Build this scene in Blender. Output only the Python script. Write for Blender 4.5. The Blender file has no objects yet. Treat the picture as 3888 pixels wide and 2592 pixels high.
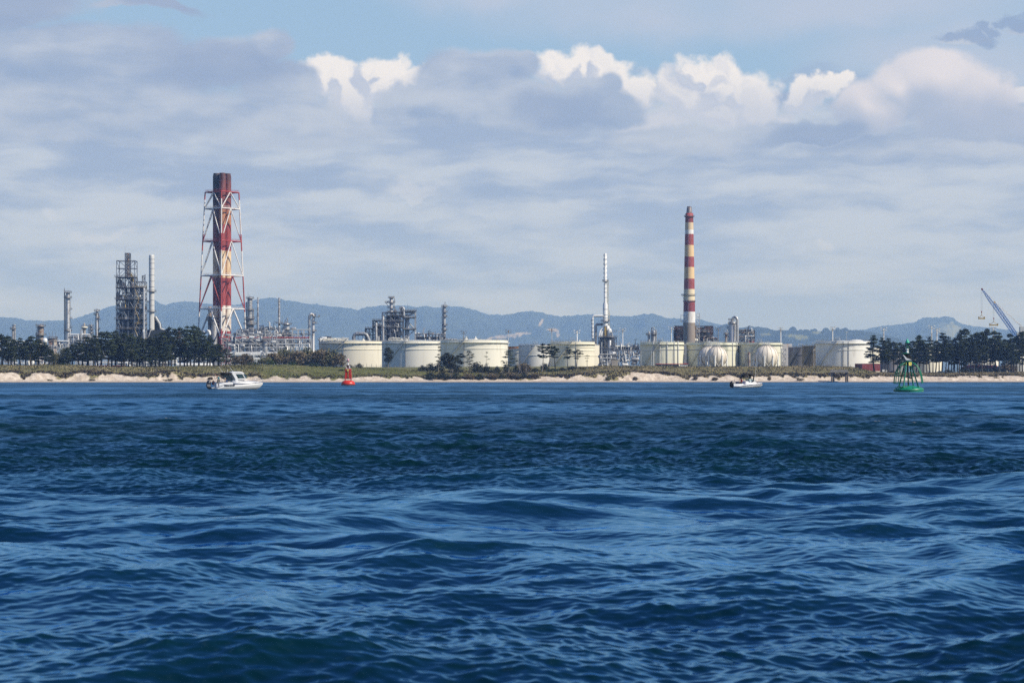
import bpy, math, random
import numpy as np
from mathutils import Vector

SC = bpy.context.scene
COL = SC.collection
F, CX, HY, H = 8000.0, 1944.0, 1443.0, 1.2      # focal length in photo pixels, principal column, horizon row, eye height (m)
rnd = random.Random(11)


# ---------------------------------------------------------------- helpers
def wx(x, D):
    return (x - CX) / F * D


def wz(y, D):
    return H + (HY - y) / F * D


def smooth(a, b, t):
    t = np.clip((t - a) / (b - a), 0.0, 1.0)
    return t * t * (3 - 2 * t)


class VN:
    """value noise on a lattice, vectorised (2-D)"""
    def __init__(self, seed):
        self.t = np.random.RandomState(seed).rand(256, 256).astype(np.float32)

    def __call__(self, x, y):
        x = np.asarray(x, np.float64); y = np.asarray(y, np.float64)
        xi = np.floor(x).astype(int); yi = np.floor(y).astype(int)
        fx = x - xi; fy = y - yi
        fx = fx * fx * (3 - 2 * fx); fy = fy * fy * (3 - 2 * fy)
        t = self.t
        a = t[xi & 255, yi & 255]; b = t[(xi + 1) & 255, yi & 255]
        c = t[xi & 255, (yi + 1) & 255]; d = t[(xi + 1) & 255, (yi + 1) & 255]
        return (a + (b - a) * fx) * (1 - fy) + (c + (d - c) * fx) * fy

    def fbm(self, x, y, o=4):
        s = 0; a = 0.5; n = 0
        for k in range(o):
            s = s + a * self(np.asarray(x) * 2 ** k + 17.3 * k, np.asarray(y) * 2 ** k + 9.1 * k)
            n += a; a *= 0.5
        return s / n


N1, N2, N3 = VN(1), VN(2), VN(3)


def mesh_np(name, verts, faces, mat=None, smooth_shade=True):
    me = bpy.data.meshes.new(name)
    verts = np.asarray(verts, np.float32); faces = np.asarray(faces, np.int32)
    n, k = faces.shape
    me.vertices.add(len(verts)); me.vertices.foreach_set('co', verts.ravel())
    me.loops.add(n * k); me.loops.foreach_set('vertex_index', faces.ravel())
    me.polygons.add(n)
    me.polygons.foreach_set('loop_start', np.arange(0, n * k, k, dtype=np.int32))
    me.polygons.foreach_set('loop_total', np.full(n, k, np.int32))
    me.polygons.foreach_set('use_smooth', np.full(n, smooth_shade, bool))
    me.update(calc_edges=True)
    if mat:
        me.materials.append(mat)
    return me


def attr(me, name, vals):
    a = me.attributes.new(name, 'FLOAT', 'POINT')
    a.data.foreach_set('value', np.asarray(vals, np.float32).ravel())


def grid_faces(r, c):
    i = np.arange(r - 1)[:, None] * c + np.arange(c - 1)[None, :]
    return np.stack([i, i + 1, i + c + 1, i + c], -1).reshape(-1, 4)


def link(name, me, parent=None, loc=(0, 0, 0)):
    o = bpy.data.objects.new(name, me); COL.objects.link(o)
    o.location = loc
    if parent:
        o.parent = parent
    return o


def tag(o, label=None, cat=None, group=None, kind=None):
    for k, v in (('label', label), ('category', cat), ('group', group), ('kind', kind)):
        if v:
            o[k] = v
    return o


def copy_tree(o, parent=None):
    c = o.copy(); COL.objects.link(c)
    if parent:
        c.parent = parent
    for ch in list(o.children):
        copy_tree(ch, c)
    return c


class MB:
    """collects simple shapes and links them as ONE mesh"""
    def __init__(self):
        self.v, self.f, self.s = [], [], []

    def add(self, v, f, sm=False):
        b = len(self.v)
        self.v += [tuple(p) for p in v]
        self.f += [tuple(b + i for i in q) for q in f]
        self.s += [sm] * len(f)
        return self

    def box(self, c, s, rz=0.0, ry=0.0):
        x, y, z = s[0] / 2, s[1] / 2, s[2] / 2
        cz, sz, cy, sy = math.cos(rz), math.sin(rz), math.cos(ry), math.sin(ry)
        v = []
        for a, b, d in ((-x, -y, -z), (x, -y, -z), (x, y, -z), (-x, y, -z), (-x, -y, z), (x, -y, z), (x, y, z), (-x, y, z)):
            a, d = a * cy + d * sy, -a * sy + d * cy
            v.append((c[0] + a * cz - b * sz, c[1] + a * sz + b * cz, c[2] + d))
        return self.add(v, [(3, 2, 1, 0), (4, 5, 6, 7), (0, 1, 5, 4), (1, 2, 6, 5), (2, 3, 7, 6), (3, 0, 4, 7)])

    def cyl(self, p0, p1, r0, r1=None, n=8, caps=True, sm=True):
        r1 = r0 if r1 is None else r1
        p0, p1 = Vector(p0), Vector(p1)
        d = (p1 - p0)
        if d.length < 1e-6:
            return self
        d.normalize()
        u = d.orthogonal().normalized(); w = d.cross(u)
        if abs(d.z) > .999:
            u, w = Vector((1, 0, 0)), Vector((0, 1 if d.z > 0 else -1, 0))
        v = []
        for p, r in ((p0, r0), (p1, r1)):
            for i in range(n):
                a = 2 * math.pi * (i + .5) / n
                v.append(p + u * (r * math.cos(a)) + w * (r * math.sin(a)))
        self.add(v, [(i, (i + 1) % n, n + (i + 1) % n, n + i) for i in range(n)], sm and n > 5)
        if caps:
            self.add(v, [tuple(range(n - 1, -1, -1)), tuple(range(n, 2 * n))])
        return self

    def beam(self, p0, p1, w=.2):
        return self.cyl(p0, p1, w * .707, None, 4, True, False)

    def tube(self, pts, r, n=8, caps=True):
        pts = [Vector(p) for p in pts]
        rs = r if isinstance(r, (list, tuple)) else [r] * len(pts)
        rings = []
        up = None
        for i, p in enumerate(pts):
            t = (pts[min(i + 1, len(pts) - 1)] - pts[max(i - 1, 0)])
            t.normalize()
            if up is None:
                up = t.orthogonal().normalized()
            up = (up - t * up.dot(t))
            up = up.normalized() if up.length > 1e-5 else t.orthogonal().normalized()
            w = t.cross(up)
            rings.append([p + (up * math.cos(2 * math.pi * k / n) + w * math.sin(2 * math.pi * k / n)) * rs[i] for k in range(n)])
        v = [q for ring in rings for q in ring]
        f = []
        for i in range(len(rings) - 1):
            for k in range(n):
                f.append((i * n + k, i * n + (k + 1) % n, (i + 1) * n + (k + 1) % n, (i + 1) * n + k))
        self.add(v, f, True)
        if caps:
            self.add(rings[0], [tuple(range(n - 1, -1, -1))]); self.add(rings[-1], [tuple(range(n))])
        return self

    def lathe(self, prof, c=(0, 0, 0), n=16, sm=True, a0=0.0, a1=2 * math.pi):
        full = abs(a1 - a0 - 2 * math.pi) < 1e-6
        m = n if full else n + 1
        v = []
        for r, z in prof:
            for k in range(m):
                a = a0 + (a1 - a0) * k / n
                v.append((c[0] + r * math.cos(a), c[1] + r * math.sin(a), c[2] + z))
        f = []
        for i in range(len(prof) - 1):
            for k in range(n):
                k2 = (k + 1) % m
                f.append((i * m + k, i * m + k2, (i + 1) * m + k2, (i + 1) * m + k))
        return self.add(v, f, sm)

    def ball(self, c, r, n=12, m=8, sz=1.0):
        return self.lathe([(max(1e-3, r * math.sin(math.pi * i / m)), -r * sz * math.cos(math.pi * i / m)) for i in range(m + 1)], c, n)

    def ring(self, c, R, r, n=20, h=None):
        """a flat ring: outer radius R, inner radius r, thickness h"""
        h = h or .12
        return self.lathe([(r, 0), (R, 0), (R, h), (r, h), (r, 0)], c, n, False)

    def rail(self, c, R, h=1.1, n=20, posts=10, w=.05, a0=0.0, a1=2 * math.pi):
        """a hand rail on a round platform"""
        pts = [(c[0] + R * math.cos(a0 + (a1 - a0) * k / n), c[1] + R * math.sin(a0 + (a1 - a0) * k / n)) for k in range(n + 1)]
        for hh in (h * .5, h):
            for a, b in zip(pts[:-1], pts[1:]):
                self.cyl((a[0], a[1], c[2] + hh), (b[0], b[1], c[2] + hh), w, None, 4, False, False)
        for k in range(posts + 1):
            a = a0 + (a1 - a0) * k / posts
            x, y = c[0] + R * math.cos(a), c[1] + R * math.sin(a)
            self.cyl((x, y, c[2]), (x, y, c[2] + h), w, None, 4, False, False)
        return self

    def prism(self, outline, y0, y1):
        """a polygon in the x-z plane pushed from y0 to y1"""
        n = len(outline)
        v = [(x, y0, z) for x, z in outline] + [(x, y1, z) for x, z in outline]
        f = [tuple(range(n)), tuple(range(2 * n - 1, n - 1, -1))]
        f += [(i, n + i, n + (i + 1) % n, (i + 1) % n) for i in range(n)]
        return self.add(v, f)

    def mesh(self, name, mat):
        me = bpy.data.meshes.new(name)
        me.from_pydata(self.v, [], self.f)
        me.polygons.foreach_set('use_smooth', self.s)
        me.update()
        for m in (mat if isinstance(mat, (list, tuple)) else [mat]):
            me.materials.append(m)
        return me

    def build(self, name, mat, parent=None, loc=(0, 0, 0)):
        return link(name, self.mesh(name, mat), parent, loc)


def thing(name, loc, label, cat, group=None, rz=0.0):
    o = bpy.data.objects.new(name, None); COL.objects.link(o)
    o.location = loc; o.rotation_euler = (0, 0, rz); o.empty_display_size = 1
    return tag(o, label, cat, group)


# ---------------------------------------------------------------- materials
MATS = {}


def nt(m):
    m.use_nodes = True
    return m.node_tree.nodes, m.node_tree.links


def mat(name, col, rough=.6, metal=0.0, var=.12, scale=.5, stain=None, stain_amt=.0, stretch=1.0, spec=.5):
    """paint or metal with a little uneven wear; stain = a second colour in worn patches (rust, dirt)"""
    if name in MATS:
        return MATS[name]
    m = bpy.data.materials.new(name); N, L = nt(m)
    b = N['Principled BSDF']
    b.inputs['Roughness'].default_value = rough; b.inputs['Metallic'].default_value = metal
    b.inputs['Specular IOR Level'].default_value = spec
    tc = N.new('ShaderNodeTexCoord'); mp = N.new('ShaderNodeMapping')
    mp.inputs['Scale'].default_value = (1, 1, 1 / stretch)
    L.new(tc.outputs['Object'], mp.inputs['Vector'])
    ns = N.new('ShaderNodeTexNoise'); ns.inputs['Scale'].default_value = scale; ns.inputs['Detail'].default_value = 5
    L.new(mp.outputs['Vector'], ns.inputs['Vector'])
    mr = N.new('ShaderNodeMapRange')
    mr.inputs['From Min'].default_value = .3; mr.inputs['From Max'].default_value = .7
    mr.inputs['To Min'].default_value = 1 - var; mr.inputs['To Max'].default_value = 1 + var
    L.new(ns.outputs['Fac'], mr.inputs['Value'])
    mx = N.new('ShaderNodeMix'); mx.data_type = 'RGBA'; mx.blend_type = 'MULTIPLY'; mx.inputs[0].default_value = 1
    mx.inputs[6].default_value = (*col, 1)
    L.new(mr.outputs['Result'], mx.inputs[7])
    out = mx.outputs[2]
    if stain:
        n2 = N.new('ShaderNodeTexNoise'); n2.inputs['Scale'].default_value = scale * 1.7; n2.inputs['Detail'].default_value = 6
        m2 = N.new('ShaderNodeMapping'); m2.inputs['Location'].default_value = (31, 7, 3); m2.inputs['Scale'].default_value = (1, 1, 1 / stretch)
        L.new(tc.outputs['Object'], m2.inputs['Vector']); L.new(m2.outputs['Vector'], n2.inputs['Vector'])
        r2 = N.new('ShaderNodeMapRange'); r2.inputs['From Min'].default_value = .62 - .3 * stain_amt; r2.inputs['From Max'].default_value = .74 - .3 * stain_amt
        L.new(n2.outputs['Fac'], r2.inputs['Value'])
        m3 = N.new('ShaderNodeMix'); m3.data_type = 'RGBA'
        L.new(r2.outputs['Result'], m3.inputs[0]); L.new(out, m3.inputs[6]); m3.inputs[7].default_value = (*stain, 1)
        out = m3.outputs[2]
    L.new(out, b.inputs['Base Color'])
    MATS[name] = m
    return m
# ---------------------------------------------------------------- camera, sun
SUN_AZ, SUN_EL = math.radians(116), math.radians(42)     # clockwise from straight ahead; sun stands behind the right shoulder
cam = bpy.data.cameras.new('camera'); cam_o = bpy.data.objects.new('camera', cam); COL.objects.link(cam_o)
cam_o.location = (0, 0, H); cam_o.rotation_euler = (math.radians(90), 0, 0)
cam.sensor_width = 36; cam.lens = 36 * F / 3888; cam.shift_y = (HY - 1296) / 3888
cam.clip_start = .5; cam.clip_end = 60000
cam.dof.use_dof = True; cam.dof.focus_distance = 700; cam.dof.aperture_fstop = 8
SC.camera = cam_o
sl = bpy.data.lights.new('sun', 'SUN'); sl.energy = 5.0; sl.angle = math.radians(.53); sl.color = (1, .94, .84)
so = bpy.data.objects.new('sun', sl); COL.objects.link(so)
SV = Vector((math.sin(SUN_AZ) * math.cos(SUN_EL), math.cos(SUN_AZ) * math.cos(SUN_EL), math.sin(SUN_EL)))
so.rotation_euler = SV.to_track_quat('Z', 'Y').to_euler(); so.location = (0, 0, 300)
vs = SC.view_settings
SC.display_settings.display_device = 'sRGB'
vs.view_transform = 'Standard'; vs.look = 'None'; vs.exposure = 0; vs.gamma = 1
SC.cycles.use_denoising = False; SC.cycles.use_adaptive_sampling = False; SC.cycles.sampling_pattern = 'BLUE_NOISE'
SC.cycles.max_bounces = 8; SC.cycles.volume_bounces = 1; SC.cycles.transparent_max_bounces = 16
SC.cycles.caustics_reflective = False; SC.cycles.caustics_refractive = False


# ---------------------------------------------------------------- sky with clouds (by direction, at infinity)
def build_world():
    w = bpy.data.worlds.new('World'); SC.world = w; w.use_nodes = True
    N, L = w.node_tree.nodes, w.node_tree.links
    bg = N['Background']; S = .1
    bg.inputs['Strength'].default_value = S

    def put(n, i, v):
        if isinstance(v, (int, float)):
            n.inputs[i].default_value = v
        elif isinstance(v, tuple):
            n.inputs[i].default_value = v
        else:
            L.new(v, n.inputs[i])

    def M(op, a, b=None, c=None, clamp=False):
        n = N.new('ShaderNodeMath'); n.operation = op; n.use_clamp = clamp
        put(n, 0, a)
        if b is not None: put(n, 1, b)
        if c is not None: put(n, 2, c)
        return n.outputs[0]

    def VM(op, a, b=None, c=None):
        n = N.new('ShaderNodeVectorMath'); n.operation = op
        put(n, 0, a)
        if b is not None: put(n, 1, b)
        if c is not None: put(n, 2, c)
        return n.outputs['Value'] if op in ('LENGTH', 'DOT_PRODUCT') else n.outputs['Vector']

    def MR(v, a, b, c=0.0, d=1.0, sm=True):
        n = N.new('ShaderNodeMapRange'); n.interpolation_type = 'SMOOTHSTEP' if sm else 'LINEAR'
        put(n, 0, v); put(n, 1, a); put(n, 2, b); put(n, 3, c); put(n, 4, d)
        return n.outputs[0]

    def noise(p, scale, detail=5, rough=.5, vec=False):
        n = N.new('ShaderNodeTexNoise'); n.inputs['Scale'].default_value = scale
        n.inputs['Detail'].default_value = detail; n.inputs['Roughness'].default_value = rough
        L.new(p, n.inputs['Vector'])
        return n.outputs['Color'] if vec else n.outputs['Fac']

    def mix(f, a, b, mode='MIX'):
        n = N.new('ShaderNodeMix'); n.data_type = 'RGBA'; n.blend_type = mode
        put(n, 0, f)
        for i, v in ((6, a), (7, b)):
            put(n, i, (*v, 1) if isinstance(v, tuple) and len(v) == 3 else v)
        return n.outputs[2]

    def rgb(r, g, b):     # a colour as it should look (sRGB 0-255), over the background strength
        l = lambda c: ((c / 255 + .055) / 1.055) ** 2.4
        return (l(r) / S, l(g) / S, l(b) / S)

    sky = N.new('ShaderNodeTexSky'); sky.sky_type = 'NISHITA'; sky.sun_disc = False
    sky.sun_elevation = SUN_EL; sky.sun_rotation = SUN_AZ; sky.air_density = 1; sky.dust_density = .6; sky.ozone_density = 2
    tc = N.new('ShaderNodeTexCoord')
    sp = N.new('ShaderNodeSeparateXYZ'); L.new(tc.outputs['Generated'], sp.inputs[0])
    x, y, z = sp.outputs
    az = M('ARCTAN2', x, y)
    hyp = M('SQRT', M('ADD', M('MULTIPLY', x, x), M('MULTIPLY', y, y)))
    el = M('ARCTAN2', z, hyp)
    u = M('MULTIPLY', az, 8.0); h = M('MULTIPLY', el, 8.0)       # thousands of photo pixels: ahead = 0, horizon = 0
    cb = N.new('ShaderNodeCombineXYZ'); L.new(u, cb.inputs[0]); L.new(h, cb.inputs[1]); p = cb.outputs[0]
    # billowing edges: bend the coordinates with noise of three sizes
    def warp(p, *pairs):
        q = p
        for sc, am in pairs:
            d = VM('SUBTRACT', noise(p, sc, 3, .55, True), (.5, .5, .5))
            q = VM('MULTIPLY_ADD', d, (am, am, 0), q)
        return q
    pw = warp(p, (3.2, .22), (11, .085), (34, .03))
    ps = warp(p, (2.2, .20), (7, .07))
    pf = warp(p, (3.0, .06), (12, .03))

    def blobs(q, lst):
        acc = None
        for cx, cy, rx, ry in lst:
            c = ((cx - CX) / 1000, (HY - cy) / 1000)
            d = VM('MULTIPLY', VM('SUBTRACT', q, (c[0], c[1], 0)), (1000 / rx, 1000 / ry, 0))
            v = M('SUBTRACT', 1.0, VM('LENGTH', d))
            if acc is None:
                acc = v
            else:
                n = N.new('ShaderNodeMath'); n.operation = 'SMOOTH_MAX'
                L.new(acc, n.inputs[0]); L.new(v, n.inputs[1]); n.inputs[2].default_value = .25
                acc = n.outputs[0]
        return acc

    fine = noise(p, 9, 6, .58)
    soft = noise(p, 2.4, 3, .5)
    L_off = (.040, .045, 0)

    def field(q, lst):
        acc = None
        for cx, cy, rx, ry in lst:
            d = VM('MULTIPLY_ADD', q, (1000 / rx, 1000 / ry, 0), (-(cx - CX) / rx, -(HY - cy) / ry, 0))
            v = M('SUBTRACT', 1.0, VM('LENGTH', d))
            if acc is None:
                acc = v
            else:
                n = N.new('ShaderNodeMath'); n.operation = 'SMOOTH_MAX'
                L.new(acc, n.inputs[0]); L.new(v, n.inputs[1]); n.inputs[2].default_value = .12
                acc = n.outputs[0]
        return acc

    def lit(q, lst, k):
        """how far a puff is turned to the light: the field falls away towards the sun on the bright side"""
        g0 = field(q, lst); g1 = field(VM('ADD', q, L_off), lst)
        return g0, M('MULTIPLY_ADD', M('SUBTRACT', g0, g1), k, .5, clamp=True)

    # --- clear sky and the thin high veil
    col = mix(.8, sky.outputs[0], rgb(158, 192, 226))
    veil = M('MULTIPLY', MR(blobs(ps, [(2900, 40, 1500, 190), (3700, 230, 900, 220), (1900, -60, 700, 150)]), 0, .75),
             MR(noise(VM('MULTIPLY', p, (1, 2.4, 1)), 2.2, 4), .25, .6, .55, .95))
    col = mix(veil, col, rgb(186, 199, 222))
    # --- far cloud deck behind the cumulus
    pb = VM('MULTIPLY', pf, (.5, 2.8, 1))
    band = noise(pb, 2.1, 4, .48); band2 = noise(VM('MULTIPLY', pf, (.7, 3.0, 1)), 4.2, 6, .55)
    bb = M('ADD', M('MULTIPLY', band, .68), M('MULTIPLY', band2, .32))
    bcol = mix(MR(bb, .40, .585), rgb(156, 175, 207), rgb(195, 207, 225))
    bcol = mix(MR(h, .75, .25, 0, .35), bcol, rgb(178, 196, 219))
    col = mix(MR(M('ADD', h, M('MULTIPLY', M('SUBTRACT', band2, .5), .4)), 1.16, 1.04), col, bcol)
    # --- bright cumulus
    white = [(1225, 285, 100, 75), (1310, 300, 80, 70), (1345, 350, 110, 100), (1440, 275, 90, 80), (1500, 262, 80, 70), (1570, 300, 90, 60), (1640, 275, 70, 34), (1380, 420, 70, 60), (1480, 330, 120, 80),
             (2110, 300, 110, 85), (2190, 265, 90, 75), (2265, 250, 90, 70), (2340, 290, 100, 85), (2400, 350, 130, 100), (2300, 350, 160, 90), (2480, 480, 150, 60),
             (2640, 270, 90, 80), (2720, 265, 100, 80), (2690, 330, 160, 130), (2580, 360, 120, 110), (2800, 340, 120, 110), (2860, 420, 120, 110), (2720, 430, 180, 90),
             (3045, 395, 80, 62), (3120, 370, 80, 55), (3170, 345, 60, 40), (2990, 465, 50, 30), (3880, 395, 100, 30)]
    wg0, wl = lit(pw, white, 2.8)
    relief = M('SUBTRACT', noise(pw, 6, 5, .55), noise(VM('ADD', pw, (.03, .04, 0)), 6, 5, .55))
    wl = M('MULTIPLY_ADD', relief, 2.2, wl, clamp=True)
    wg = M('ADD', wg0, M('MULTIPLY', M('SUBTRACT', fine, .5), .62))
    wa = MR(wg, -.02, .40)
    wcol = mix(wl, rgb(190, 200, 222), rgb(244, 242, 243))
    wcol = mix(MR(wg, .6, .05, 0, .3), wcol, rgb(246, 245, 245))
    wcol = mix(M('MULTIPLY', MR(h, 1.17, .97), .85), wcol, rgb(196, 205, 224))
    col = mix(wa, col, wcol)
    # --- soft lilac towers on the right
    lil = [(3290, 430, 150, 130), (3400, 360, 140, 110), (3510, 340, 200, 140), (3640, 450, 240, 190), (3880, 520, 160, 90)]
    lg0, ll = lit(warp(p, (2.6, .10), (8, .05)), lil, 1.3)
    lg = M('ADD', lg0, M('MULTIPLY', M('SUBTRACT', fine, .5), .40))
    la = MR(lg, .0, .26)
    lcol = mix(ll, rgb(186, 196, 217), rgb(228, 226, 234))
    lcol = mix(M('MULTIPLY', MR(M('ADD', h, M('MULTIPLY', M('SUBTRACT', soft, .5), .5)), 1.10, .90), .8), lcol, rgb(160, 177, 207))
    col = mix(la, col, lcol)
    # --- grey-blue stratocumulus in front
    grey = [(-150, 60, 640, 120), (560, 70, 250, 30), (120, 240, 620, 130), (560, 260, 420, 130), (860, 235, 260, 110), (1010, 170, 110, 80), (1060, 330, 200, 120),
            (300, 430, 900, 170), (1120, 490, 420, 110), (1640, 400, 240, 120), (1720, 300, 190, 120), (1880, 290, 190, 120), (1990, 250, 90, 60), (2010, 420, 280, 140), (2200, 380, 170, 110), (2290, 340, 80, 60), (2330, 420, 170, 90),
            (2620, 530, 420, 66), (2860, 510, 170, 60), (3060, 530, 260, 60), (3500, 600, 620, 56), (3640, 200, 90, 26), (3590, 190, 60, 22), (3870, 150, 120, 26)]
    gg0, gli = lit(ps, grey, 1.5)
    gg = M('ADD', gg0, M('MULTIPLY', M('SUBTRACT', fine, .5), .34))
    ga = MR(gg, .0, .36)
    gl = noise(VM('MULTIPLY', ps, (1, 1.8, 1)), 2.0, 4, .48)
    gt = M('ADD', M('MULTIPLY', MR(M('ADD', M('MULTIPLY', gl, .6), M('MULTIPLY', band2, .4)), .38, .6), .72), M('MULTIPLY', gli, .28))
    gcol = mix(gt, rgb(150, 170, 203), rgb(190, 201, 220))
    dk = MR(blobs(ps, [(-60, 40, 620, 150), (860, 260, 420, 130), (620, 70, 280, 40), (2120, 420, 260, 110), (3160, 540, 380, 70)]), .0, .6)
    gcol = mix(M('MULTIPLY', dk, .75), gcol, rgb(146, 165, 199))
    col = mix(ga, col, gcol)
    # --- layered low cloud down to the horizon
    ba = MR(M('ADD', h, M('MULTIPLY', M('SUBTRACT', band2, .5), .35)), .94, .62)
    col = mix(ba, col, bcol)
    wisp = M('MULTIPLY', MR(M('ADD', blobs(pw, [(3650, 195, 110, 42), (3585, 190, 60, 30), (3880, 145, 150, 42), (3720, 165, 60, 22), (3780, 150, 60, 20)]), M('MULTIPLY', M('SUBTRACT', noise(pf, 14, 5, .6), .5), 1.3)), .1, .6), .8)
    col = mix(wisp, col, rgb(142, 164, 200))
    puff = M('MULTIPLY', MR(M('ADD', blobs(pw, [(225, 830, 60, 30), (1600, 690, 110, 40), (1560, 720, 130, 26), (3110, 950, 60, 30), (420, 900, 160, 26)]), M('MULTIPLY', M('SUBTRACT', fine, .5), .9)), 0, .7), .45)
    col = mix(puff, col, rgb(212, 219, 232))
    # --- the rest of the dome: scattered cloud overhead and behind
    hi = MR(h, 1.45, 2.0); side = MR(M('ABSOLUTE', u), 2.3, 3.6)
    rest = M('MAXIMUM', hi, side)
    dn = noise(VM('MULTIPLY', tc.outputs['Generated'], (1, 1, 2.2)), 2.6, 6, .55)
    ocol = mix(MR(dn, .58, .74, 0, .5), mix(.7, sky.outputs[0], mix(MR(h, 1.5, 3.4), rgb(172, 206, 244), rgb(38, 88, 170))), rgb(196, 210, 232))
    col = mix(rest, col, ocol)
    # below the horizon: water-dark
    col = mix(MR(z, -.002, -.03), col, rgb(60, 90, 125))
    L.new(col, bg.inputs['Color'])


build_world()

# ---------------------------------------------------------------- air
hz = MB().box((0, 11500, 400), (30000, 26000, 820)).build('haze', None)
hm = bpy.data.materials.new('haze_air'); N_, L_ = nt(hm)
N_.remove(N_['Principled BSDF'])
pv = N_.new('ShaderNodeVolumePrincipled'); pv.inputs['Color'].default_value = (.33, .55, 1, 1); pv.inputs['Absorption Color'].default_value = (1, 1, 1, 1)
pv.inputs['Density'].default_value = 6.7e-5; pv.inputs['Anisotropy'].default_value = 0
L_.new(pv.outputs[0], N_['Material Output'].inputs['Volume'])
hm.cycles.volume_sampling = 'DISTANCE'; hz.data.materials.clear(); hz.data.materials.append(hm); hz['kind'] = 'stuff'


# ---------------------------------------------------------------- sea
def build_water():
    d = list(np.arange(1.6, 6.0, .08))
    while d[-1] < 1480:
        a = d[-1]
        d.append(a + min((2.2e-4 if a < 45 else 3.0e-4) * a ** 1.5, .010 * a, 1.3 if a < 500 else 2.2))
    d = np.array(d + [1600, 2400, 4000])
    th = np.radians(np.concatenate([np.linspace(-84, -24, 26), np.linspace(-22, -16, 40), np.linspace(-15.9, 15.9, 560), np.linspace(16, 22, 40), np.linspace(24, 84, 26)]))
    D, T = np.meshgrid(d, th, indexing='ij')
    X = (D * np.sin(T)).ravel(); Y = (D * np.cos(T)).ravel(); Dr = D.ravel()
    dd = np.gradient(d)[:, None] * np.ones_like(T)
    step = np.maximum(dd, D * np.gradient(th)[None, :] * .9).ravel()
    rs = np.random.RandomState(5)
    ZX = np.zeros_like(X); ZY = np.zeros_like(X); Z = np.zeros_like(X); miss = np.zeros_like(X)
    lam = np.concatenate([np.geomspace(.045, .068, 8), np.geomspace(.07, .21, 40), np.geomspace(.22, .56, 14), np.geomspace(.58, 1.9, 24), np.geomspace(2.0, 6.5, 15)])
    grp = [.35 + 1.3 * N1.fbm(X / 23 + 3, Y / 9, 3), .35 + 1.3 * N2.fbm(X / 9, Y / 5 + 8, 3), .3 + 1.4 * N3.fbm(X / 4.5, Y / 2.6, 3)]
    calm = smooth(.34, .60, N2.fbm(X / 22 + 40, Y / 20, 3))
    for i, l in enumerate(lam):
        k = 2 * math.pi / l
        ang = rs.normal(0, 1.15 if l < .6 else .85) + .2
        if rs.rand() < .25:
            ang += rs.choice([-1, 1]) * .9
        kx, ky = k * math.sin(ang), -k * math.cos(ang)
        sl_ = .030 if l < .069 else .055 if l < .215 else .043 if l < .57 else .034 if l < 1.2 else .036 if l < 1.95 else .022
        a = sl_ / k * (.75 + .5 * rs.rand())
        w = smooth(1.8, 3.3, l / step)
        g = grp[0] if l > 1.6 else (grp[1] if l > .5 else grp[2] * (.28 + .84 * calm))
        ph = kx * X + ky * Y + rs.rand() * 6.283
        c, s = np.cos(ph), np.sin(ph)
        A = a * w * g
        Z += A * c
        q = .8
        ZX -= q * A * s * kx / k; ZY -= q * A * s * ky / k
        miss += .5 * (a * k * g) ** 2 * (1 - w * w)
    crest = Z.copy()
    V = np.stack([X + ZX, Y + ZY, Z], -1)
    me = mesh_np('water', V, grid_faces(len(d), len(th)))
    jac = Z / (.05 + .0001 * Dr)
    fn = N3.fbm(X * 2.3, Y * 2.3, 4); fg = N1.fbm(X / 16 + 50, Y / 22, 2)
    foam = smooth(75, 35, Dr) * smooth(3.2, 3.6, jac + 2.6 * (fn - .5) + 3.4 * (fg - .5))
    attr(me, 'foam', foam); attr(me, 'ripple', (.30 + .85 * calm) * (.10 + .90 * smooth(8, 40, Dr))); attr(me, 'rough', np.clip(np.sqrt(np.sqrt(2 * miss * .17) + .0012), .03, .5)); attr(me, 'crest', np.clip(.5 + crest * 2.2, 0, 1))
    m = bpy.data.materials.new('sea_water'); N, L = nt(m); b = N['Principled BSDF']
    me.materials.append(m)
    b.inputs['IOR'].default_value = 1.333; b.inputs['Specular Tint'].default_value = (.56, .80, 1, 1); b.inputs['Roughness'].default_value = .07
    a1 = N.new('ShaderNodeAttribute'); a1.attribute_name = 'crest'
    a2 = N.new('ShaderNodeAttribute'); a2.attribute_name = 'foam'
    mx = N.new('ShaderNodeMix'); mx.data_type = 'RGBA'; L.new(a1.outputs['Fac'], mx.inputs[0])
    mx.inputs[6].default_value = (.0005, .0052, .0125, 1); mx.inputs[7].default_value = (.0018, .021, .023, 1)
    tc = N.new('ShaderNodeTexCoord')
    fnz = N.new('ShaderNodeTexNoise'); fnz.inputs['Scale'].default_value = 11; fnz.inputs['Detail'].default_value = 4
    L.new(tc.outputs['Object'], fnz.inputs['Vector'])
    fm = N.new('ShaderNodeMath'); fm.operation = 'MULTIPLY'; L.new(a2.outputs['Fac'], fm.inputs[0])
    fr = N.new('ShaderNodeMapRange'); fr.inputs[1].default_value = .48; fr.inputs[2].default_value = .6; L.new(fnz.outputs['Fac'], fr.inputs[0]); L.new(fr.outputs[0], fm.inputs[1])
    mf = N.new('ShaderNodeMix'); mf.data_type = 'RGBA'; L.new(fm.outputs[0], mf.inputs[0]); L.new(mx.outputs[2], mf.inputs[6])
    mf.inputs[7].default_value = (.75, .8, .82, 1)
    L.new(mf.outputs[2], b.inputs['Base Color'])
    rr = N.new('ShaderNodeMath'); rr.operation = 'MULTIPLY_ADD'; L.new(fm.outputs[0], rr.inputs[0]); rr.inputs[1].default_value = .6
    a4 = N.new('ShaderNodeAttribute'); a4.attribute_name = 'rough'; L.new(a4.outputs['Fac'], rr.inputs[2])
    L.new(rr.outputs[0], b.inputs['Roughness'])
    # ripples too small for the mesh tilt the surface a little every way
    geo = N.new('ShaderNodeNewGeometry'); acc = geo.outputs['Normal']
    a5 = N.new('ShaderNodeAttribute'); a5.attribute_name = 'ripple'
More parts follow.
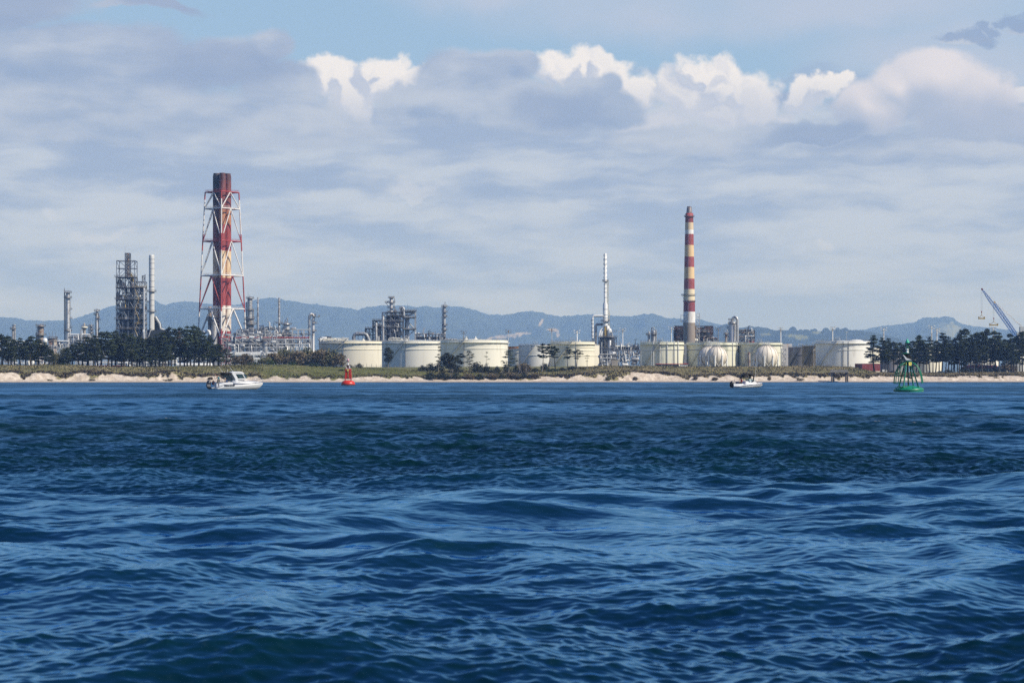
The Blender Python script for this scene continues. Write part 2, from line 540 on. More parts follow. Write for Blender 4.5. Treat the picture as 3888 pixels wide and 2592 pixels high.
    for sc, st, k, det in ((2.2, (.7, 1.2, 1), .26, 2), (7, (.8, 1.25, 1), .46, 2)):
        mp = N.new('ShaderNodeMapping'); mp.inputs['Scale'].default_value = st; mp.inputs['Rotation'].default_value = (0, 0, .2 * sc); L.new(tc.outputs['Object'], mp.inputs['Vector'])
        n1 = N.new('ShaderNodeTexNoise'); n1.inputs['Scale'].default_value = sc; n1.inputs['Detail'].default_value = det; L.new(mp.outputs[0], n1.inputs['Vector'])
        v1 = N.new('ShaderNodeVectorMath'); v1.operation = 'SUBTRACT'; L.new(n1.outputs['Color'], v1.inputs[0]); v1.inputs[1].default_value = (.5, .5, .5)
        v3 = N.new('ShaderNodeVectorMath'); v3.operation = 'SCALE'; L.new(v1.outputs[0], v3.inputs[0]); L.new(a5.outputs['Fac'], v3.inputs['Scale'])
        v2 = N.new('ShaderNodeVectorMath'); v2.operation = 'MULTIPLY_ADD'; L.new(v3.outputs[0], v2.inputs[0]); v2.inputs[1].default_value = (k, k, 0); L.new(acc, v2.inputs[2])
        acc = v2.outputs[0]
    nn = N.new('ShaderNodeVectorMath'); nn.operation = 'NORMALIZE'; L.new(acc, nn.inputs[0]); L.new(nn.outputs[0], b.inputs['Normal'])
    # body colour below, tinted mirror above, weighed by Fresnel
    for lk in list(b.inputs['Roughness'].links):
        L.remove(lk)
    b.inputs['Roughness'].default_value = .9; b.inputs['Specular IOR Level'].default_value = 0
    gl = N.new('ShaderNodeBsdfGlossy'); gl.inputs['Color'].default_value = (.48, .87, 1.22, 1); L.new(rr.outputs[0], gl.inputs['Roughness']); L.new(nn.outputs[0], gl.inputs['Normal'])
    fz = N.new('ShaderNodeFresnel'); fz.inputs['IOR'].default_value = 1.333; L.new(nn.outputs[0], fz.inputs['Normal'])
    ff = N.new('ShaderNodeMath'); ff.operation = 'MULTIPLY_ADD'; ff.use_clamp = True; L.new(fm.outputs[0], ff.inputs[0]); ff.inputs[1].default_value = -.9
    fk = N.new('ShaderNodeMath'); fk.operation = 'MULTIPLY_ADD'; fk.use_clamp = True; L.new(a4.outputs['Fac'], fk.inputs[0]); fk.inputs[1].default_value = -1.75; fk.inputs[2].default_value = 1.05
    fq = N.new('ShaderNodeMath'); fq.operation = 'MULTIPLY'; L.new(fz.outputs[0], fq.inputs[0]); L.new(fk.outputs[0], fq.inputs[1]); L.new(fq.outputs[0], ff.inputs[2])
    ms = N.new('ShaderNodeMixShader'); L.new(ff.outputs[0], ms.inputs[0]); L.new(b.outputs[0], ms.inputs[1]); L.new(gl.outputs[0], ms.inputs[2])
    L.new(ms.outputs[0], N['Material Output'].inputs['Surface'])
    o = link('water', me); o['kind'] = 'structure'


build_water()

# ---------------------------------------------------------------- shore, plain and hills
EDGE = [(-900, 1420), (0, 1415), (200, 1420), (320, 1418), (350, 1409), (430, 1420), (500, 1431), (560, 1420), (600, 1416), (660, 1408), (720, 1420), (760, 1430), (850, 1430), (900, 1427), (1000, 1432), (1150, 1429), (1300, 1432), (1400, 1430), (1560, 1427), (1640, 1438), (1750, 1436), (1900, 1436), (2050, 1430), (2110, 1432), (2150, 1427), (2300, 1415), (2330, 1411), (2450, 1415), (2600, 1430), (2750, 1427), (2800, 1424), (2900, 1430), (3030, 1424), (3150, 1425), (3270, 1427), (3330, 1430), (3600, 1431), (3888, 1430), (4800, 1430)]
TOP = [(-900, 1388), (0, 1388), (130, 1389), (250, 1385), (400, 1394), (600, 1394), (800, 1392), (900, 1388), (1000, 1384), (1100, 1385), (1250, 1394), (1340, 1396), (1450, 1401), (1600, 1408), (1700, 1410), (1900, 1411), (2100, 1408), (2200, 1399), (2270, 1391), (2400, 1392), (2600, 1393), (2900, 1393), (3080, 1391), (3230, 1394), (3330, 1414), (3450, 1418), (3888, 1413), (4800, 1413)]
PLAT = [(-900, 9.5), (900, 9.5), (1500, 9.6), (2200, 10.5), (3200, 10.5), (3330, 7.0), (4800, 7.0)]


def ip(tab, x):
    return np.interp(x, [t[0] for t in tab], [t[1] for t in tab])


def shore_y(X):
    return 1212 + .417 * np.asarray(X, float) + 3.0 * np.sin(np.asarray(X) / 37.0) + 2.0 * np.sin(np.asarray(X) / 13.0 + 1)


def ground(X, Y, rough=True):
    X = np.asarray(X, float); Y = np.asarray(Y, float)
    s = Y - shore_y(X)
    xp = X / Y * F + CX
    n = N1.fbm(X / 9, Y / 14, 4) - .5
    n2 = N2.fbm(X / 3.2, Y / 3.2, 4) - .5
    ze = H + (HY - ip(EDGE, xp)) / F * (Y * 0 + shore_y(X) + 20)
    zt = H + (HY - ip(TOP, xp)) / F * (shore_y(X) + 62)
    pl = ip(PLAT, xp)
    foot = 12.5 + 5 * n + (2.2 * n2 if rough else 0)
    cl = 4.0 + 3.0 * (N3.fbm(X / 6, X * 0, 3) - .5)
    z = np.where(s < 0, s * .10, s * .095)
    z = np.minimum(z, 1.3 + .02 * np.clip(s - 13, 0, 8))
    t = np.clip((s - foot) / cl, 0, 1)
    z = z + (ze - 1.4) * (t ** .8) * (s > foot)
    t2 = np.clip((s - foot - cl) / 42, 0, 1)
    z = z + (zt - ze) * (1 - (1 - t2) ** 1.7)
    t3 = smooth(60, 190, s)
    z = z + (pl - zt) * t3
    if rough:
        z = z + np.where((s > foot - 1) & (s < 70), n2 * .9 * smooth(2, 16, s), 0) + np.where(s < foot, n2 * .22 * smooth(2, 8, s), 0)
    return np.maximum(z, -2.5)


def gz(X, Y):
    return float(ground(np.array([X]), np.array([Y]), False)[0])


def ground_material():
    m = bpy.data.materials.new('shore_ground'); N, L = nt(m); b = N['Principled BSDF']
    b.inputs['Roughness'].default_value = .95; b.inputs['Specular IOR Level'].default_value = .15
    def A(n):
        a = N.new('ShaderNodeAttribute'); a.attribute_name = n; return a.outputs['Fac']
    tc = N.new('ShaderNodeTexCoord')
    def NZ(s, d=5, st=(1, 1, 1)):
        mp = N.new('ShaderNodeMapping'); mp.inputs['Scale'].default_value = st; L.new(tc.outputs['Object'], mp.inputs[0])
        n = N.new('ShaderNodeTexNoise'); n.inputs['Scale'].default_value = s; n.inputs['Detail'].default_value = d; L.new(mp.outputs[0], n.inputs['Vector']); return n.outputs['Fac']
    def RG(v, a, c):
        n = N.new('ShaderNodeMapRange'); n.inputs[1].default_value = a; n.inputs[2].default_value = c; L.new(v, n.inputs[0]); return n.outputs[0]
    def MX(f, a, c):
        n = N.new('ShaderNodeMix'); n.data_type = 'RGBA'; L.new(f, n.inputs[0])
        for i, v in ((6, a), (7, c)):
            if isinstance(v, tuple): n.inputs[i].default_value = (*v, 1)
            else: L.new(v, n.inputs[i])
        return n.outputs[2]
    sand = MX(RG(NZ(.35, 6), .4, .62), (.46, .385, .31), (.63, .55, .455))
    sand = MX(RG(NZ(.9, 6, (1, 1, 2.5)), .52, .7), sand, (.31, .255, .20))
    sand = MX(A('wet'), sand, (.20, .16, .12))
    dry = MX(RG(NZ(.8, 6), .35, .65), (.15, .125, .065), (.34, .285, .15))
    grn = MX(RG(NZ(.5, 6), .35, .65), (.085, .095, .03), (.19, .20, .06))
    veg = MX(A('green'), dry, grn)
    veg = MX(RG(NZ(1.3, 6), .5, .66), veg, (.07, .065, .035))
    L.new(MX(A('veg'), sand, veg), b.inputs['Base Color'])
    bp = N.new('ShaderNodeBump'); bp.inputs['Strength'].default_value = .9; bp.inputs['Distance'].default_value = .5
    L.new(NZ(1.4, 6), bp.inputs['Height']); L.new(bp.outputs[0], b.inputs['Normal'])
    return m


GREEN = [(-900, .7), (0, .35), (180, .5), (330, .25), (450, .45), (700, .4), (900, .6), (1050, 1), (1550, 1), (1700, .55), (2000, .6), (2150, .6), (2250, .2), (2900, .18), (3200, .2), (3280, .4), (3330, .1), (4800, .2)]


def veg_of(X, Y):
    s = Y - shore_y(X); xp = X / Y * F + CX
    n = N1.fbm(X / 9, Y / 14, 4) - .5
    foot = 12.5 + 5 * n
    e = foot + 3.2 + 11 * (N2.fbm(X / 5.5 + 9, Y / 9, 4) - .5) + 3 * (N3.fbm(X / 1.6, Y / 3, 3) - .5)
    e = e + np.where((xp > 1600) & (xp < 2060), -1.0, 0)
    pale = np.where((xp > 3330), 7.0 * smooth(.42, .58, N3.fbm(X / 8, Y / 4 + 3, 3)), 0)
    return smooth(-.6, .6, s - e - pale)


def build_ground():
    X = np.arange(-480, 480.1, .75)
    s = np.concatenate([np.arange(-40, 0, 4), np.arange(0, 64, .55), np.arange(64, 320, 8)])
    S, XX = np.meshgrid(s, X, indexing='ij')
    # columns fan out with distance a little, rows follow the shore line
    YY = shore_y(XX) + S
    Z = ground(XX, YY)
    me = mesh_np('ground', np.stack([XX.ravel(), YY.ravel(), Z.ravel()], -1), grid_faces(len(s), len(X)), ground_material())
    x, y, z = XX.ravel(), YY.ravel(), Z.ravel()
    xp = x / y * F + CX
    attr(me, 'veg', veg_of(x, y)); attr(me, 'green', np.clip(ip(GREEN, xp) + 1.3 * (N3.fbm(x / 11, y / 11, 3) - .5), 0, 1))
    attr(me, 'wet', smooth(.45, .1, z))
    link('ground', me)['kind'] = 'structure'
    g = []
    for yy in (1180, 1600, 2400, 4000, 9000, 24000):
        for xx in np.linspace(-14000, 14000, 40):
            g.append((xx, yy, 6.0 if yy > 1700 else (-3 if yy < 1300 or abs(xx) < 1500 else 5)))
    m = mat('plain_grass', (.07, .085, .035), .95, scale=.01)
    link('plain', mesh_np('plain', g, grid_faces(6, 40), m))['kind'] = 'structure'


build_ground()

RIDGE = [(-900, 1215), (-500, 1195), (0, 1208), (61, 1214), (92, 1221), (160, 1222), (245, 1221), (283, 1214), (318, 1204), (344, 1195), (375, 1185), (406, 1170), (444, 1162), (500, 1155), (559, 1150), (593, 1150), (612, 1158), (631, 1162), (658, 1152), (689, 1147), (723, 1149), (779, 1156), (840, 1162), (886, 1163), (908, 1159), (950, 1148), (987, 1139), (1009, 1136), (1043, 1137), (1099, 1148), (1150, 1156), (1224, 1163), (1281, 1173), (1340, 1181), (1358, 1183), (1388, 1173), (1448, 1165), (1552, 1165), (1579, 1169), (1614, 1165), (1656, 1172), (1704, 1165), (1748, 1168), (1805, 1181), (1852, 1197), (1903, 1199), (1944, 1194), (1980, 1187), (2020, 1185), (2064, 1191), (2082, 1197), (2128, 1205), (2158, 1203), (2209, 1199), (2235, 1197), (2324, 1202), (2384, 1206), (2414, 1204), (2449, 1196), (2470, 1198), (2506, 1208), (2544, 1216), (2583, 1217), (2659, 1219), (2700, 1229), (2760, 1243), (2900, 1258), (3100, 1264), (3240, 1259), (3283, 1256), (3318, 1247), (3385, 1238), (3436, 1233), (3478, 1227), (3486, 1217), (3508, 1209), (3569, 1209), (3594, 1203), (3618, 1209), (3634, 1224), (3655, 1235), (3698, 1243), (3759, 1246), (3827, 1255), (3888, 1270), (4200, 1280), (4800, 1290)]
NEAR = [(2560, 1330), (2640, 1300), (2690, 1262), (2739, 1240), (2780, 1240), (2806, 1250), (2845, 1243), (2907, 1250), (2940, 1259), (3002, 1258), (3060, 1260), (3110, 1262), (3206, 1258), (3250, 1259), (3300, 1266), (3400, 1285), (3500, 1320)]


def hill_material(name, dark, light, seed):
    m = bpy.data.materials.new(name); N, L = nt(m); b = N['Principled BSDF']
    b.inputs['Roughness'].default_value = 1; b.inputs['Specular IOR Level'].default_value = .05
    tc = N.new('ShaderNodeTexCoord'); n = N.new('ShaderNodeTexNoise'); n.inputs['Scale'].default_value = .007; n.inputs['Detail'].default_value = 8
    L.new(tc.outputs['Object'], n.inputs['Vector'])
    r = N.new('ShaderNodeMapRange'); r.inputs[1].default_value = .35; r.inputs[2].default_value = .65; L.new(n.outputs['Fac'], r.inputs[0])
    x = N.new('ShaderNodeMix'); x.data_type = 'RGBA'; L.new(r.outputs[0], x.inputs[0]); x.inputs[6].default_value = (*dark, 1); x.inputs[7].default_value = (*light, 1)
    a = N.new('ShaderNodeAttribute'); a.attribute_name = 'bare'
    y = N.new('ShaderNodeMix'); y.data_type = 'RGBA'; L.new(a.outputs['Fac'], y.inputs[0]); L.new(x.outputs[2], y.inputs[6]); y.inputs[7].default_value = (.34, .29, .20, 1)
    a3 = N.new('ShaderNodeAttribute'); a3.attribute_name = 'field'
    w = N.new('ShaderNodeMix'); w.data_type = 'RGBA'; L.new(a3.outputs['Fac'], w.inputs[0]); L.new(y.outputs[2], w.inputs[6]); w.inputs[7].default_value = (.16, .17, .07, 1)
    L.new(w.outputs[2], b.inputs['Base Color'])
    return m


def patch(xp, yp, lst):
    v = np.zeros_like(xp)
    for cx, cy, rx, ry, rot in lst:
        c, s = math.cos(rot), math.sin(rot)
        dx, dy = xp - cx, yp - cy
        d = np.hypot((dx * c + dy * s) / rx, (-dx * s + dy * c) / ry) + 1.1 * (N2.fbm(xp / 16, yp / 9, 3) - .5)
        v = np.maximum(v, smooth(1.05, .8, d))
    return v


def build_hills(name, tab, D0, D1, rows, tree, m, bare=(), field=(), x0=-900, x1=4800, step=2.6, knobs=()):
    xp = np.arange(x0, x1, step); t = np.linspace(0, 1.15, rows)
    T, XP = np.meshgrid(t, xp, indexing='ij')
    Y = D0 + (D1 - D0) * T
    yr = ip(tab, XP)
    for cx, r, hgt in knobs:
        yr = yr - hgt * np.sqrt(np.clip(1 - ((XP - cx) / r) ** 2 - ((T - 1) / .02) ** 2, 0, 1))
    top = H + (HY - yr) / F * D1
    X = (XP - CX) / F * Y
    prof = np.where(T < 1, 1 - (1 - np.clip(T, 0, 1)) ** 1.5, 1 - (T - 1) * 1.5)
    spur = 1 - np.abs(2 * N1.fbm(X / 950 + 5, Y / 2600 + 2, 4) - 1)
    spur2 = 1 - np.abs(2 * N3.fbm(X / 340 + 5, Y / 760 + 2, 4) - 1)
    z = top * prof * (1 + (.55 * (spur - .8) + .28 * (spur2 - .8)) * smooth(1.0, .55, T) * smooth(0, .15, T))
    f = N2.fbm(X / 50, Y / 90, 3) - .5; f2 = N3(X / 17, Y / 45) - .5
    z = z + (f * 2.0 + f2 * .9) * tree + 5
    me = mesh_np(name, np.stack([X.ravel(), Y.ravel(), z.ravel()], -1), grid_faces(rows, len(xp)), m)
    yp = HY - (z - H) / Y * F
    attr(me, 'bare', patch(XP, yp, bare)); attr(me, 'field', patch(XP, yp, field))
    link(name, me)['kind'] = 'structure'


hmat = hill_material('forest_hill', (.022, .032, .020), (.032, .042, .024), 1)
build_hills('hills', RIDGE, 15500, 21000, 150, 12, hmat,
            bare=[(1925, 1276, 70, 6, -.12), (1965, 1272, 26, 8, -.2), (2098, 1252, 30, 5, .05), (2118, 1268, 6, 20, .1), (2054, 1224, 5, 16, .55), (1860, 1286, 16, 6, -.4), (1990, 1265, 30, 4, 0)],
            field=[(3600, 1250, 46, 26, 0), (2720, 1262, 30, 10, 0)])
build_hills('hills', NEAR, 10500, 13000, 60, 8.0, hmat, field=[(3020, 1277, 50, 9, .12), (3100, 1262, 20, 4, 0), (2905, 1270, 25, 5, 0)], x0=2540, x1=3520, step=2.2,
            knobs=[(3010, 16, 15), (3044, 11, 8), (3062, 12, 9), (3090, 16, 10), (3136, 15, 13), (3180, 12, 12), (3207, 17, 12), (3255, 14, 5), (2755, 14, 4)])
# ---------------------------------------------------------------- refinery: materials
RUST = (.16, .07, .035)
SILVER = mat('silver_cladding', (.46, .46, .46), .42, .45, .12, .25, stain=(.26, .22, .18), stain_amt=.1)
DULL = mat('dull_cladding', (.30, .31, .32), .5, .35, .2, .3, stain=(.15, .12, .10), stain_amt=.25)
RUSTY = mat('rusty_cladding', (.30, .27, .23), .7, .1, .2, .3, stain=RUST, stain_amt=.45)
STEEL = mat('blue_grey_steel', (.135, .155, .19), .6, .1, .2, .2, stain=(.11, .08, .06), stain_amt=.1)
DARK = mat('dark_steel', (.055, .062, .075), .6, .1, .25, .2)
PALE = mat('pale_steel', (.50, .51, .51), .55, .1, .12, .2, stain=(.24, .17, .12), stain_amt=.1)
WHITE = mat('white_paint', (.78, .78, .76), .45, 0, .06, .2, stain=(.50, .46, .40), stain_amt=.05)
CREAM = mat('cream_paint', (.77, .725, .585), .55, 0, .06, .08, stain=(.60, .55, .43), stain_amt=.16, stretch=9)
CREAM2 = mat('pale_cream_paint', (.775, .75, .65), .55, 0, .06, .08, stain=(.60, .565, .47), stain_amt=.18, stretch=9)
OFFW = mat('weathered_white_paint', (.68, .67, .61), .6, 0, .10, .10, stain=(.45, .42, .36), stain_amt=.2, stretch=3)
GREENC = mat('green_stained_cream', (.68, .67, .54), .6, 0, .10, .10, stain=(.40, .42, .34), stain_amt=.15, stretch=3)
WTANK = mat('white_tank_paint', (.76, .755, .71), .6, 0, .05, .08, stain=(.60, .58, .53), stain_amt=.08, stretch=3)
GREYT = mat('grey_tank_paint', (.21, .21, .225), .7, 0, .15, .12, stain=(.16, .13, .12), stain_amt=.2, stretch=4)
BROWNT = mat('brown_tank_paint', (.20, .165, .105), .7, 0, .15, .12, stain=(.12, .09, .06), stain_amt=.2, stretch=4)
GREYR = mat('rust_streaked_grey', (.34, .33, .33), .7, 0, .12, .1, stain=(.30, .15, .08), stain_amt=.3, stretch=8)
YEL = mat('yellow_steel', (.42, .29, .07), .6, 0, .2, .3)
ORNG = mat('orange_primer', (.52, .23, .05), .7, 0, .2, .3)
RED = mat('red_steel', (.42, .045, .03), .6, 0, .15, .2, stain=(.22, .05, .03), stain_amt=.2)
MAROON = mat('maroon_sheet', (.17, .026, .03), .6, 0, .12, .4)
BROWNR = mat('rust_brown_plate', (.10, .045, .035), .8, 0, .3, .3, stain=(.035, .028, .03), stain_amt=.4)
CONC = mat('concrete', (.34, .31, .27), .9, 0, .15, .3, stain=(.20, .17, .14), stain_amt=.2)
DECK = mat('deck_grating', (.16, .15, .14), .8, 0, .2, .4, stain=(.16, .09, .05), stain_amt=.3)
BLUEP = mat('blue_crane_paint', (.05, .16, .45), .5, 0, .12, .3)


def bands(name, tab, D, z0, stains, rough=.6, base_px=None, var=.12):
    """horizontal paint bands, given as photo rows; height is read from object coordinates"""
    m = bpy.data.materials.new(name); N, L = nt(m); b = N['Principled BSDF']; b.inputs['Roughness'].default_value = rough
    tc = N.new('ShaderNodeTexCoord'); sp = N.new('ShaderNodeSeparateXYZ'); L.new(tc.outputs['Object'], sp.inputs[0])
    zt = wz(tab[-1][0], D) - z0
    mr = N.new('ShaderNodeMapRange'); mr.inputs[2].default_value = zt; L.new(sp.outputs[2], mr.inputs[0])
    cr = N.new('ShaderNodeValToRGB'); cr.color_ramp.interpolation = 'CONSTANT'
    e = cr.color_ramp.elements
    while len(e) > 1:
        e.remove(e[-1])
    for i, (y, c) in enumerate(tab[:-1]):
        p = max(0, min(1, (wz(y, D) - z0) / zt))
        el = e[0] if i == 0 else e.new(p)
        el.position = p; el.color = (*c, 1)
    L.new(mr.outputs[0], cr.inputs[0])
    mp = N.new('ShaderNodeMapping'); mp.inputs['Scale'].default_value = (1, 1, .16); L.new(tc.outputs['Object'], mp.inputs[0])
    n = N.new('ShaderNodeTexNoise'); n.inputs['Scale'].default_value = .55; n.inputs['Detail'].default_value = 7; L.new(mp.outputs[0], n.inputs['Vector'])
    r = N.new('ShaderNodeMapRange'); r.inputs[1].default_value = .5; r.inputs[2].default_value = .72; r.inputs[4].default_value = stains[1]; L.new(n.outputs['Fac'], r.inputs[0])
    x = N.new('ShaderNodeMix'); x.data_type = 'RGBA'; x.blend_type = 'MULTIPLY'; L.new(r.outputs[0], x.inputs[0]); L.new(cr.outputs[0], x.inputs[6]); x.inputs[7].default_value = (*stains[0], 1)
    L.new(x.outputs[2], b.inputs['Base Color'])
    return m


class Site:
    """a thing standing on the ground at photo column x, distance D; lx/lz turn photo pixels into its own metres"""
    def __init__(self, name, x, D, label, cat, group=None, z=None, rz=0.0):
        self.x, self.D, self.s = x, D, D / F
        X = wx(x, D)
        self.z = gz(X, D) if z is None else z
        self.o = thing(name, (X, D, self.z), label, cat, group, rz)

    def lx(self, px):
        return (px - self.x) * self.s

    def lz(self, py):
        return wz(py, self.D) - self.z

    def part(self, name, mb, m, parent=None):
        return mb.build(name, m, parent or self.o)


def ring_platform(S, z, R, r, a0=0.0, a1=2 * math.pi, c=(0, 0), w=.09):
    full = a1 - a0 > 6.2
    m = MB(); n = 18 if full else 10
    m.lathe([(r, 0), (R, 0), (R, .25), (r, .25), (r, 0)], (c[0], c[1], z), n, False, a0, a1)
    p = S.part('platform', m, DECK)
    q = MB(); q.rail((c[0], c[1], z + .25), R - .08, 1.2, n, 9, w, a0, a1)
    S.part('hand_rail', q, DULL, p)


def column(x, w, ytop, D, label, plats=(), pipes=(), top='dome', m=None, name='distillation_tower', group=None, wide=None, ladder=None, rods=(), cat='process column', bands_=(), rz=0):
    """an upright vessel: shell with rings, platforms, riser pipes"""
    m = m or SILVER
    S = Site(name, x, D, label, cat, group)
    r = w / 2 * S.s; h = S.lz(ytop)
    prof = []
    if wide:
        yw, ww = wide
        prof += [(ww / 2 * S.s, 0), (ww / 2 * S.s, S.lz(yw) - .8), (r, S.lz(yw) + .8)]
    else:
        prof += [(r * 1.06, 0), (r * 1.06, 1.5), (r, 1.6)]
    if top == 'dome':
        prof += [(r, h - r * .6), (r * .9, h - r * .28), (r * .6, h - r * .06), (r * .18, h), (r * .18, h + .9), (.01, h + .9)]
    else:
        prof += [(r, h), (r * .82, h), (r * .8, h - 1.5), (.01, h - 1.5)]
    S.part('shell', MB().lathe(prof, (0, 0, 0), 20), m)
    for y in bands_:
        S.part('flange', MB().ring((0, 0, S.lz(y)), r + .18, r - .05, 18, .35), m)
    for p in plats:
        y, ext, a0, a1 = (tuple(p) + (1.3, 0, 360))[:4] if len(p) == 1 else (p + (0, 360))[:4] if len(p) == 2 else p
        ring_platform(S, S.lz(y), r + ext, r * .98, math.radians(a0), math.radians(a1))
    for pp in pipes:
        # (x offset px, y offset m, top row, bottom row or None, radius m, hook: 0 none, 1 bends in at the top)
        ox, oy, y1, y0, rr, hook = pp
        X = ox * S.s; z1 = S.lz(y1); z0 = 0.3 if y0 is None else S.lz(y0)
        pts = [(X, oy, z0), (X, oy, z1)]
        if hook:
            k = rr * 2.2; sg = -1 if X > 0 else 1
            pts = [(X, oy, z0), (X, oy, z1 - k), (X + sg * k * .3, oy, z1 - k * .3), (X + sg * k, oy, z1)]
            tx = hook if isinstance(hook, (int, float)) and hook != 1 else 0
            ex = tx * S.s if tx else sg * .0
            pts += [(ex - sg * k, 0, z1), (ex - sg * k * .3, 0, z1 - k * .3), (ex, 0, z1 - k), (ex, 0, z1 - k * 2.2)]
        S.part('riser_pipe', MB().tube(pts, rr, 8), m if rr > .5 else DULL)
    for rx, y1, y0 in rods:
        S.part('vent_rod', MB().cyl((rx * S.s, 0, S.lz(y0)), (rx * S.s, 0, S.lz(y1)), .13, None, 5), DULL)
    if ladder:
        X, ya, yb = ladder[0] * S.s, S.lz(ladder[1]), S.lz(ladder[2])
        l = MB()
        for dx in (-.3, .3):
            l.cyl((X + dx, -.4, yb), (X + dx, -.4, ya), .07, None, 4)
        z = yb
        while z < ya:
            l.cyl((X - .3, -.4, z), (X + .3, -.4, z), .05, None, 4); z += .9
        S.part('ladder', l, DECK)
        z = yb + 4
        k = 0
        while z < ya - 3:
            q = MB(); q.box((X + (.5 if X > 0 else -.5), -.2, z), (1.5, 1.6, .2)); q.rail((X + (.5 if X > 0 else -.5), -.2, z), .85, 1.2, 8, 4, .07)
            S.part('landing', q, DECK); z += 7
    return S


def lattice(mb, x0, x1, y0, y1, zs, nx, ny, w=.35, brace=True, pattern='Z', seed=0):
    rr = random.Random(seed)
    xs = [x0 + (x1 - x0) * i / nx for i in range(nx + 1)]; ys = [y0 + (y1 - y0) * i / ny for i in range(ny + 1)]
    for x in xs:
        for y in ys:
            mb.beam((x, y, zs[0]), (x, y, zs[-1]), w)
    for z in zs[1:]:
        for y in ys:
            mb.beam((x0, y, z), (x1, y, z), w * .85)
        for x in xs:
            mb.beam((x, y0, z), (x, y1, z), w * .85)
    if brace:
        for k in range(len(zs) - 1):
            for j in (0, ny):
                for i in range(nx):
                    a, b = xs[i], xs[i + 1]
                    if rr.random() < .15:
                        continue
                    if (k + i) % 2:
                        a, b = b, a
                    mb.beam((a, ys[j], zs[k]), (b, ys[j], zs[k + 1]), w * .6)
                    if pattern == 'X':
                        mb.beam((b, ys[j], zs[k]), (a, ys[j], zs[k + 1]), w * .6)
            for i in (0, nx):
                for j in range(ny):
                    a, b = ys[j], ys[j + 1]
                    if k % 2:
                        a, b = b, a
                    mb.beam((xs[i], a, zs[k]), (xs[i], b, zs[k + 1]), w * .6)


def deck(S, x0, x1, y0, y1, z, m=None, rail=True, rm=None):
    p = S.part('deck', MB().box(((x0 + x1) / 2, (y0 + y1) / 2, z + .2), (x1 - x0, y1 - y0, .18)), m or DECK)
    if rail:
        q = MB()
        for hh in (.6, 1.2):
            for a, b in (((x0, y0), (x1, y0)), ((x1, y0), (x1, y1)), ((x1, y1), (x0, y1)), ((x0, y1), (x0, y0))):
                q.cyl((*a, z + .3 + hh), (*b, z + .3 + hh), .08, None, 4)
        n = max(2, int((x1 - x0) / 2.5))
        for i in range(n + 1):
            x = x0 + (x1 - x0) * i / n
            q.cyl((x, y0, z + .3), (x, y0, z + 1.5), .07, None, 4)
        S.part('hand_rail', q, rm or DULL, p)


def drum(S, xa, xb, z, r, y, m, name='drum'):
    """a horizontal vessel on saddles"""
    L_ = xb - xa
    q = MB()
    pr = [(.01, 0), (r * .6, r * .1), (r * .93, r * .32), (r, r * .55), (r, L_ - r * .55), (r * .93, L_ - r * .32), (r * .6, L_ - r * .1), (.01, L_)]
    n = 14
    v = []
    for rr, t in pr:
        for k in range(n):
            a = 2 * math.pi * k / n
            v.append((xa + t, y + rr * math.cos(a), z + rr * math.sin(a)))
    f = [(i * n + k, i * n + (k + 1) % n, (i + 1) * n + (k + 1) % n, (i + 1) * n + k) for i in range(len(pr) - 1) for k in range(n)]
    f = [tuple(reversed(t)) for t in f]
    q.add(v, f, True)
    p = S.part(name, q, m)
    for t in (.22, .78):
        S.part('saddle', MB().box((xa + L_ * t, y, z - r * 1.1), (.5, r * 1.5, r * .8)), CONC, p)
    return p


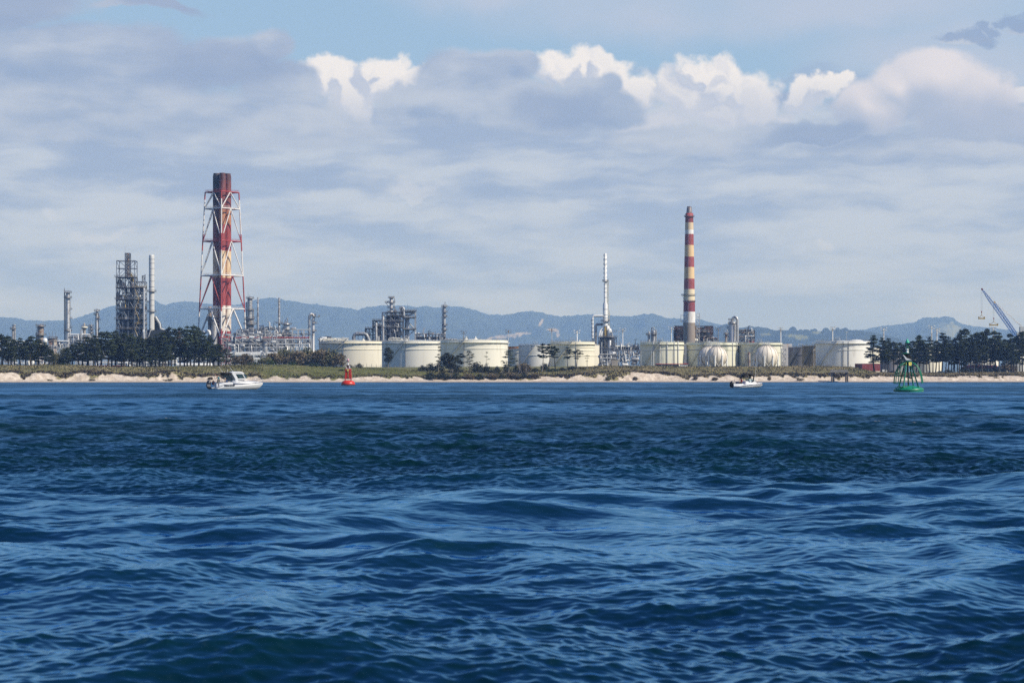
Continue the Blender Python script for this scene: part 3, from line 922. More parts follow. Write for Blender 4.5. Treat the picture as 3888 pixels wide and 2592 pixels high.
# ---------------------------------------------------------------- storage tanks
def tank(x, r, ytop, D, m, label, girder=None, rings=(), stair=None, cat='storage tank', vents=(), seams=(), rim=None, roofrail=True, roof_m=None, group=None, pipes=()):
    """r and x in photo pixels; girder = row of the wind girder; stair = (start deg, end deg), 270 faces the camera"""
    S = Site('storage_tank', x, D, label, cat, group)
    R_ = r * S.s; h = S.lz(ytop)
    S.part('shell', MB().lathe([(R_, -.6), (R_, h)], (0, 0, 0), 96), m)
    S.part('roof', MB().lathe([(R_ - .02, h - .05), (R_ * .5, h + R_ * .022), (.01, h + R_ * .045)], (0, 0, 0), 64), roof_m or m)
    if girder:
        z = S.lz(girder)
        q = MB(); n = 30
        q.lathe([(R_ - .1, -.1), (R_ + 1.35, -.1), (R_ + 1.35, .15), (R_ - .1, .15)], (0, 0, z), n, False)
        S.part('wind_girder', q, m)
    for y in rings:
        z = S.lz(y)
        S.part('stiffening_ring', MB().lathe([(R_ - .1, 0), (R_ + .32, 0), (R_ + .32, .22), (R_ - .1, .22)], (0, 0, z), 96, False), m)
    S.part('rim', MB().lathe([(R_ - .2, -.12), (R_ + .14, -.12), (R_ + .14, .14), (R_ - .2, .14)], (0, 0, h), 96, False), rim or m)
    if roofrail:
        q = MB(); q.rail((0, 0, h + .1), R_ - .1, 1.1, 40, 40, .05)
        S.part('hand_rail', q, DULL)
    for a in seams:
        a = math.radians(a)
        S.part('down_pipe', MB().cyl(((R_ + .28) * math.cos(a), (R_ + .28) * math.sin(a), -.3), ((R_ + .28) * math.cos(a), (R_ + .28) * math.sin(a), h - .4), .2, None, 6), DULL if m is not GREYT else DARK)
    if stair:
        a0, a1 = math.radians(stair[0]), math.radians(stair[1]); n = 44
        q = MB(); v = []; f = []
        for i in range(n + 1):
            t = i / n; a = a0 + (a1 - a0) * t; z = .2 + (h - .4) * t
            for rr, dz in ((R_ + .12, -.35), (R_ + 1.15, -.35), (R_ + 1.15, .1), (R_ + .12, .1)):
                v.append((rr * math.cos(a), rr * math.sin(a), z + dz))
        for i in range(n):
            for k in range(4):
                f.append((i * 4 + k, i * 4 + (k + 1) % 4, i * 4 + 4 + (k + 1) % 4, i * 4 + 4 + k))
        q.add(v, f)
        st = S.part('stair', q, m if m not in (GREYT, BROWNT) else DARK)
        q = MB(); pv = None
        for i in range(0, n + 1, 2):
            t = i / n; a = a0 + (a1 - a0) * t; z = .3 + (h - .4) * t
            p = ((R_ + 1.12) * math.cos(a), (R_ + 1.12) * math.sin(a), z)
            q.cyl(p, (p[0], p[1], z + 1.1), .06, None, 4)
            if pv:
                q.cyl((pv[0], pv[1], pv[2] + 1.1), (p[0], p[1], z + 1.1), .07, None, 4)
            pv = p
        S.part('stair_rail', q, DULL, st)
        # landing with a small gantry at the head of the stair
        a = a1
        cx, cy = (R_ - .6) * math.cos(a), (R_ - .6) * math.sin(a)
        q = MB(); q.box((cx, cy, h + 1.4), (3.4, 2.4, .2), a)
        for dx in (-1.5, 1.5):
            for dy in (-1, 1):
                q.cyl((cx + dx, cy + dy, h), (cx + dx, cy + dy, h + 2.7), .09, None, 4)
        for dy in (-1, 1):
            q.cyl((cx - 1.5, cy + dy, h + 2.6), (cx + 1.5, cy + dy, h + 2.6), .09, None, 4)
        S.part('stair_head', q, PALE)
    for vx, vw in vents:
        q = MB(); w = vw * S.s / 2; zc = h + R_ * .03
        if vw > 40:
            q.lathe([(w, -.6), (w * .8, .3), (w * .4, .9), (.01, 1.1)], (S.lx(vx), 0, zc), 20)
        else:
            q.lathe([(w, -.4), (w * .55, w * .28), (w * .25, w * .55), (w * .12, w * .6), (w * .12, w * 1.0), (.01, w * 1.05)], (S.lx(vx), 0, zc), 14)
        S.part('roof_vent', q, m)
    for px, pr in pipes:
        X = S.lx(px); Y = -math.sqrt(max(R_ * R_ - X * X, 1)) - pr - .2
        S.part('down_pipe', MB().tube([(X, Y, 0), (X, Y, h - .5), (X, Y + 1.6, h + .7), (X, Y + 4, h + .7)], pr, 7), PALE)
    return S


tank(1341, 128, 1297, 1660, CREAM, 'cream storage tank half behind brown bushes, first of the three big cream ones', 1305, (1329,), (207, 262), seams=(258,), vents=((1380, 18),), pipes=())
tank(1578, 128, 1297, 1570, CREAM2, 'big cream storage tank behind the lone tree on the grass', 1305, (1329,), (210, 256), seams=(256,), vents=((1545, 18),))
tank(1800, 128, 1293, 1480, CREAM2, 'widest cream storage tank behind the dark bushes and leaning pines', 1302, (1326,), (210, 256), seams=(254,), vents=((1770, 22), (1806, 24)))
S_ = tank(1978, 58, 1324, 1640, CREAM, 'small cream tank with orange rim squeezed between two larger tanks', None, (1338,), None, rim=ORNG, roofrail=False)
R_ = 58 * S_.s
q_ = MB(); q_.lathe([(R_ - .5, 0), (R_ + .9, 0), (R_ + .9, 1.3), (R_ - .5, 1.3)], (0, 0, S_.lz(1322)), 60, False); S_.part('roof_walkway', q_, ORNG)
tank(2033, 64, 1311, 1590, OFFW, 'weathered grey-white tank with a diagonal stair, behind tall thin pines', None, (1350,), (212, 270), rim=GREYR)
tank(2204, 72, 1311, 1585, CREAM, 'plain cream tank showing only its edge next to the furnace', None, (1352,), None)
tank(2174, 84, 1299, 1470, CREAM, 'cream tank with a wind girder and three rings, behind two thin pines', 1307, (1320, 1333, 1352), (215, 268), vents=((2201, 14),), seams=(277,))
tank(2514, 83, 1300, 1540, GREENC, 'dingy cream tank covered with pipes, above a low red roofed shed', 1308, (1313,), (213, 262), pipes=((2476, .35), (2500, .3), (2528, .3), (2555, .3), (2570, .4)))
tank(2703, 98, 1302, 1545, GREENC, 'broad pale tank standing behind the pair of spherical tanks', 1310, (1330,), (210, 250), pipes=((2775, .35), (2793, .35)))
tank(2886, 84, 1303, 1545, GREENC, 'green stained cream tank standing behind the single spherical tank', 1309, (1338,), (212, 262), pipes=((2960, .35),))
tank(2944, 63, 1306, 1650, GREYR, 'plain grey tank with a rust streak, mostly hidden behind a cream one', None, (), None, roofrail=False)
tank(3040, 47, 1319, 1560, GREYT, 'dark grey tank with a diagonal stair', None, (1348,), (205, 262))
tank(3093, 48, 1314, 1535, BROWNT, 'dark brown tank beside the big white one', None, (1337,), (205, 262))
tank(3200, 102, 1297, 1480, WTANK, 'big white storage tank close to the maroon shed', 1305, (1330,), (205, 250), seams=(262, 273), vents=((3252, 60),))
tank(3303, 42, 1322, 1600, CREAM, 'beige tank rising behind the maroon shed and the first pine', None, (1350,), None)
tank(3386, 44, 1330, 1560, GREYT, 'grey tank seen between pine trunks beside the beige tank', None, (1350,), None)
tank(3522, 54, 1325, 1560, CREAM, 'beige tank seen between the pine trunks just beyond the green buoy', None, (1350,), None)
tank(3735, 58, 1302, 1560, CREAM2, 'tall cream tank glimpsed through pines above the red roofed house', None, (1340,), None)
tank(3868, 50, 1310, 1600, OFFW, 'off-white tank glimpsed through the last pines under the crane', None, (1340,), None)
for x_, w_, lb_ in ((110, 15, 'small white upright tank on the grass, the wider of two'), (125, 11.5, 'small white upright tank on the grass, the narrower of two')):
    S_ = Site('small_tank', x_, 1168 if x_ < 120 else 1172, lb_, 'small tank', 'small white tanks on the grass')
    r_ = w_ / 2 * S_.s; h_ = S_.lz(1370)
    S_.part('shell', MB().lathe([(r_, -.3), (r_, h_ - .35), (r_ * .8, h_ - .05), (.01, h_)], (0, 0, 0), 20), WHITE)
    S_.part('lid', MB().lathe([(.35, 0), (.35, .25), (.01, .25)], (0, 0, h_ - .02), 10), PALE)


# ---------------------------------------------------------------- spherical tanks
def sphere_tank(x, yc, r, D, label):
    S = Site('spherical_tank', x, D, label, 'spherical tank')
    R_ = r * S.s; zc = S.lz(yc)
    S.part('shell', MB().ball((0, 0, zc), R_, 40, 24), mat('sphere_cream', (.76, .69, .575), .5, 0, .05, .1, stain=(.6, .53, .43), stain_amt=.05, stretch=4))
    for k in range(9):
        a = math.radians(40 * k + 14)
        p = MB(); p.cyl(((R_ + .05) * math.cos(a), (R_ + .05) * math.sin(a), -.4), ((R_ + .05) * math.cos(a), (R_ + .05) * math.sin(a), zc + .8), .55, None, 10)
        S.part('leg', p, WHITE)
    b = MB()
    for k in range(9):
        a, c = math.radians(40 * k + 14), math.radians(40 * k + 54)
        A = ((R_ + .05) * math.cos(a), (R_ + .05) * math.sin(a)); B = ((R_ + .05) * math.cos(c), (R_ + .05) * math.sin(c))
        b.cyl((*A, zc * .62), ((A[0] + B[0]) / 2, (A[1] + B[1]) / 2, .2), .13, None, 5); b.cyl((*B, zc * .62), ((A[0] + B[0]) / 2, (A[1] + B[1]) / 2, .2), .13, None, 5)
    S.part('brace', b, WHITE)
    for k in range(15):
        a = math.radians(24 * k + 4)
        pts = [((R_ + .13) * math.sin(t) * math.cos(a), (R_ + .13) * math.sin(t) * math.sin(a), zc + (R_ + .13) * math.cos(t)) for t in np.linspace(.12, 2.2, 14)]
        S.part('spray_pipe', MB().tube(pts, .085, 5, False), mat('spray_pipe_brown', (.22, .19, .16), .7))
    q = MB(); q.lathe([(.2, 0), (R_ * .34, 0), (R_ * .34, .25), (.2, .25)], (0, 0, zc + R_ * .99), 16, False)
    p = S.part('platform', q, PALE)
    q = MB(); q.rail((0, 0, zc + R_ * .99 + .2), R_ * .33, 1.2, 14, 10, .08)
    S.part('hand_rail', q, PALE, p)
    q = MB()
    for dx in (-1.2, .4, 1.6):
        q.cyl((dx, 0, zc + R_ * .95), (dx, 0, zc + R_ + 2.4 + dx * .3), .22, None, 6)
    S.part('relief_valve', q, PALE)
    return S


sphere_tank(2692, 1354, 40, 1478, 'cream spherical tank half hidden behind its twin')
sphere_tank(2722, 1354, 40, 1455, 'cream spherical tank on white legs in front of its twin')
S_ = sphere_tank(2910, 1356, 46, 1460, 'largest cream spherical tank on white legs, standing alone')
q_ = MB(); lattice(q_, S_.lx(2968), S_.lx(2984), -2, 2, [0, 3, 6, 9, 12], 1, 1, .22, True, 'X'); S_ = Site('stair_tower', 2976, 1462, 'white lattice stair tower beside the largest spherical tank', 'stair tower')
q_ = MB(); lattice(q_, -1.5, 1.5, -1.2, 1.2, [0, 3, 6, 9, 12.5], 1, 1, .22, True, 'Z'); S_.part('frame', q_, PALE)
for z_ in (3, 6, 9, 12):
    S_.part('landing', MB().box((0, 0, z_ + .12), (3, 2.4, .15)), DECK)
for i_, z_ in enumerate((0, 3, 6, 9)):
    S_.part('flight', MB().beam((-1.3 if i_ % 2 else 1.3, -.6, z_), (1.3 if i_ % 2 else -1.3, -.6, z_ + 3), .35), PALE)

# ---------------------------------------------------------------- upright columns and stacks
column(49, 9, 1240, 1500, 'small grey twin column above the outermost pines', ((1250, 1.3),), ((7, 0, 1236, None, .75, 2),), rods=((3, 1228, 1240), (7, 1230, 1240)), m=DULL)
column(155, 22, 1234, 1500, 'stout rusty column with a hooked overhead pipe, above the pines', ((1240, 1.6), (1273, 1.9)), ((-10, -1, 1238, None, .5, 2), (-16, 0, 1262, None, .45, 0)), m=RUSTY, rods=((-17, 1222, 1275), (6, 1222, 1236), (10, 1225, 1240)))
column(200, 33, 1284, 1470, 'wide rust streaked vessel with a railed top, beside the pines', ((1285, .6), (1296, .4)), ((8, -3.2, 1290, None, .3, 0),), top='flat', m=RUSTY, rods=((-12, 1264, 1284), (0, 1258, 1284), (12, 1262, 1284)), name='process_vessel', cat='process vessel')
column(258, 15, 1109, 1600, 'tall slim silver column with a side pipe, standing alone above the pines', ((1112, 1.4), (1132, 1.6), (1257, 1.6)), ((-13, 0, 1096, None, .42, 0), (-9.5, .5, 1120, None, .22, 0)), wide=(1257, 19), ladder=(10, 1132, 1300), rods=((-13, 1091, 1110), (1, 1097, 1110)), bands_=(1150, 1190, 1225))
S_ = Site('vent_tower', 320, 1600, 'pale concrete tower with a broad flat cap', 'tower')
S_.part('shaft', MB().lathe([(1.15, 0), (1.15, S_.lz(1262)), (1.0, S_.lz(1258)), (1.25, S_.lz(1250)), (2.3, S_.lz(1246))], n=14), CONC)
S_.part('cap', MB().lathe([(2.0, 0), (2.6, .3), (2.6, 1.1), (1.2, 1.3), (.01, 1.3)], (0, 0, S_.lz(1246)), 14), CREAM)
S_.part('hand_rail', MB().rail((0, 0, S_.lz(1240)), 2.5, 1.1, 12, 8, .08), DULL)
S_.part('cap_vent', MB().lathe([(.8, 0), (.7, 2.4), (.3, 3.2), (.01, 3.2)], (0, 0, S_.lz(1241)), 10), CONC)
column(346, 7, 1232, 1615, 'thin dull column with crowded platforms next to a taller one', ((1240, 1.4), (1252, 1.6), (1266, 1.4)), ((-8, 0, 1234, None, .3, 0), (6, .3, 1246, None, .3, 0)), m=DULL, rods=((-7, 1228, 1240), (2, 1222, 1234)))
column(368, 8, 1178, 1620, 'slim grey column with two side pipes behind the pines', ((1182, 1.4), (1195, 1.7, 90, 290), (1208, 1.5, -90, 100)), ((6, 0, 1186, None, .28, 0), (-6, 0, 1190, None, .22, 0)), rods=((-2, 1170, 1180), (2, 1172, 1180)), ladder=(7, 1190, 1270))
column(949, 19, 1128, 1650, 'thick grey column close beside the flare tower', ((1134, 1.3), (1178, 1.2, 180, 360), (1210, 1.8), (1216, 2.6, 100, 260), (1232, 3.2), (1254, 2.8)), ((13, 0, 1172, None, .5, 0), (-13, 0, 1146, None, .4, 0)), m=DULL, rods=((-7, 1107, 1128), (0, 1119, 1128)), bands_=(1150, 1190), wide=(1212, 24))
column(979, 6, 1129, 1640, 'plain thin stack between the thick column and a taller thin stack', (), (), top='flat', m=DULL, name='thin_stack', cat='stack', wide=(1194, 8), bands_=(1150, 1170))
column(1060, 8, 1130, 1660, 'thin grey stack with a rusty tip', ((1228, 1.8),), (), top='flat', m=DULL, name='thin_stack', cat='stack', bands_=(1145, 1158, 1172, 1186, 1200, 1214))
S_ = column(1088, 24, 1225, 1640, 'round bellied vessel with a ring of platforms and hooked pipes on top', ((1232, 1.8), (1252, 2.0), (1266, 2.2)), ((4, -1, 1208, 1224, .3, 2), (-5, .5, 1212, 1224, .3, 0), (10, 0, 1238, None, .4, 0), (-12, 0, 1240, None, .5, 0)), m=SILVER, name='process_vessel', cat='process vessel', rods=((-16, 1200, 1250),))
column(1189, 12, 1209, 1610, 'grey column with a big looped overhead pipe and a side platform', ((1202, 1.2), (1204, 4.0, -40, 40), (1228, 1.5, -100, 100), (1258, 1.5, -100, 100)), ((-14, -.5, 1191, None, .85, 2), (-18, 0, 1200, None, .35, 0)), rods=((4, 1188, 1204), (7, 1187, 1204), (9, 1190, 1204)))
column(1007, 18, 1297, 1500, 'squat silver vessel under a dark platform, in front of the pipe racks', ((1294, 1.7), (1291, 1.2), (1312, .6)), ((-8, -1.5, 1285, None, .25, 0),), name='process_vessel', cat='process vessel', wide=(1346, 14))
column(1687, 11, 1156, 1720, 'tall slim column wound with a spiral pipe, behind the widest tank', ((1165, 1.5), (1186, 1.5, -80, 80), (1203, 1.5, -80, 80), (1236, 1.5, -80, 80), (1254, 1.3)), ((-8, 0, 1168, None, .3, 0),), m=DULL, rods=((5, 1146, 1160), (0, 1150, 1158)))
o_ = [o for o in COL.objects if o.get('label', '').startswith('tall slim column wound')][0]
s_ = 1720 / F
MB().tube([((5.5 * s_ + .25) * math.cos(t), (5.5 * s_ + .25) * math.sin(t), 18 + 1.15 * t) for t in np.linspace(0, 17, 90)], .28, 5).build('spiral_pipe', DARK, o_)
MB().cyl((5 * s_, 0, wz(1147, 1720) - o_.location.z), (-.6, 0, wz(1147, 1720) - o_.location.z), .14, None, 5).build('davit_arm', DULL, o_)
column(2464, 10, 1259, 1600, 'shorter of two rusty topped columns side by side', ((1272, 1.4, 120, 260),), (), m=DULL)
column(2482, 15, 1254, 1600, 'broader of two rusty topped columns side by side', ((1270, 1.2, 200, 340),), ((-8, 0, 1243, None, .4, 2), (8, -.6, 1250, None, .4, 0), (10, .5, 1252, None, .4, 0)), m=DULL, rods=((3, 1243, 1254),))
column(2756, 8, 1262, 1610, 'little dark column with a hooked pipe beside the fat silver one', ((1270, 1.5),), ((6, 0, 1252, None, .3, 2),), m=RUSTY, rods=((-4, 1246, 1262),))
column(2781, 29, 1219, 1620, 'fat silver column with a tall looped pipe', ((1216, .4), (1229, .5)), ((19, -.5, 1203, None, .95, -1), (8, -3.2, 1232, None, .35, 0)), ladder=(-17, 1225, 1300), rods=((-9, 1211, 1222), (-4, 1212, 1222)), bands_=(1229,))

# ---------------------------------------------------------------- striped chimney
def build_chimney():
    D = 1800
    S = Site('chimney', 2617, D, 'tall red and cream banded chimney', 'chimney')
    s = S.s
    r1, r2, cr, wh, fr = (.40, .05, .04), (.24, .045, .05), (.78, .56, .30), (.82, .80, .76), (.34, .075, .075)
    B = bands('chimney_paint', [(1420, (.30, .25, .20)), (1227, wh), (1184, r2), (1153, fr), (1143, (.80, .68, .46)), (1100, fr), (1059, cr), (1016, fr), (975, cr), (931, fr), (891, wh), (875, (.70, .55, .36)), (847, r2), (823, r1), (808, r1)], D, S.z, ((.62, .50, .40), .75))
    zt = lambda y: S.lz(y)
    S.part('shaft', MB().lathe([(23.5 * s, -1), (23 * s, zt(1225)), (15.3 * s, zt(826)), (15 * s, zt(811)), (12 * s, zt(810))], n=36), B)
    S.part('cap', MB().lathe([(11.5 * s, zt(811)), (11 * s, zt(806)), (8.4 * s, zt(784)), (7.5 * s, zt(784)), (7.3 * s, zt(790)), (.01, zt(790))], n=24), mat('sooty_metal', (.25, .22, .22), .6, .3, .3, .4, stain=(.06, .05, .05), stain_amt=.3))
    for y, ex in ((824, 1.0), (1123, .5), (1146, .6)):
        r = (15.3 + (23 - 15.3) * (y - 826) / 399) * s
        ring_platform(S, zt(y), r + ex, r - .1)
    q = MB(); q.box((-25 * s, -1, zt(1122)), (2.6, 2.6, .2)); q.rail((-25 * s, -1, zt(1122)), 1.3, 1.3, 8, 6, .09); q.beam((-25 * s, -1, zt(1122)), (-20 * s, -1, zt(1142)), .25)
    S.part('side_platform', q, DULL)
    q = MB(); q.box((-26 * s, -1.2, zt(1222)), (3, 3, .3)); q.rail((-26 * s, -1.2, zt(1222)), 1.5, 1.3, 8, 6, .1)
    q.box((-26 * s, -1.2, zt(1197)), (3, 3, .3))
    for dx in (-1.4, 1.4):
        for dy in (-1.4, 1.4):
            q.beam((-26 * s + dx, -1.2 + dy, zt(1225)), (-26 * s + dx, -1.2 + dy, zt(1195)), .2)
    S.part('side_platform', q, PALE)
    q = MB(); x0, x1 = S.lx(2645), S.lx(2656)
    lattice(q, x0, x1, -1.2, 1.2, [zt(y) for y in (1300, 1286, 1272, 1258, 1244, 1230, 1216, 1202, 1190)], 1, 1, .2, True, 'Z')
    S.part('ladder_cage', q, PALE)
    l = MB()
    for dx in (-.3, .3):
        l.cyl((dx - 1, -22.7 * s - .3, zt(1225)), (dx - 1, -15.7 * s - .3, zt(828)), .07, None, 4)
    S.part('ladder', l, DULL)


build_chimney()
S_ = Site('boiler_house', 2617, 1815, 'rust brown open boiler house around the foot of the striped chimney', 'boiler house')
S_.part('casing', MB().box((S_.lx(2577.5), 2, S_.lz(1238) / 2 + 4), (35 * S_.s, 9, S_.lz(1238) - 8)), BROWNR)
S_.part('casing', MB().box((S_.lx(2690), 2, S_.lz(1238) / 2 + 4), (30 * S_.s, 9, S_.lz(1238) - 8)), BROWNR)
S_.part('casing', MB().box((S_.lx(2660), 7, S_.lz(1242) / 2 + 3), (38 * S_.s, 5, S_.lz(1242) - 6)), BROWNR)
S_.part('duct', MB().box((S_.lx(2661), -2.6, S_.lz(1256)), (64 * S_.s, 3, 12 * S_.s)), mat('peeling_duct', (.55, .45, .38), .8, 0, .2, .3, stain=RUST, stain_amt=.5))
q_ = MB(); lattice(q_, S_.lx(2560), S_.lx(2706), -4.5, 6, [0] + [S_.lz(y) for y in (1330, 1300, 1285, 1268, 1252, 1238)], 7, 1, .4, True, 'Z', 4); S_.part('frame', q_, DARK)
for y_ in (1300, 1280, 1262):
    deck(S_, S_.lx(2632), S_.lx(2706), -5, -3.2, S_.lz(y_))
drum(S_, S_.lx(2625), S_.lx(2648), S_.lz(1292), 1.6, -7, CREAM2)
for i_, x_ in enumerate((2600, 2608, 2634, 2670, 2682)):
    S_.part('riser_pipe', MB().tube([(S_.lx(x_), -5.5, 0), (S_.lx(x_), -5.5, S_.lz(1262 + 6 * i_)), (S_.lx(x_) + 2, -3.5, S_.lz(1256 + 6 * i_))], .42, 7), RUSTY)


# ---------------------------------------------------------------- white stack with helical strakes, and its furnace
def build_white_stack():
    D = 1700
    S = Site('white_stack', 2298, D, 'slender white stack with spiral fins near the top and a looped duct', 'stack')
    s = S.s; zt = S.lz
    S.part('shaft', MB().lathe([(9 * s, zt(1300)), (9 * s, zt(1156)), (5.2 * s, zt(1146)), (5.0 * s, zt(963)), (4.2 * s, zt(962)), (4.2 * s, zt(966)), (.01, zt(966))], n=24), WHITE)
    for ph in range(3):
        q = MB(); v = []; f = []; n = 90
        for i in range(n + 1):
            t = i / n; a = ph * 2.094 + t * 11.5; z = zt(1062) + (zt(968) - zt(1062)) * t
            for rr, dz in ((4.9 * s, -.12), (6.7 * s, -.12), (6.7 * s, .12), (4.9 * s, .12)):
                v.append((rr * math.cos(a), rr * math.sin(a), z + dz))
        for i in range(n):
            for k in range(4):
                f.append((i * 4 + k, i * 4 + (k + 1) % 4, i * 4 + 4 + (k + 1) % 4, i * 4 + 4 + k))
        q.add(v, f); S.part('spiral_fin', q, WHITE)
    for y in (985, 1005, 1080, 1095, 1110, 1130, 1175, 1196, 1207):
        r = (5.1 if y < 1146 else 9) * s
        S.part('flange', MB().ring((0, 0, zt(y)), r + .12, r - .05, 20, .3), DULL)
    ring_platform(S, zt(1069), 5 * s + 1.5, 5 * s); ring_platform(S, zt(1220), 9 * s + 1.8, 9 * s)
    q = MB(); x0, x1 = S.lx(2307), S.lx(2314)
    lattice(q, x0, x1, .5, 2, [zt(y) for y in (1300, 1280, 1260, 1240, 1220, 1200, 1180)], 1, 1, .28, True, 'Z')
    lattice(q, S.lx(2305), S.lx(2310), .6, 1.8, [zt(y) for y in (1180, 1160, 1140, 1120, 1100, 1080, 1062)], 1, 1, .22, True, 'Z')
    S.part('ladder_cage', q, mat('pale_yellow_steel', (.52, .46, .30), .6, 0, .15, .3))
    q = MB(); q.tube([(S.lx(2249.5), -1, zt(1320)), (S.lx(2249.5), -1, zt(1208)), (S.lx(2251), -1, zt(1202)), (S.lx(2256), -1, zt(1199)), (S.lx(2290), -1, zt(1199))], 4.6 * s, 12)
    S.part('looped_duct', q, WHITE)
    for y in (1215, 1230, 1245, 1260, 1275):
        S.part('duct_flange', MB().ring((S.lx(2249.5), -1, zt(y)), 4.6 * s + .2, 4.4 * s, 14, .3), DULL)
    q = MB(); q.tube([(S.lx(2262), 2, zt(1400)), (S.lx(2262), 2, zt(1236)), (S.lx(2266), 2, zt(1231)), (S.lx(2292), 2, zt(1231))], 5 * s, 10)
    S.part('lower_duct', q, DULL)
    return S


build_white_stack()
S_ = Site('furnace', 2306, 1690, 'tall grey furnace with a yellow upright, under the slender white stack', 'furnace')
S_.part('fire_box', MB().box((S_.lx(2306), 3, S_.lz(1280) / 2), (56 * S_.s, 8, S_.lz(1280))), STEEL)
S_.part('hood', MB().lathe([(26 * S_.s, S_.lz(1280)), (20 * S_.s, S_.lz(1262)), (10 * S_.s, S_.lz(1236))], (0, 2, 0), 8, False), DULL)
S_.part('yellow_upright', MB().box((S_.lx(2298), -3, (S_.lz(1240) + S_.lz(1320)) / 2), (6.5 * S_.s, 1.6, S_.lz(1240) - S_.lz(1320))), YEL)
S_.part('vessel', MB().lathe([(.01, S_.lz(1284)), (9 * S_.s, S_.lz(1278)), (9 * S_.s, S_.lz(1255)), (5 * S_.s, S_.lz(1247)), (.01, S_.lz(1247))], (S_.lx(2314), -3, 0), 16), WHITE)
S_.part('vessel', MB().lathe([(7 * S_.s, 0), (7 * S_.s, S_.lz(1295)), (4 * S_.s, S_.lz(1290)), (.01, S_.lz(1290))], (S_.lx(2314), -4, 0), 14), SILVER)
for x_, y_ in ((2279, 1248), (2286, 1250), (2291, 1246)):
    S_.part('offtake_pipe', MB().tube([(S_.lx(x_ - 6), -2.5, S_.lz(1278)), (S_.lx(x_), -2.5, S_.lz(y_ + 8)), (S_.lx(x_ + 8), -1, S_.lz(y_))], .7, 8), WHITE)
q_ = MB(); lattice(q_, S_.lx(2272), S_.lx(2340), -5, 0, [0] + [S_.lz(y) for y in (1370, 1348, 1325, 1303, 1281)], 5, 1, .35, True, 'Z', 3); S_.part('frame', q_, STEEL)
for y_ in (1281, 1325, 1348):
    deck(S_, S_.lx(2266), S_.lx(2344), -6, -4, S_.lz(y_))
deck(S_, S_.lx(2318), S_.lx(2342), -6.2, -4, S_.lz(1262))
for k_, x_ in enumerate((2276, 2283, 2322, 2330, 2336)):
    S_.part('riser_pipe', MB().cyl((S_.lx(x_), -5.6, 0), (S_.lx(x_), -5.6, S_.lz(1290 + 9 * k_)), .4, None, 7), PALE if k_ % 2 else DARK)


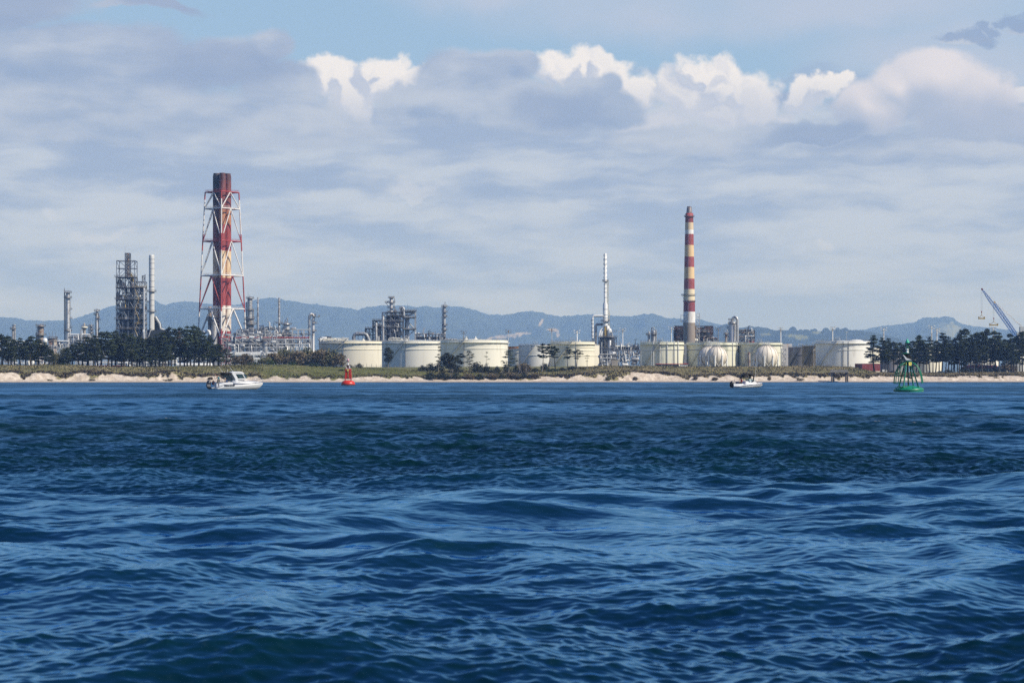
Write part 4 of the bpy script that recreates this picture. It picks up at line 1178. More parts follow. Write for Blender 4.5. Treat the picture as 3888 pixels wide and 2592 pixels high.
# ---------------------------------------------------------------- flare tower
def build_flare():
    D = 1700
    S = Site('flare_tower', 843, D, 'huge red and white lattice tower holding a bundle of flare stacks', 'flare tower')
    s = S.s; zt = S.lz
    dk, rd, cr, wh = (.12, .035, .03), (.33, .05, .045), (.72, .54, .34), (.78, .72, .62)
    B = bands('flare_paint', [(1420, rd), (1260, wh), (1162, rd), (1056, cr), (954, rd), (856, (.46, .20, .09)), (800, (.20, .045, .038)), (735, (.17, .042, .036)), (690, (.11, .035, .032)), (655, (.11, .035, .032))], D, S.z, ((.34, .17, .11), .9))
    rb = 21.5 * s; rf = 13.2 * s
    SOOT = mat('sooty_steel', (.06, .045, .045), .7, .1, .4, .6, stain=(.20, .06, .03), stain_amt=.4, stretch=4)
    BS = bands('sooty_flue_paint', [(1420, rd), (1260, wh), (1162, (.27, .05, .045)), (1056, (.60, .45, .30)), (954, (.22, .05, .045)), (856, (.14, .05, .04)), (800, (.06, .022, .022)), (735, (.028, .022, .024)), (655, (.028, .022, .024))], D, S.z, ((.30, .16, .10), .85))
    for a in (192, 282, 12, 102):
        c = (rb * math.cos(math.radians(a)), rb * math.sin(math.radians(a)))
        f = S.part('flue', MB().lathe([(rf, 0), (rf, zt(672)), (rf * .84, zt(662)), (rf * .84, zt(661))], (*c, 0), 22), BS if a in (192, 102) else B)
        S.part('burner_tip', MB().lathe([(rf * .85, zt(661)), (rf * .86, zt(659)), (rf * .70, zt(659)), (rf * .66, zt(672)), (.01, zt(673))], (*c, 0), 22), SOOT, f)
    # legs of the tower: four corners, one towards the camera
    lv = [1410, 1173, 1047, 917, 794, 731]
    hw = lambda y: (63.5 + (88.5 - 63.5) * (y - 731) / (1250 - 731)) * s
    ang = [math.radians(a) for a in (186, 276, 6, 96)]
    P = lambda y, i: Vector((hw(y) * math.cos(ang[i % 4]), hw(y) * math.sin(ang[i % 4]), zt(y)))
    LP = bands('flare_leg_paint', [(1420, (.38, .05, .04)), (1250, (.80, .78, .74)), (1185, (.40, .05, .04)), (1130, (.38, .06, .05)), (1050, (.80, .78, .74)), (955, (.40, .045, .035)), (890, (.78, .74, .7)), (805, (.8, .78, .74)), (760, (.40, .045, .035)), (725, (.40, .045, .035))], D, S.z, ((.55, .35, .28), .8))
    wide = .95
    for i in range(4):
        q = MB()
        for a, b in zip(lv[:-1], lv[1:]):
            q.cyl(P(a, i), P(b, i), wide * .55, None, 8)
        S.part('leg', q, LP)
    WH = mat('tower_white', (.80, .78, .75), .6, 0, .08, .3, stain=(.35, .14, .09), stain_amt=.05)
    RD = mat('tower_red', (.42, .045, .035), .6, 0, .1, .3, stain=(.6, .45, .4), stain_amt=.0)
    for k in range(1, 6):
        q = MB()
        for i in range(4):
            q.cyl(P(lv[k], i), P(lv[k], i + 1), wide * .5, None, 8)
        S.part('ring_beam', q, RD if k in (3, 5) else WH)
        q = MB()
        for i in range(4):
            A, B2 = P(lv[k], i), P(lv[k], i + 1)
            for hh in (.7, 1.4):
                q.cyl(A + Vector((0, 0, hh + .4)), B2 + Vector((0, 0, hh + .4)), .07, None, 4)
        S.part('hand_rail', q, RD if k in (3, 5) else WH)
        # spokes that hold the bundle
        for i in range(4):
            m = (P(lv[k], i) + P(lv[k], i + 1)) / 2
            S.part('bundle_guide', MB().cyl(m, Vector((m.x * .42, m.y * .42, m.z)), .35, None, 6), RD if k in (3, 5) else WH)
        # braces: from the middle of this ring down to the corners of the ring below
        for i in range(4):
            m = (P(lv[k], i) + P(lv[k], i + 1)) / 2
            for j in (i, i + 1):
                e = P(lv[k - 1], j)
                if k == 1:
                    e = P(1290, j)
                S.part('brace', MB().cyl(m, e, wide * (.62 if k == 1 else .42), None, 8), LP if k in (4,) else (WH if k in (1, 3, 5) else LP))
    # thin ladders and pipes running up between the flues
    for dx, dy in ((18, -24), (-9, -27), (26, 8)):
        S.part('riser_pipe', MB().cyl((dx * s, dy * s, 0), (dx * s, dy * s, zt(740)), .35, None, 6), mat('red_lead', (.20, .05, .04), .7, 0, .3, .4))
    # equipment at the foot
    for y, r in ((1205, 30), (1219, 34), (1232, 28)):
        q = MB(); q.box((S.lx(815), -8, zt(y)), (r * s * 1.2, 5, .3)); q.rail((S.lx(815), -8, zt(y)), r * s * .55, 1.3, 10, 8, .1)
        S.part('platform', q, DECK)
    S.part('seal_drum', MB().lathe([(2.6, 0), (2.6, zt(1222)), (1.6, zt(1214)), (.01, zt(1214))], (S.lx(818), -8, 0), 14), DULL)
    S.part('seal_drum', MB().lathe([(1.6, 0), (1.6, zt(1170)), (1.0, zt(1164)), (.01, zt(1164))], (S.lx(801), -6, 0), 12), RUSTY)
    S.part('inlet_pipe', MB().tube([(S.lx(770), -9, zt(1262)), (S.lx(788), -9, zt(1262)), (S.lx(794), -9, zt(1257)), (S.lx(800), -9, zt(1258)), (S.lx(804), -9, zt(1272))], 1.3, 10), WHITE)
    S.part('inlet_pipe', MB().tube([(S.lx(800), -8, zt(1215)), (S.lx(792), -8, zt(1214)), (S.lx(790), -8, zt(1208)), (S.lx(794), -8, zt(1203)), (S.lx(826), -8, zt(1203))], .5, 8), DULL)


build_flare()


# ---------------------------------------------------------------- left-hand reactor structure and grey stack
def build_reactor():
    D = 1650
    S = Site('reactor_structure', 500, D, 'tall blue-grey steel structure of many decks around dark reactors', 'process structure')
    zt = S.lz; X = S.lx
    zs = [0] + [zt(y) for y in (1330, 1290, 1250, 1213, 1174, 1138, 1094, 1054)]
    q = MB(); lattice(q, X(448), X(516), -6, 6, [zt(y) for y in (1054, 1020, 991)], 2, 1, .42, True, 'Z', 6); S.part('head_frame', q, STEEL)
    q = MB(); lattice(q, X(448), X(516), -7, 7, zs, 3, 2, .62, True, 'Z', 1); S.part('main_frame', q, mat('dark_blue_steel', (.085, .105, .14), .6, .1, .2, .2, stain=(.09, .07, .05), stain_amt=.1))
    q = MB(); lattice(q, X(517), X(553), -6, 5, [0] + [zt(y) for y in (1330, 1290, 1250, 1232, 1213, 1194, 1174, 1155, 1138, 1115, 1094, 1070)], 2, 1, .5, True, 'X', 2); S.part('side_frame', q, mat('pale_blue_steel', (.24, .27, .31), .6, .1, .2, .2, stain=(.30, .22, .10), stain_amt=.15))
    q = MB(); lattice(q, X(477), X(494), -2.5, 2.5, [zt(y) for y in (1054, 1037, 1020, 1005, 991, 976, 962)], 1, 1, .5, True, 'Z'); S.part('top_mast', q, STEEL)
    S.part('mast_vessel', MB().lathe([(4.5 * S.s, zt(1060)), (4.5 * S.s, zt(966)), (3 * S.s, zt(960)), (.01, zt(960))], (X(486), 0, 0), 12), RUSTY)
    S.part('vent_rod', MB().cyl((X(477), -2, zt(962)), (X(477), -2, zt(936)), .13, None, 5), PALE)
    q = MB(); lattice(q, X(541), X(551), -2, 1, [zt(y) for y in (1070, 1057, 1047)], 1, 1, .3, True); q.cyl((X(551), 0, zt(1047)), (X(551), 0, zt(1041)), .35, None, 6); S.part('top_mast', q, STEEL)
    for i, y in enumerate((1330, 1290, 1250, 1213, 1174, 1138, 1094, 1054)):
        deck(S, X(446) - (1 if i % 2 else 0), X(517), -8.2, 7, zt(y))
    for i, y in enumerate((1290, 1250, 1232, 1213, 1174, 1138, 1094)):
        deck(S, X(517), X(555), -7, 5, zt(y), None, True, YEL if i % 2 == 0 else None)
    for k, (x, w, y1, m) in enumerate(((488, 22, 1120, DARK), (505, 14, 1075, RUSTY), (468, 16, 1150, DARK), (478, 10, 1090, DULL), (498, 10, 1060, DARK), (459, 9, 1190, DARK), (537, 20, 1150, DARK), (524, 12, 1130, DARK), (529, 9, 1100, SILVER))):
        r = w / 2 * S.s
        S.part('reactor', MB().lathe([(r, 0), (r, zt(y1) - r * .6), (r * .7, zt(y1) - r * .15), (.01, zt(y1))], (X(x), 1.5, 0), 14), m)
    S.part('side_column', MB().lathe([(4 * S.s, 0), (4 * S.s, zt(1100)), (2.5 * S.s, zt(1094)), (.01, zt(1094))], (X(552.5), -7.2, 0), 12), SILVER)
    S.part('cone_hopper', MB().lathe([(2 * S.s, zt(1275)), (4.6 * S.s, zt(1262)), (4.6 * S.s, zt(1254)), (.01, zt(1252))], (X(552.5), -9, 0), 12), PALE)
    for k, (xa, ya, xb, yb) in enumerate(((458, 1062, 482, 1092), (455, 1200, 470, 1160), (500, 1040, 512, 1070), (496, 1110, 515, 1140))):
        S.part('sloping_duct', MB().cyl((X(xa), -5, zt(ya)), (X(xb), -5, zt(yb)), 1.0, None, 8), (RUSTY, STEEL, YEL, DULL)[k])
    rr = random.Random(3)
    for k in range(16):
        x = rr.uniform(452, 548); y = rr.uniform(1110, 1300); L2 = rr.uniform(20, 60)
        S.part('riser_pipe', MB().tube([(X(x), rr.uniform(-6.5, -4), zt(y + L2)), (X(x), -5.5, zt(y)), (X(x) + rr.choice((-3, 3)), -5.5, zt(y))], rr.uniform(.25, .5), 6), rr.choice((SILVER, PALE, YEL, DULL)))
    for k in range(30):
        x = rr.uniform(450, 551); y = rr.choice((1330, 1290, 1250, 1213, 1174, 1138, 1138, 1094) if x < 515 else (1290, 1250, 1213, 1174, 1138, 1110)); hh = rr.uniform(1.5, 5)
        S.part('equipment_box', MB().box((X(x), rr.uniform(-6.5, 3), zt(y) + hh / 2 + .3), (rr.uniform(1.2, 4), rr.uniform(1.5, 3), hh)), rr.choice((DARK, STEEL, DULL, RUSTY, DARK, PALE)))
    for k, y in enumerate((1290, 1250, 1213, 1174, 1138)):
        a, b = (X(519), X(534)) if k % 2 else (X(534), X(519))
        S.part('stair', MB().beam((a, -7.6, zt(y)), (b, -7.6, zt(y - 38)), .34), mat('dull_yellow_steel', (.30, .23, .10), .7, 0, .2, .4))


build_reactor()


def build_grey_stack():
    D = 1680
    S = Site('grey_stack', 576, D, 'smooth pale grey stack rising from a dark sloping hood', 'stack')
    s = S.s; zt = S.lz; X = S.lx
    S.part('shaft', MB().lathe([(10.4 * s, zt(1255)), (10.4 * s, zt(972)), (9.9 * s, zt(968)), (9.0 * s, zt(968)), (8.8 * s, zt(974)), (.01, zt(974))], n=28), mat('pale_stack_paint', (.62, .62, .60), .5, .1, .06, .1, stain=(.45, .43, .41), stain_amt=.1, stretch=3))
    for y in (985, 1000, 1020, 1045, 1068, 1090, 1140, 1160):
        S.part('flange', MB().ring((0, 0, zt(y)), 10.4 * s + .14, 10.3 * s, 24, .28), DULL)
    for y in (1108, 1184):
        ring_platform(S, zt(y), 10.4 * s + 1.5, 10.4 * s)
    q = MB(); q.box((-13 * s, -1, zt(1148)), (2, 2, .2)); q.rail((-13 * s, -1, zt(1148)), 1, 1.2, 6, 6, .08); S.part('side_platform', q, DECK)
    S.part('hood', MB().prism([(X(565), zt(1262)), (X(566), zt(1205)), (X(590), zt(1200)), (X(606), zt(1228)), (X(610), zt(1262))], 1, 9), mat('dark_hood', (.045, .055, .065), .6, .2, .2, .3))
    S.part('sloping_duct', MB().tube([(X(590), 0, zt(1202)), (X(606), 0, zt(1229)), (X(608), 0, zt(1247)), (X(624), 0, zt(1254))], [1.2, 1.3, 1.3, 1.5], 4), PALE)
    S.part('boiler_casing', MB().box((X(592), 4, zt(1252) / 2), (76 * s, 12, zt(1252))), mat('dark_hood', (.045, .055, .065)))
    S.part('strut', MB().beam((X(562), -2.5, zt(1290)), (X(575), -2.5, zt(1248)), .5), PALE)
    S.part('down_comer', MB().cyl((X(574), -2.8, zt(1248)), (X(574), -2.8, zt(1200)), .9, None, 8), PALE)


build_grey_stack()


# ---------------------------------------------------------------- middle process unit
def build_unit():
    D = 1750
    S = Site('process_structure', 1490, D, 'stepped dark steel process structure with vessels, above the cream tanks', 'process structure')
    zt = S.lz; X = S.lx
    def fr(x0, x1, top, ys, nx, m, w=.45, y0=-6, y1=6, seed=0, pat='Z', nm='frame'):
        q = MB(); lattice(q, X(x0), X(x1), y0, y1, [0] + [zt(y) for y in ys] + [zt(top)], nx, 1, w, True, pat, seed); S.part(nm, q, m)
    fr(1388, 1416, 1248, (1330, 1295, 1272), 2, DARK, .5)
    fr(1416, 1456, 1218, (1330, 1295, 1270, 1243), 3, DARK, .5, seed=1)
    fr(1452, 1532, 1186, (1330, 1295, 1270, 1245, 1222, 1204), 5, STEEL, .5, seed=2)
    fr(1531, 1577, 1186, (1330, 1295, 1250, 1206), 1, mat('light_frame', (.34, .36, .38), .6, .1, .12, .2), 1.0, -5, 5, 3)
    for x0, x1, y in ((1386, 1417, 1248), (1415, 1457, 1240), (1415, 1457, 1218), (1450, 1533, 1245), (1450, 1533, 1222), (1470, 1533, 1200), (1470, 1533, 1186), (1529, 1580, 1250), (1529, 1580, 1206), (1529, 1582, 1182)):
        deck(S, X(x0), X(x1), -7, 6, zt(y))
    def ves(x, w, y1, m, y=0, y0=None, nm='vessel'):
        r = w / 2 * S.s; b = 0 if y0 is None else zt(y0)
        S.part(nm, MB().lathe([(r, b), (r, zt(y1) - r * .6), (r * .7, zt(y1) - r * .15), (.01, zt(y1))], (X(x), y, 0), 16), m)
    ves(1486, 13, 1127, SILVER, -2); ves(1486, 20, 1196, RUSTY, -2); ves(1546, 17, 1192, SILVER, 0); ves(1470, 14, 1200, DARK, 2); ves(1512, 18, 1196, DARK, 2); ves(1440, 14, 1236, DARK, 0); ves(1500, 10, 1172, DARK, 1); ves(1525, 9, 1170, DULL, -4, 1200); ves(1430, 10, 1225, DULL, -6); ves(1456, 10, 1200, DULL, -6)
    for y, e in ((1132, 1.4), (1150, 2.0), (1171, 1.8), (1188, 1.3)):
        ring_platform(S, zt(y), 6.5 * S.s + e, 6.4 * S.s, c=(X(1486), -2))
    q = MB(); q.box((X(1469), -2, zt(1150)), (3, 3, .25)); q.rail((X(1469), -2, zt(1150)), 1.5, 1.3, 8, 6, .1); q.beam((X(1466), -2, zt(1150)), (X(1476), -2, zt(1165)), .3); S.part('platform', q, DECK)
    S.part('overhead_pipe', MB().tube([(X(1490), -3, zt(1127)), (X(1497), -3, zt(1130)), (X(1500), -3, zt(1138)), (X(1496), -3, zt(1150)), (X(1499), -3, zt(1180))], .35, 7), DULL)
    S.part('overhead_pipe', MB().tube([(X(1535), -6, zt(1200)), (X(1535), -6, zt(1172)), (X(1531), -6, zt(1167)), (X(1522), -6, zt(1168)), (X(1518), -6, zt(1176))], .9, 8), SILVER)
    S.part('vent_rod', MB().cyl((X(1549), -3, zt(1182)), (X(1549), -3, zt(1150)), .12, None, 5), DULL)
    rr = random.Random(8)
    for k in range(18):
        x = rr.uniform(1420, 1530); y = rr.uniform(1190, 1285) if x > 1455 else rr.uniform(1225, 1285)
        S.part('riser_pipe', MB().tube([(X(x), -6.4, zt(y + rr.uniform(10, 40))), (X(x), -6.4, zt(y)), (X(x) + rr.choice((-2.5, 2.5)), -6.2, zt(y - 2))], rr.uniform(.2, .42), 6), rr.choice((DULL, DARK, PALE, SILVER)))
    for k, (x, y) in enumerate(((1515, 1245), (1460, 1270), (1520, 1275))):
        drum(S, X(x - 8), X(x + 8), zt(y) + 2.2, 1.5, -3, DULL)
    D2 = 1740
    S = Site('transfer_duct', 1368, D2, 'fat dark ribbed duct arching over behind the first cream tank', 'duct')
    zt = S.lz; X = S.lx
    S.part('duct', MB().tube([(X(1343), 0, 0), (X(1343), 0, zt(1279)), (X(1346), 0, zt(1271)), (X(1353), 0, zt(1267)), (X(1384), 0, zt(1267)), (X(1391), 0, zt(1271)), (X(1396), 0, zt(1280)), (X(1402), 0, zt(1296))], 7 * S.s, 14), DULL)
    for x in range(1352, 1388, 6):
        q = MB(); q.cyl((X(x) - .15, 0, zt(1267)), (X(x) + .15, 0, zt(1267)), 7 * S.s + .2, None, 16); S.part('rib', q, SILVER)
    for x in (1360, 1378):
        S.part('support', MB().beam((X(x), 0, 0), (X(x), 0, zt(1272)), .5), STEEL)


build_unit()


# ---------------------------------------------------------------- pipe racks
def rack(name, x0, x1, D, ys, label, nb, m, pipes, seed, depth=6, w=.32, brace='Z', clutter=0, cat='pipe rack', drums=()):
    S = Site(name, (x0 + x1) / 2, D, label, cat)
    zt = S.lz; X = S.lx; rr = random.Random(seed)
    q = MB(); lattice(q, X(x0), X(x1), -depth / 2, depth / 2, [-.5] + [zt(y) for y in ys], nb, 1, w, brace is not None, brace or 'Z', seed); S.part('frame', q, m)
    for (y, r, mm, xa, xb, dy) in pipes:
        S.part('pipe', MB().cyl((X(xa), dy, zt(y)), (X(xb), dy, zt(y)), r, None, 8), mm)
    for k in range(clutter):
        x = rr.uniform(x0, x1); y = rr.uniform(min(ys), max(ys) + 14); z = zt(y)
        t = rr.random()
        if t < .5:
            l = rr.uniform(1.5, 6)
            S.part('riser_pipe', MB().tube([(X(x), -depth / 2 - .4, z), (X(x), -depth / 2 - .4, z + l), (X(x) + rr.choice((-1.5, 1.5)), -depth / 2 + .4, z + l + .4)], rr.uniform(.15, .4), 6), rr.choice((PALE, DULL, WHITE, DARK, SILVER)))
        elif t < .8:
            S.part('valve_box', MB().box((X(x), rr.uniform(-depth / 2, depth / 2), z + .8), (rr.uniform(.8, 2.2), 1.4, rr.uniform(.8, 1.8))), rr.choice((DULL, DARK, PALE, RUSTY, STEEL)))
        else:
            drum(S, X(x) - 2, X(x) + 2, z + 1.1, .9, -depth / 2 + .6, rr.choice((SILVER, DULL, WHITE)), 'exchanger')
    for (xa, xb, y, r, mm) in drums:
        drum(S, X(xa), X(xb), zt(y), r, -depth / 2 + .5, mm, 'exchanger')
    return S


rack('pipe_rack', 845, 1052, 1560, (1336, 1318, 1304, 1288, 1268), 'tall open grey rack of pipes below the flare tower', 8, PALE,
     [(1282, .45, RED, 835, 1175, -3.2), (1296, .4, DULL, 850, 1050, -2), (1306, .5, PALE, 850, 1170, -2.6), (1319, .4, WHITE, 850, 1050, -2.8), (1300, .5, DARK, 850, 1050, 0), (1312, .6, DARK, 850, 1050, 1), (1326, .5, DULL, 850, 1050, 0)],
     1, 7, .34, 'Z', 60, drums=((876, 896, 1313, 1.5, SILVER), (914, 932, 1313, 1.5, SILVER), (1026, 1044, 1329, 1.5, DULL)))
rack('pipe_rack', 1052, 1182, 1580, (1330, 1312, 1288), 'lower grey rack of pipes between the rack and the looped pipe column', 6, PALE,
     [(1289, .4, PALE, 1050, 1182, -3.4), (1300, .5, DARK, 1050, 1182, 0), (1318, .4, WHITE, 1050, 1182, -3)], 2, 6, .34, None, 40)
rack('process_rack', 985, 1062, 1625, (1310, 1290, 1270, 1252, 1244), 'crowded dark equipment deck between the two thin stacks', 5, DULL,
     [(1251, .4, DARK, 985, 1062, -3.3), (1268, .4, DULL, 985, 1062, -3)], 3, 7, .34, 'Z', 46)
rack('process_rack', 1062, 1112, 1630, (1310, 1290, 1276, 1262), 'rusty equipment deck under the round bellied vessel', 4, STEEL, [(1270, .4, RUSTY, 1062, 1112, -3.3)], 4, 6, .36, 'X', 26)
rack('pipe_portal', 1110, 1154, 1600, (1290, 1272, 1252), 'bare grey portal frame standing above the racks', 2, PALE, [(1252, .4, PALE, 1108, 1180, -2.5), (1268, .4, DULL, 1110, 1178, -2)], 5, 5, .55, None, 6)
rack('process_rack', 905, 984, 1610, (1310, 1290, 1268, 1250), 'dark equipment frame at the foot of the thick grey column', 5, STEEL, [(1262, .35, DULL, 905, 984, -3)], 6, 7, .34, 'X', 26)
rack('low_pipe_rack', 640, 1052, 1440, (1384, 1366, 1346), 'long low rack of white pipes behind the pine trunks', 20, PALE,
     [(1340, .62, WHITE, 780, 1055, -1.6), (1346.5, .5, WHITE, 640, 1055, -2.4), (1353, .55, PALE, 640, 1000, 0), (1362, .62, WHITE, 640, 1000, -2.2), (1374, .45, PALE, 640, 960, -1.8), (1381, .4, DULL, 640, 960, -1)], 7, 5, .3, None, 60)
rack('low_pipe_rack', 290, 640, 1430, (1386, 1372, 1358, 1340), 'long low rack of white pipes behind the dense pines', 16, PALE,
     [(1341, .5, WHITE, 290, 640, -2.6), (1350, .5, PALE, 290, 640, -2), (1362, .5, WHITE, 290, 640, -2.4), (1377, .5, WHITE, 300, 640, -2.2), (1389, .4, RED, 300, 500, -2)], 8, 5, .3, None, 50)
rack('low_pipe_rack', 0, 240, 1430, (1386, 1372, 1352, 1315), 'long low rack of white pipes behind the outermost pines', 12, PALE,
     [(1296, .6, WHITE, 0, 110, -2), (1310, .6, WHITE, 0, 120, -2), (1352, .5, WHITE, 130, 240, -2.4), (1362, .5, PALE, 60, 240, -2.2), (1378, .5, WHITE, 60, 240, -2.2)], 9, 5, .3, 'Z', 60, drums=((165, 182, 1294, 2.0, WHITE), (140, 160, 1368, 1.4, WHITE)))
rack('process_rack', 268, 340, 1590, (1310, 1290, 1270), 'pale rack of pipes between the tall slim column and the capped tower', 6, PALE, [(1270, .5, WHITE, 262, 345, -3), (1281, .6, DULL, 262, 345, -2)], 10, 6, .3, None, 34)
rack('process_rack', 215, 252, 1560, (1320, 1300, 1293), 'small pale pipe deck beside the wide rusty vessel', 3, PALE, [(1295, .5, WHITE, 215, 265, -3), (1302, .5, DULL, 215, 262, -2)], 11, 5, .3, None, 12)
rack('process_rack', 1582, 1690, 1700, (1320, 1300, 1283, 1268), 'low dark pipework deck between the stepped structure and the spiral piped column', 9, DARK, [(1267, .5, DULL, 1585, 1640, -3), (1270, .5, DULL, 1640, 1690, -3), (1280, .5, DARK, 1580, 1690, -3), (1287, .5, DARK, 1580, 1690, -2)], 12, 6, .4, None, 44)
rack('process_rack', 1690, 1735, 1690, (1320, 1300, 1287), 'little railed pipework deck beside the spiral piped column', 4, DULL, [(1288, .4, PALE, 1690, 1735, -3)], 13, 6, .3, 'Z', 16)
rack('process_rack', 1213, 1320, 1660, (1320, 1296, 1284), 'pale jumble of roof pipes and gangways seen over the first cream tank', 9, CREAM2, [(1283, .6, DARK, 1225, 1262, -2), (1279, .6, DARK, 1230, 1258, 0), (1290, .5, CREAM2, 1213, 1310, -3)], 14, 6, .3, 'Z', 44)
rack('roof_gangway', 1475, 1545, 1600, (1310, 1296, 1285), 'pale railed gangway along the roof edge of the middle cream tank', 7, CREAM2, [(1284, .35, CREAM2, 1478, 1520, -2.4), (1292, .35, CREAM2, 1478, 1545, -2.4)], 15, 4, .26, 'Z', 10)
rack('process_rack', 2334, 2432, 1580, (1370, 1350, 1330, 1316), 'dark process rack beside the furnace with a pale beam along its top', 7, STEEL, [(1315, .8, CREAM2, 2336, 2390, -3.2), (1322, .9, DARK, 2350, 2425, -2), (1327, .6, DARK, 2336, 2432, -1), (1347, .4, PALE, 2340, 2380, -3.4), (1350, .4, PALE, 2392, 2430, -3.4)], 16, 7, .36, 'Z', 70, drums=((2395, 2425, 1364, 1.6, SILVER), (2360, 2385, 1385, 1.4, WHITE)))
rack('process_rack', 2276, 2334, 1560, (1388, 1374, 1360, 1345), 'dark low pipe frame in front of the furnace', 5, STEEL, [(1345, .35, PALE, 2276, 2334, -3), (1360, .35, PALE, 2276, 2334, -3), (1374, .35, DULL, 2276, 2334, -3)], 17, 5, .34, 'Z', 46)
rack('process_rack', 2803, 2864, 1625, (1330, 1306, 1291, 1278, 1264, 1254), 'rusty open equipment structure beside the fat silver column', 4, DARK, [(1254, .5, RUSTY, 2810, 2850, -3), (1263, .5, RUSTY, 2815, 2862, -3.4), (1277, .6, PALE, 2825, 2862, -3.4), (1290, .5, DULL, 2825, 2864, -3.4), (1299, .8, RED, 2830, 2862, -3)], 18, 7, .4, 'X', 40)
rack('process_rack', 2690, 2722, 1640, (1330, 1302, 1286), 'small rusty pipe deck next to the boiler house', 3, RUSTY, [(1284, .4, RUSTY, 2690, 2722, -3)], 19, 5, .34, 'X', 16)
S_ = Site('overhead_pipe', 2465, 1450, 'long thin overhead pipe carried on slim posts before the dingy tank', 'overhead pipe')
S_.part('pipe', MB().cyl((S_.lx(2275), 0, S_.lz(1331)), (S_.lx(2662), 0, S_.lz(1328)), .28, None, 8), STEEL)
for x_ in (2286, 2306, 2352, 2390, 2434, 2474, 2512, 2553):
    S_.part('post', MB().beam((S_.lx(x_), 0, -.6), (S_.lx(x_), 0, S_.lz(1331)), .34), PALE)
S_.part('anchor_post', MB().box((S_.lx(2602), 0, S_.lz(1308) / 2 - .3), (1.7, 1.2, S_.lz(1308) + .6)), DULL)
S_ = Site('block_house', 2334, 1465, 'small brown concrete block house on the dune by the furnace', 'block house')
S_.part('wall', MB().box((0, 0, S_.lz(1365) / 2 - .3), (24 * S_.s, 5, S_.lz(1365) + .6)), CONC)
S_.part('roof', MB().box((0, 0, S_.lz(1365) + .1), (25.5 * S_.s, 5.4, .22)), CONC)
S_.part('side_wall', MB().box((-18 * S_.s, 0, S_.lz(1379) / 2 - .3), (12 * S_.s, 4, S_.lz(1379) + .6)), CONC)
S_ = Site('shed', 2550, 1452, 'low dark open shed with a thin red roof in front of the dingy tank', 'shed')
S_.part('wall', MB().box((S_.lx(2533), 0, S_.lz(1383) / 2 - .3), (88 * S_.s, 4, S_.lz(1383) + .6)), DARK)
S_.part('roof', MB().box((S_.lx(2534), 0, S_.lz(1382) + .15), (94 * S_.s, 5.2, .4)), RED)
S_.part('end_room', MB().box((S_.lx(2596), -1, S_.lz(1383) / 2 - .3), (28 * S_.s, 4, S_.lz(1383) + .6)), WHITE)
S_.part('end_roof', MB().box((S_.lx(2597), -1, S_.lz(1381.5) + .15), (31 * S_.s, 5, .5)), RED)
S_ = Site('distillation_tower', 2844, 1475, 'brown column with ladders standing before the green stained tank', 'process column')
S_.part('shell', MB().lathe([(1.0, -.4), (1.0, S_.lz(1340)), (.6, S_.lz(1337)), (.01, S_.lz(1337))], n=14), RUSTY)
for dx_ in (-2.2, 2.2):
    q_ = MB(); lattice(q_, dx_ - .6, dx_ + .6, -.5, .5, [-.4] + [S_.lz(y) for y in (1385, 1375, 1365, 1355, 1345, 1335, 1325)], 1, 1, .16, True, 'Z'); S_.part('ladder_cage', q_, STEEL)

# ---------------------------------------------------------------- floodlight masts
def light_mast(x, ytop, D, label, m=None, w=.5, big=1.05):
    S = Site('light_mast', x, D, label, 'light mast', 'floodlight masts of the refinery')
    h = S.lz(ytop); m = m or WHITE
    S.part('pole', MB().cyl((0, 0, -.3), (0, 0, h), w * 1.25, w * .8, 8), m)
    q = MB(); k = 2.0 * big
    for z, l in ((h - .2, 1.0), (h - 2.0, .8)):
        q.box((0, 0, z), (2 * k * l, .25, .25)); q.box((0, 0, z), (.25, 2 * k * l, .25))
    S.part('cross_arm', q, DULL)
    for z, l in ((h + .1, 1.0), (h - 1.7, .8)):
        for sx in (-1, 1):
            S.part('floodlight', MB().box((sx * k * l, -.25, z), (.9, .5, .6)), DULL if m is not WHITE else WHITE)
    S.part('lamp_box', MB().box((0, -.2, h - 1.0), (1.1, .9, 1.2)), m)


light_mast(1761, 1257, 1640, 'short grey light mast above the widest cream tank', DULL, .35)
light_mast(1930, 1253, 1640, 'slim grey light mast at the edge of the widest cream tank', PALE, .3)
light_mast(2095, 1247, 1620, 'slim light mast between the weathered tank and its cream neighbour', PALE, .35)
light_mast(2191, 1255, 1600, 'white light mast above the cream tank with three rings')
light_mast(2364, 1247, 1640, 'white light mast standing free between furnace and dingy tank')
light_mast(2549, 1241, 1640, 'white light mast just in front of the boiler house')
light_mast(2727, 1245, 1640, 'grey light mast between the boiler house and the fat silver column', DULL, .4)
light_mast(2964, 1243, 1600, 'white light mast above the green stained cream tank')
light_mast(3161, 1241, 1600, 'white light mast above the big white tank')
light_mast(3355, 1245, 1580, 'white light mast above the first shore pines by the maroon shed')
light_mast(3537, 1237, 1600, 'taller of two white light masts close together above the pines')
light_mast(3557, 1248, 1600, 'shorter of two white light masts close together above the pines')
light_mast(3771, 1243, 1600, 'white light mast above the pines below the crane hooks')
for x_, y_, d_, lb_ in ((3214, 1261, 1600, 'thin lamp pole behind the big white tank'), (2349, 1258, 1600, 'very thin antenna mast beside the furnace'), (3090, 1327, 1460, 'small lamp pole in front of the brown tank')):
    S_ = Site('lamp_pole', x_, d_, lb_, 'lamp pole')
    S_.part('pole', MB().cyl((0, 0, -.3), (0, 0, S_.lz(y_)), .17, .12, 6), PALE)
    S_.part('lamp_head', MB().box((.3, 0, S_.lz(y_)), (1.4, .4, .35)), WHITE)
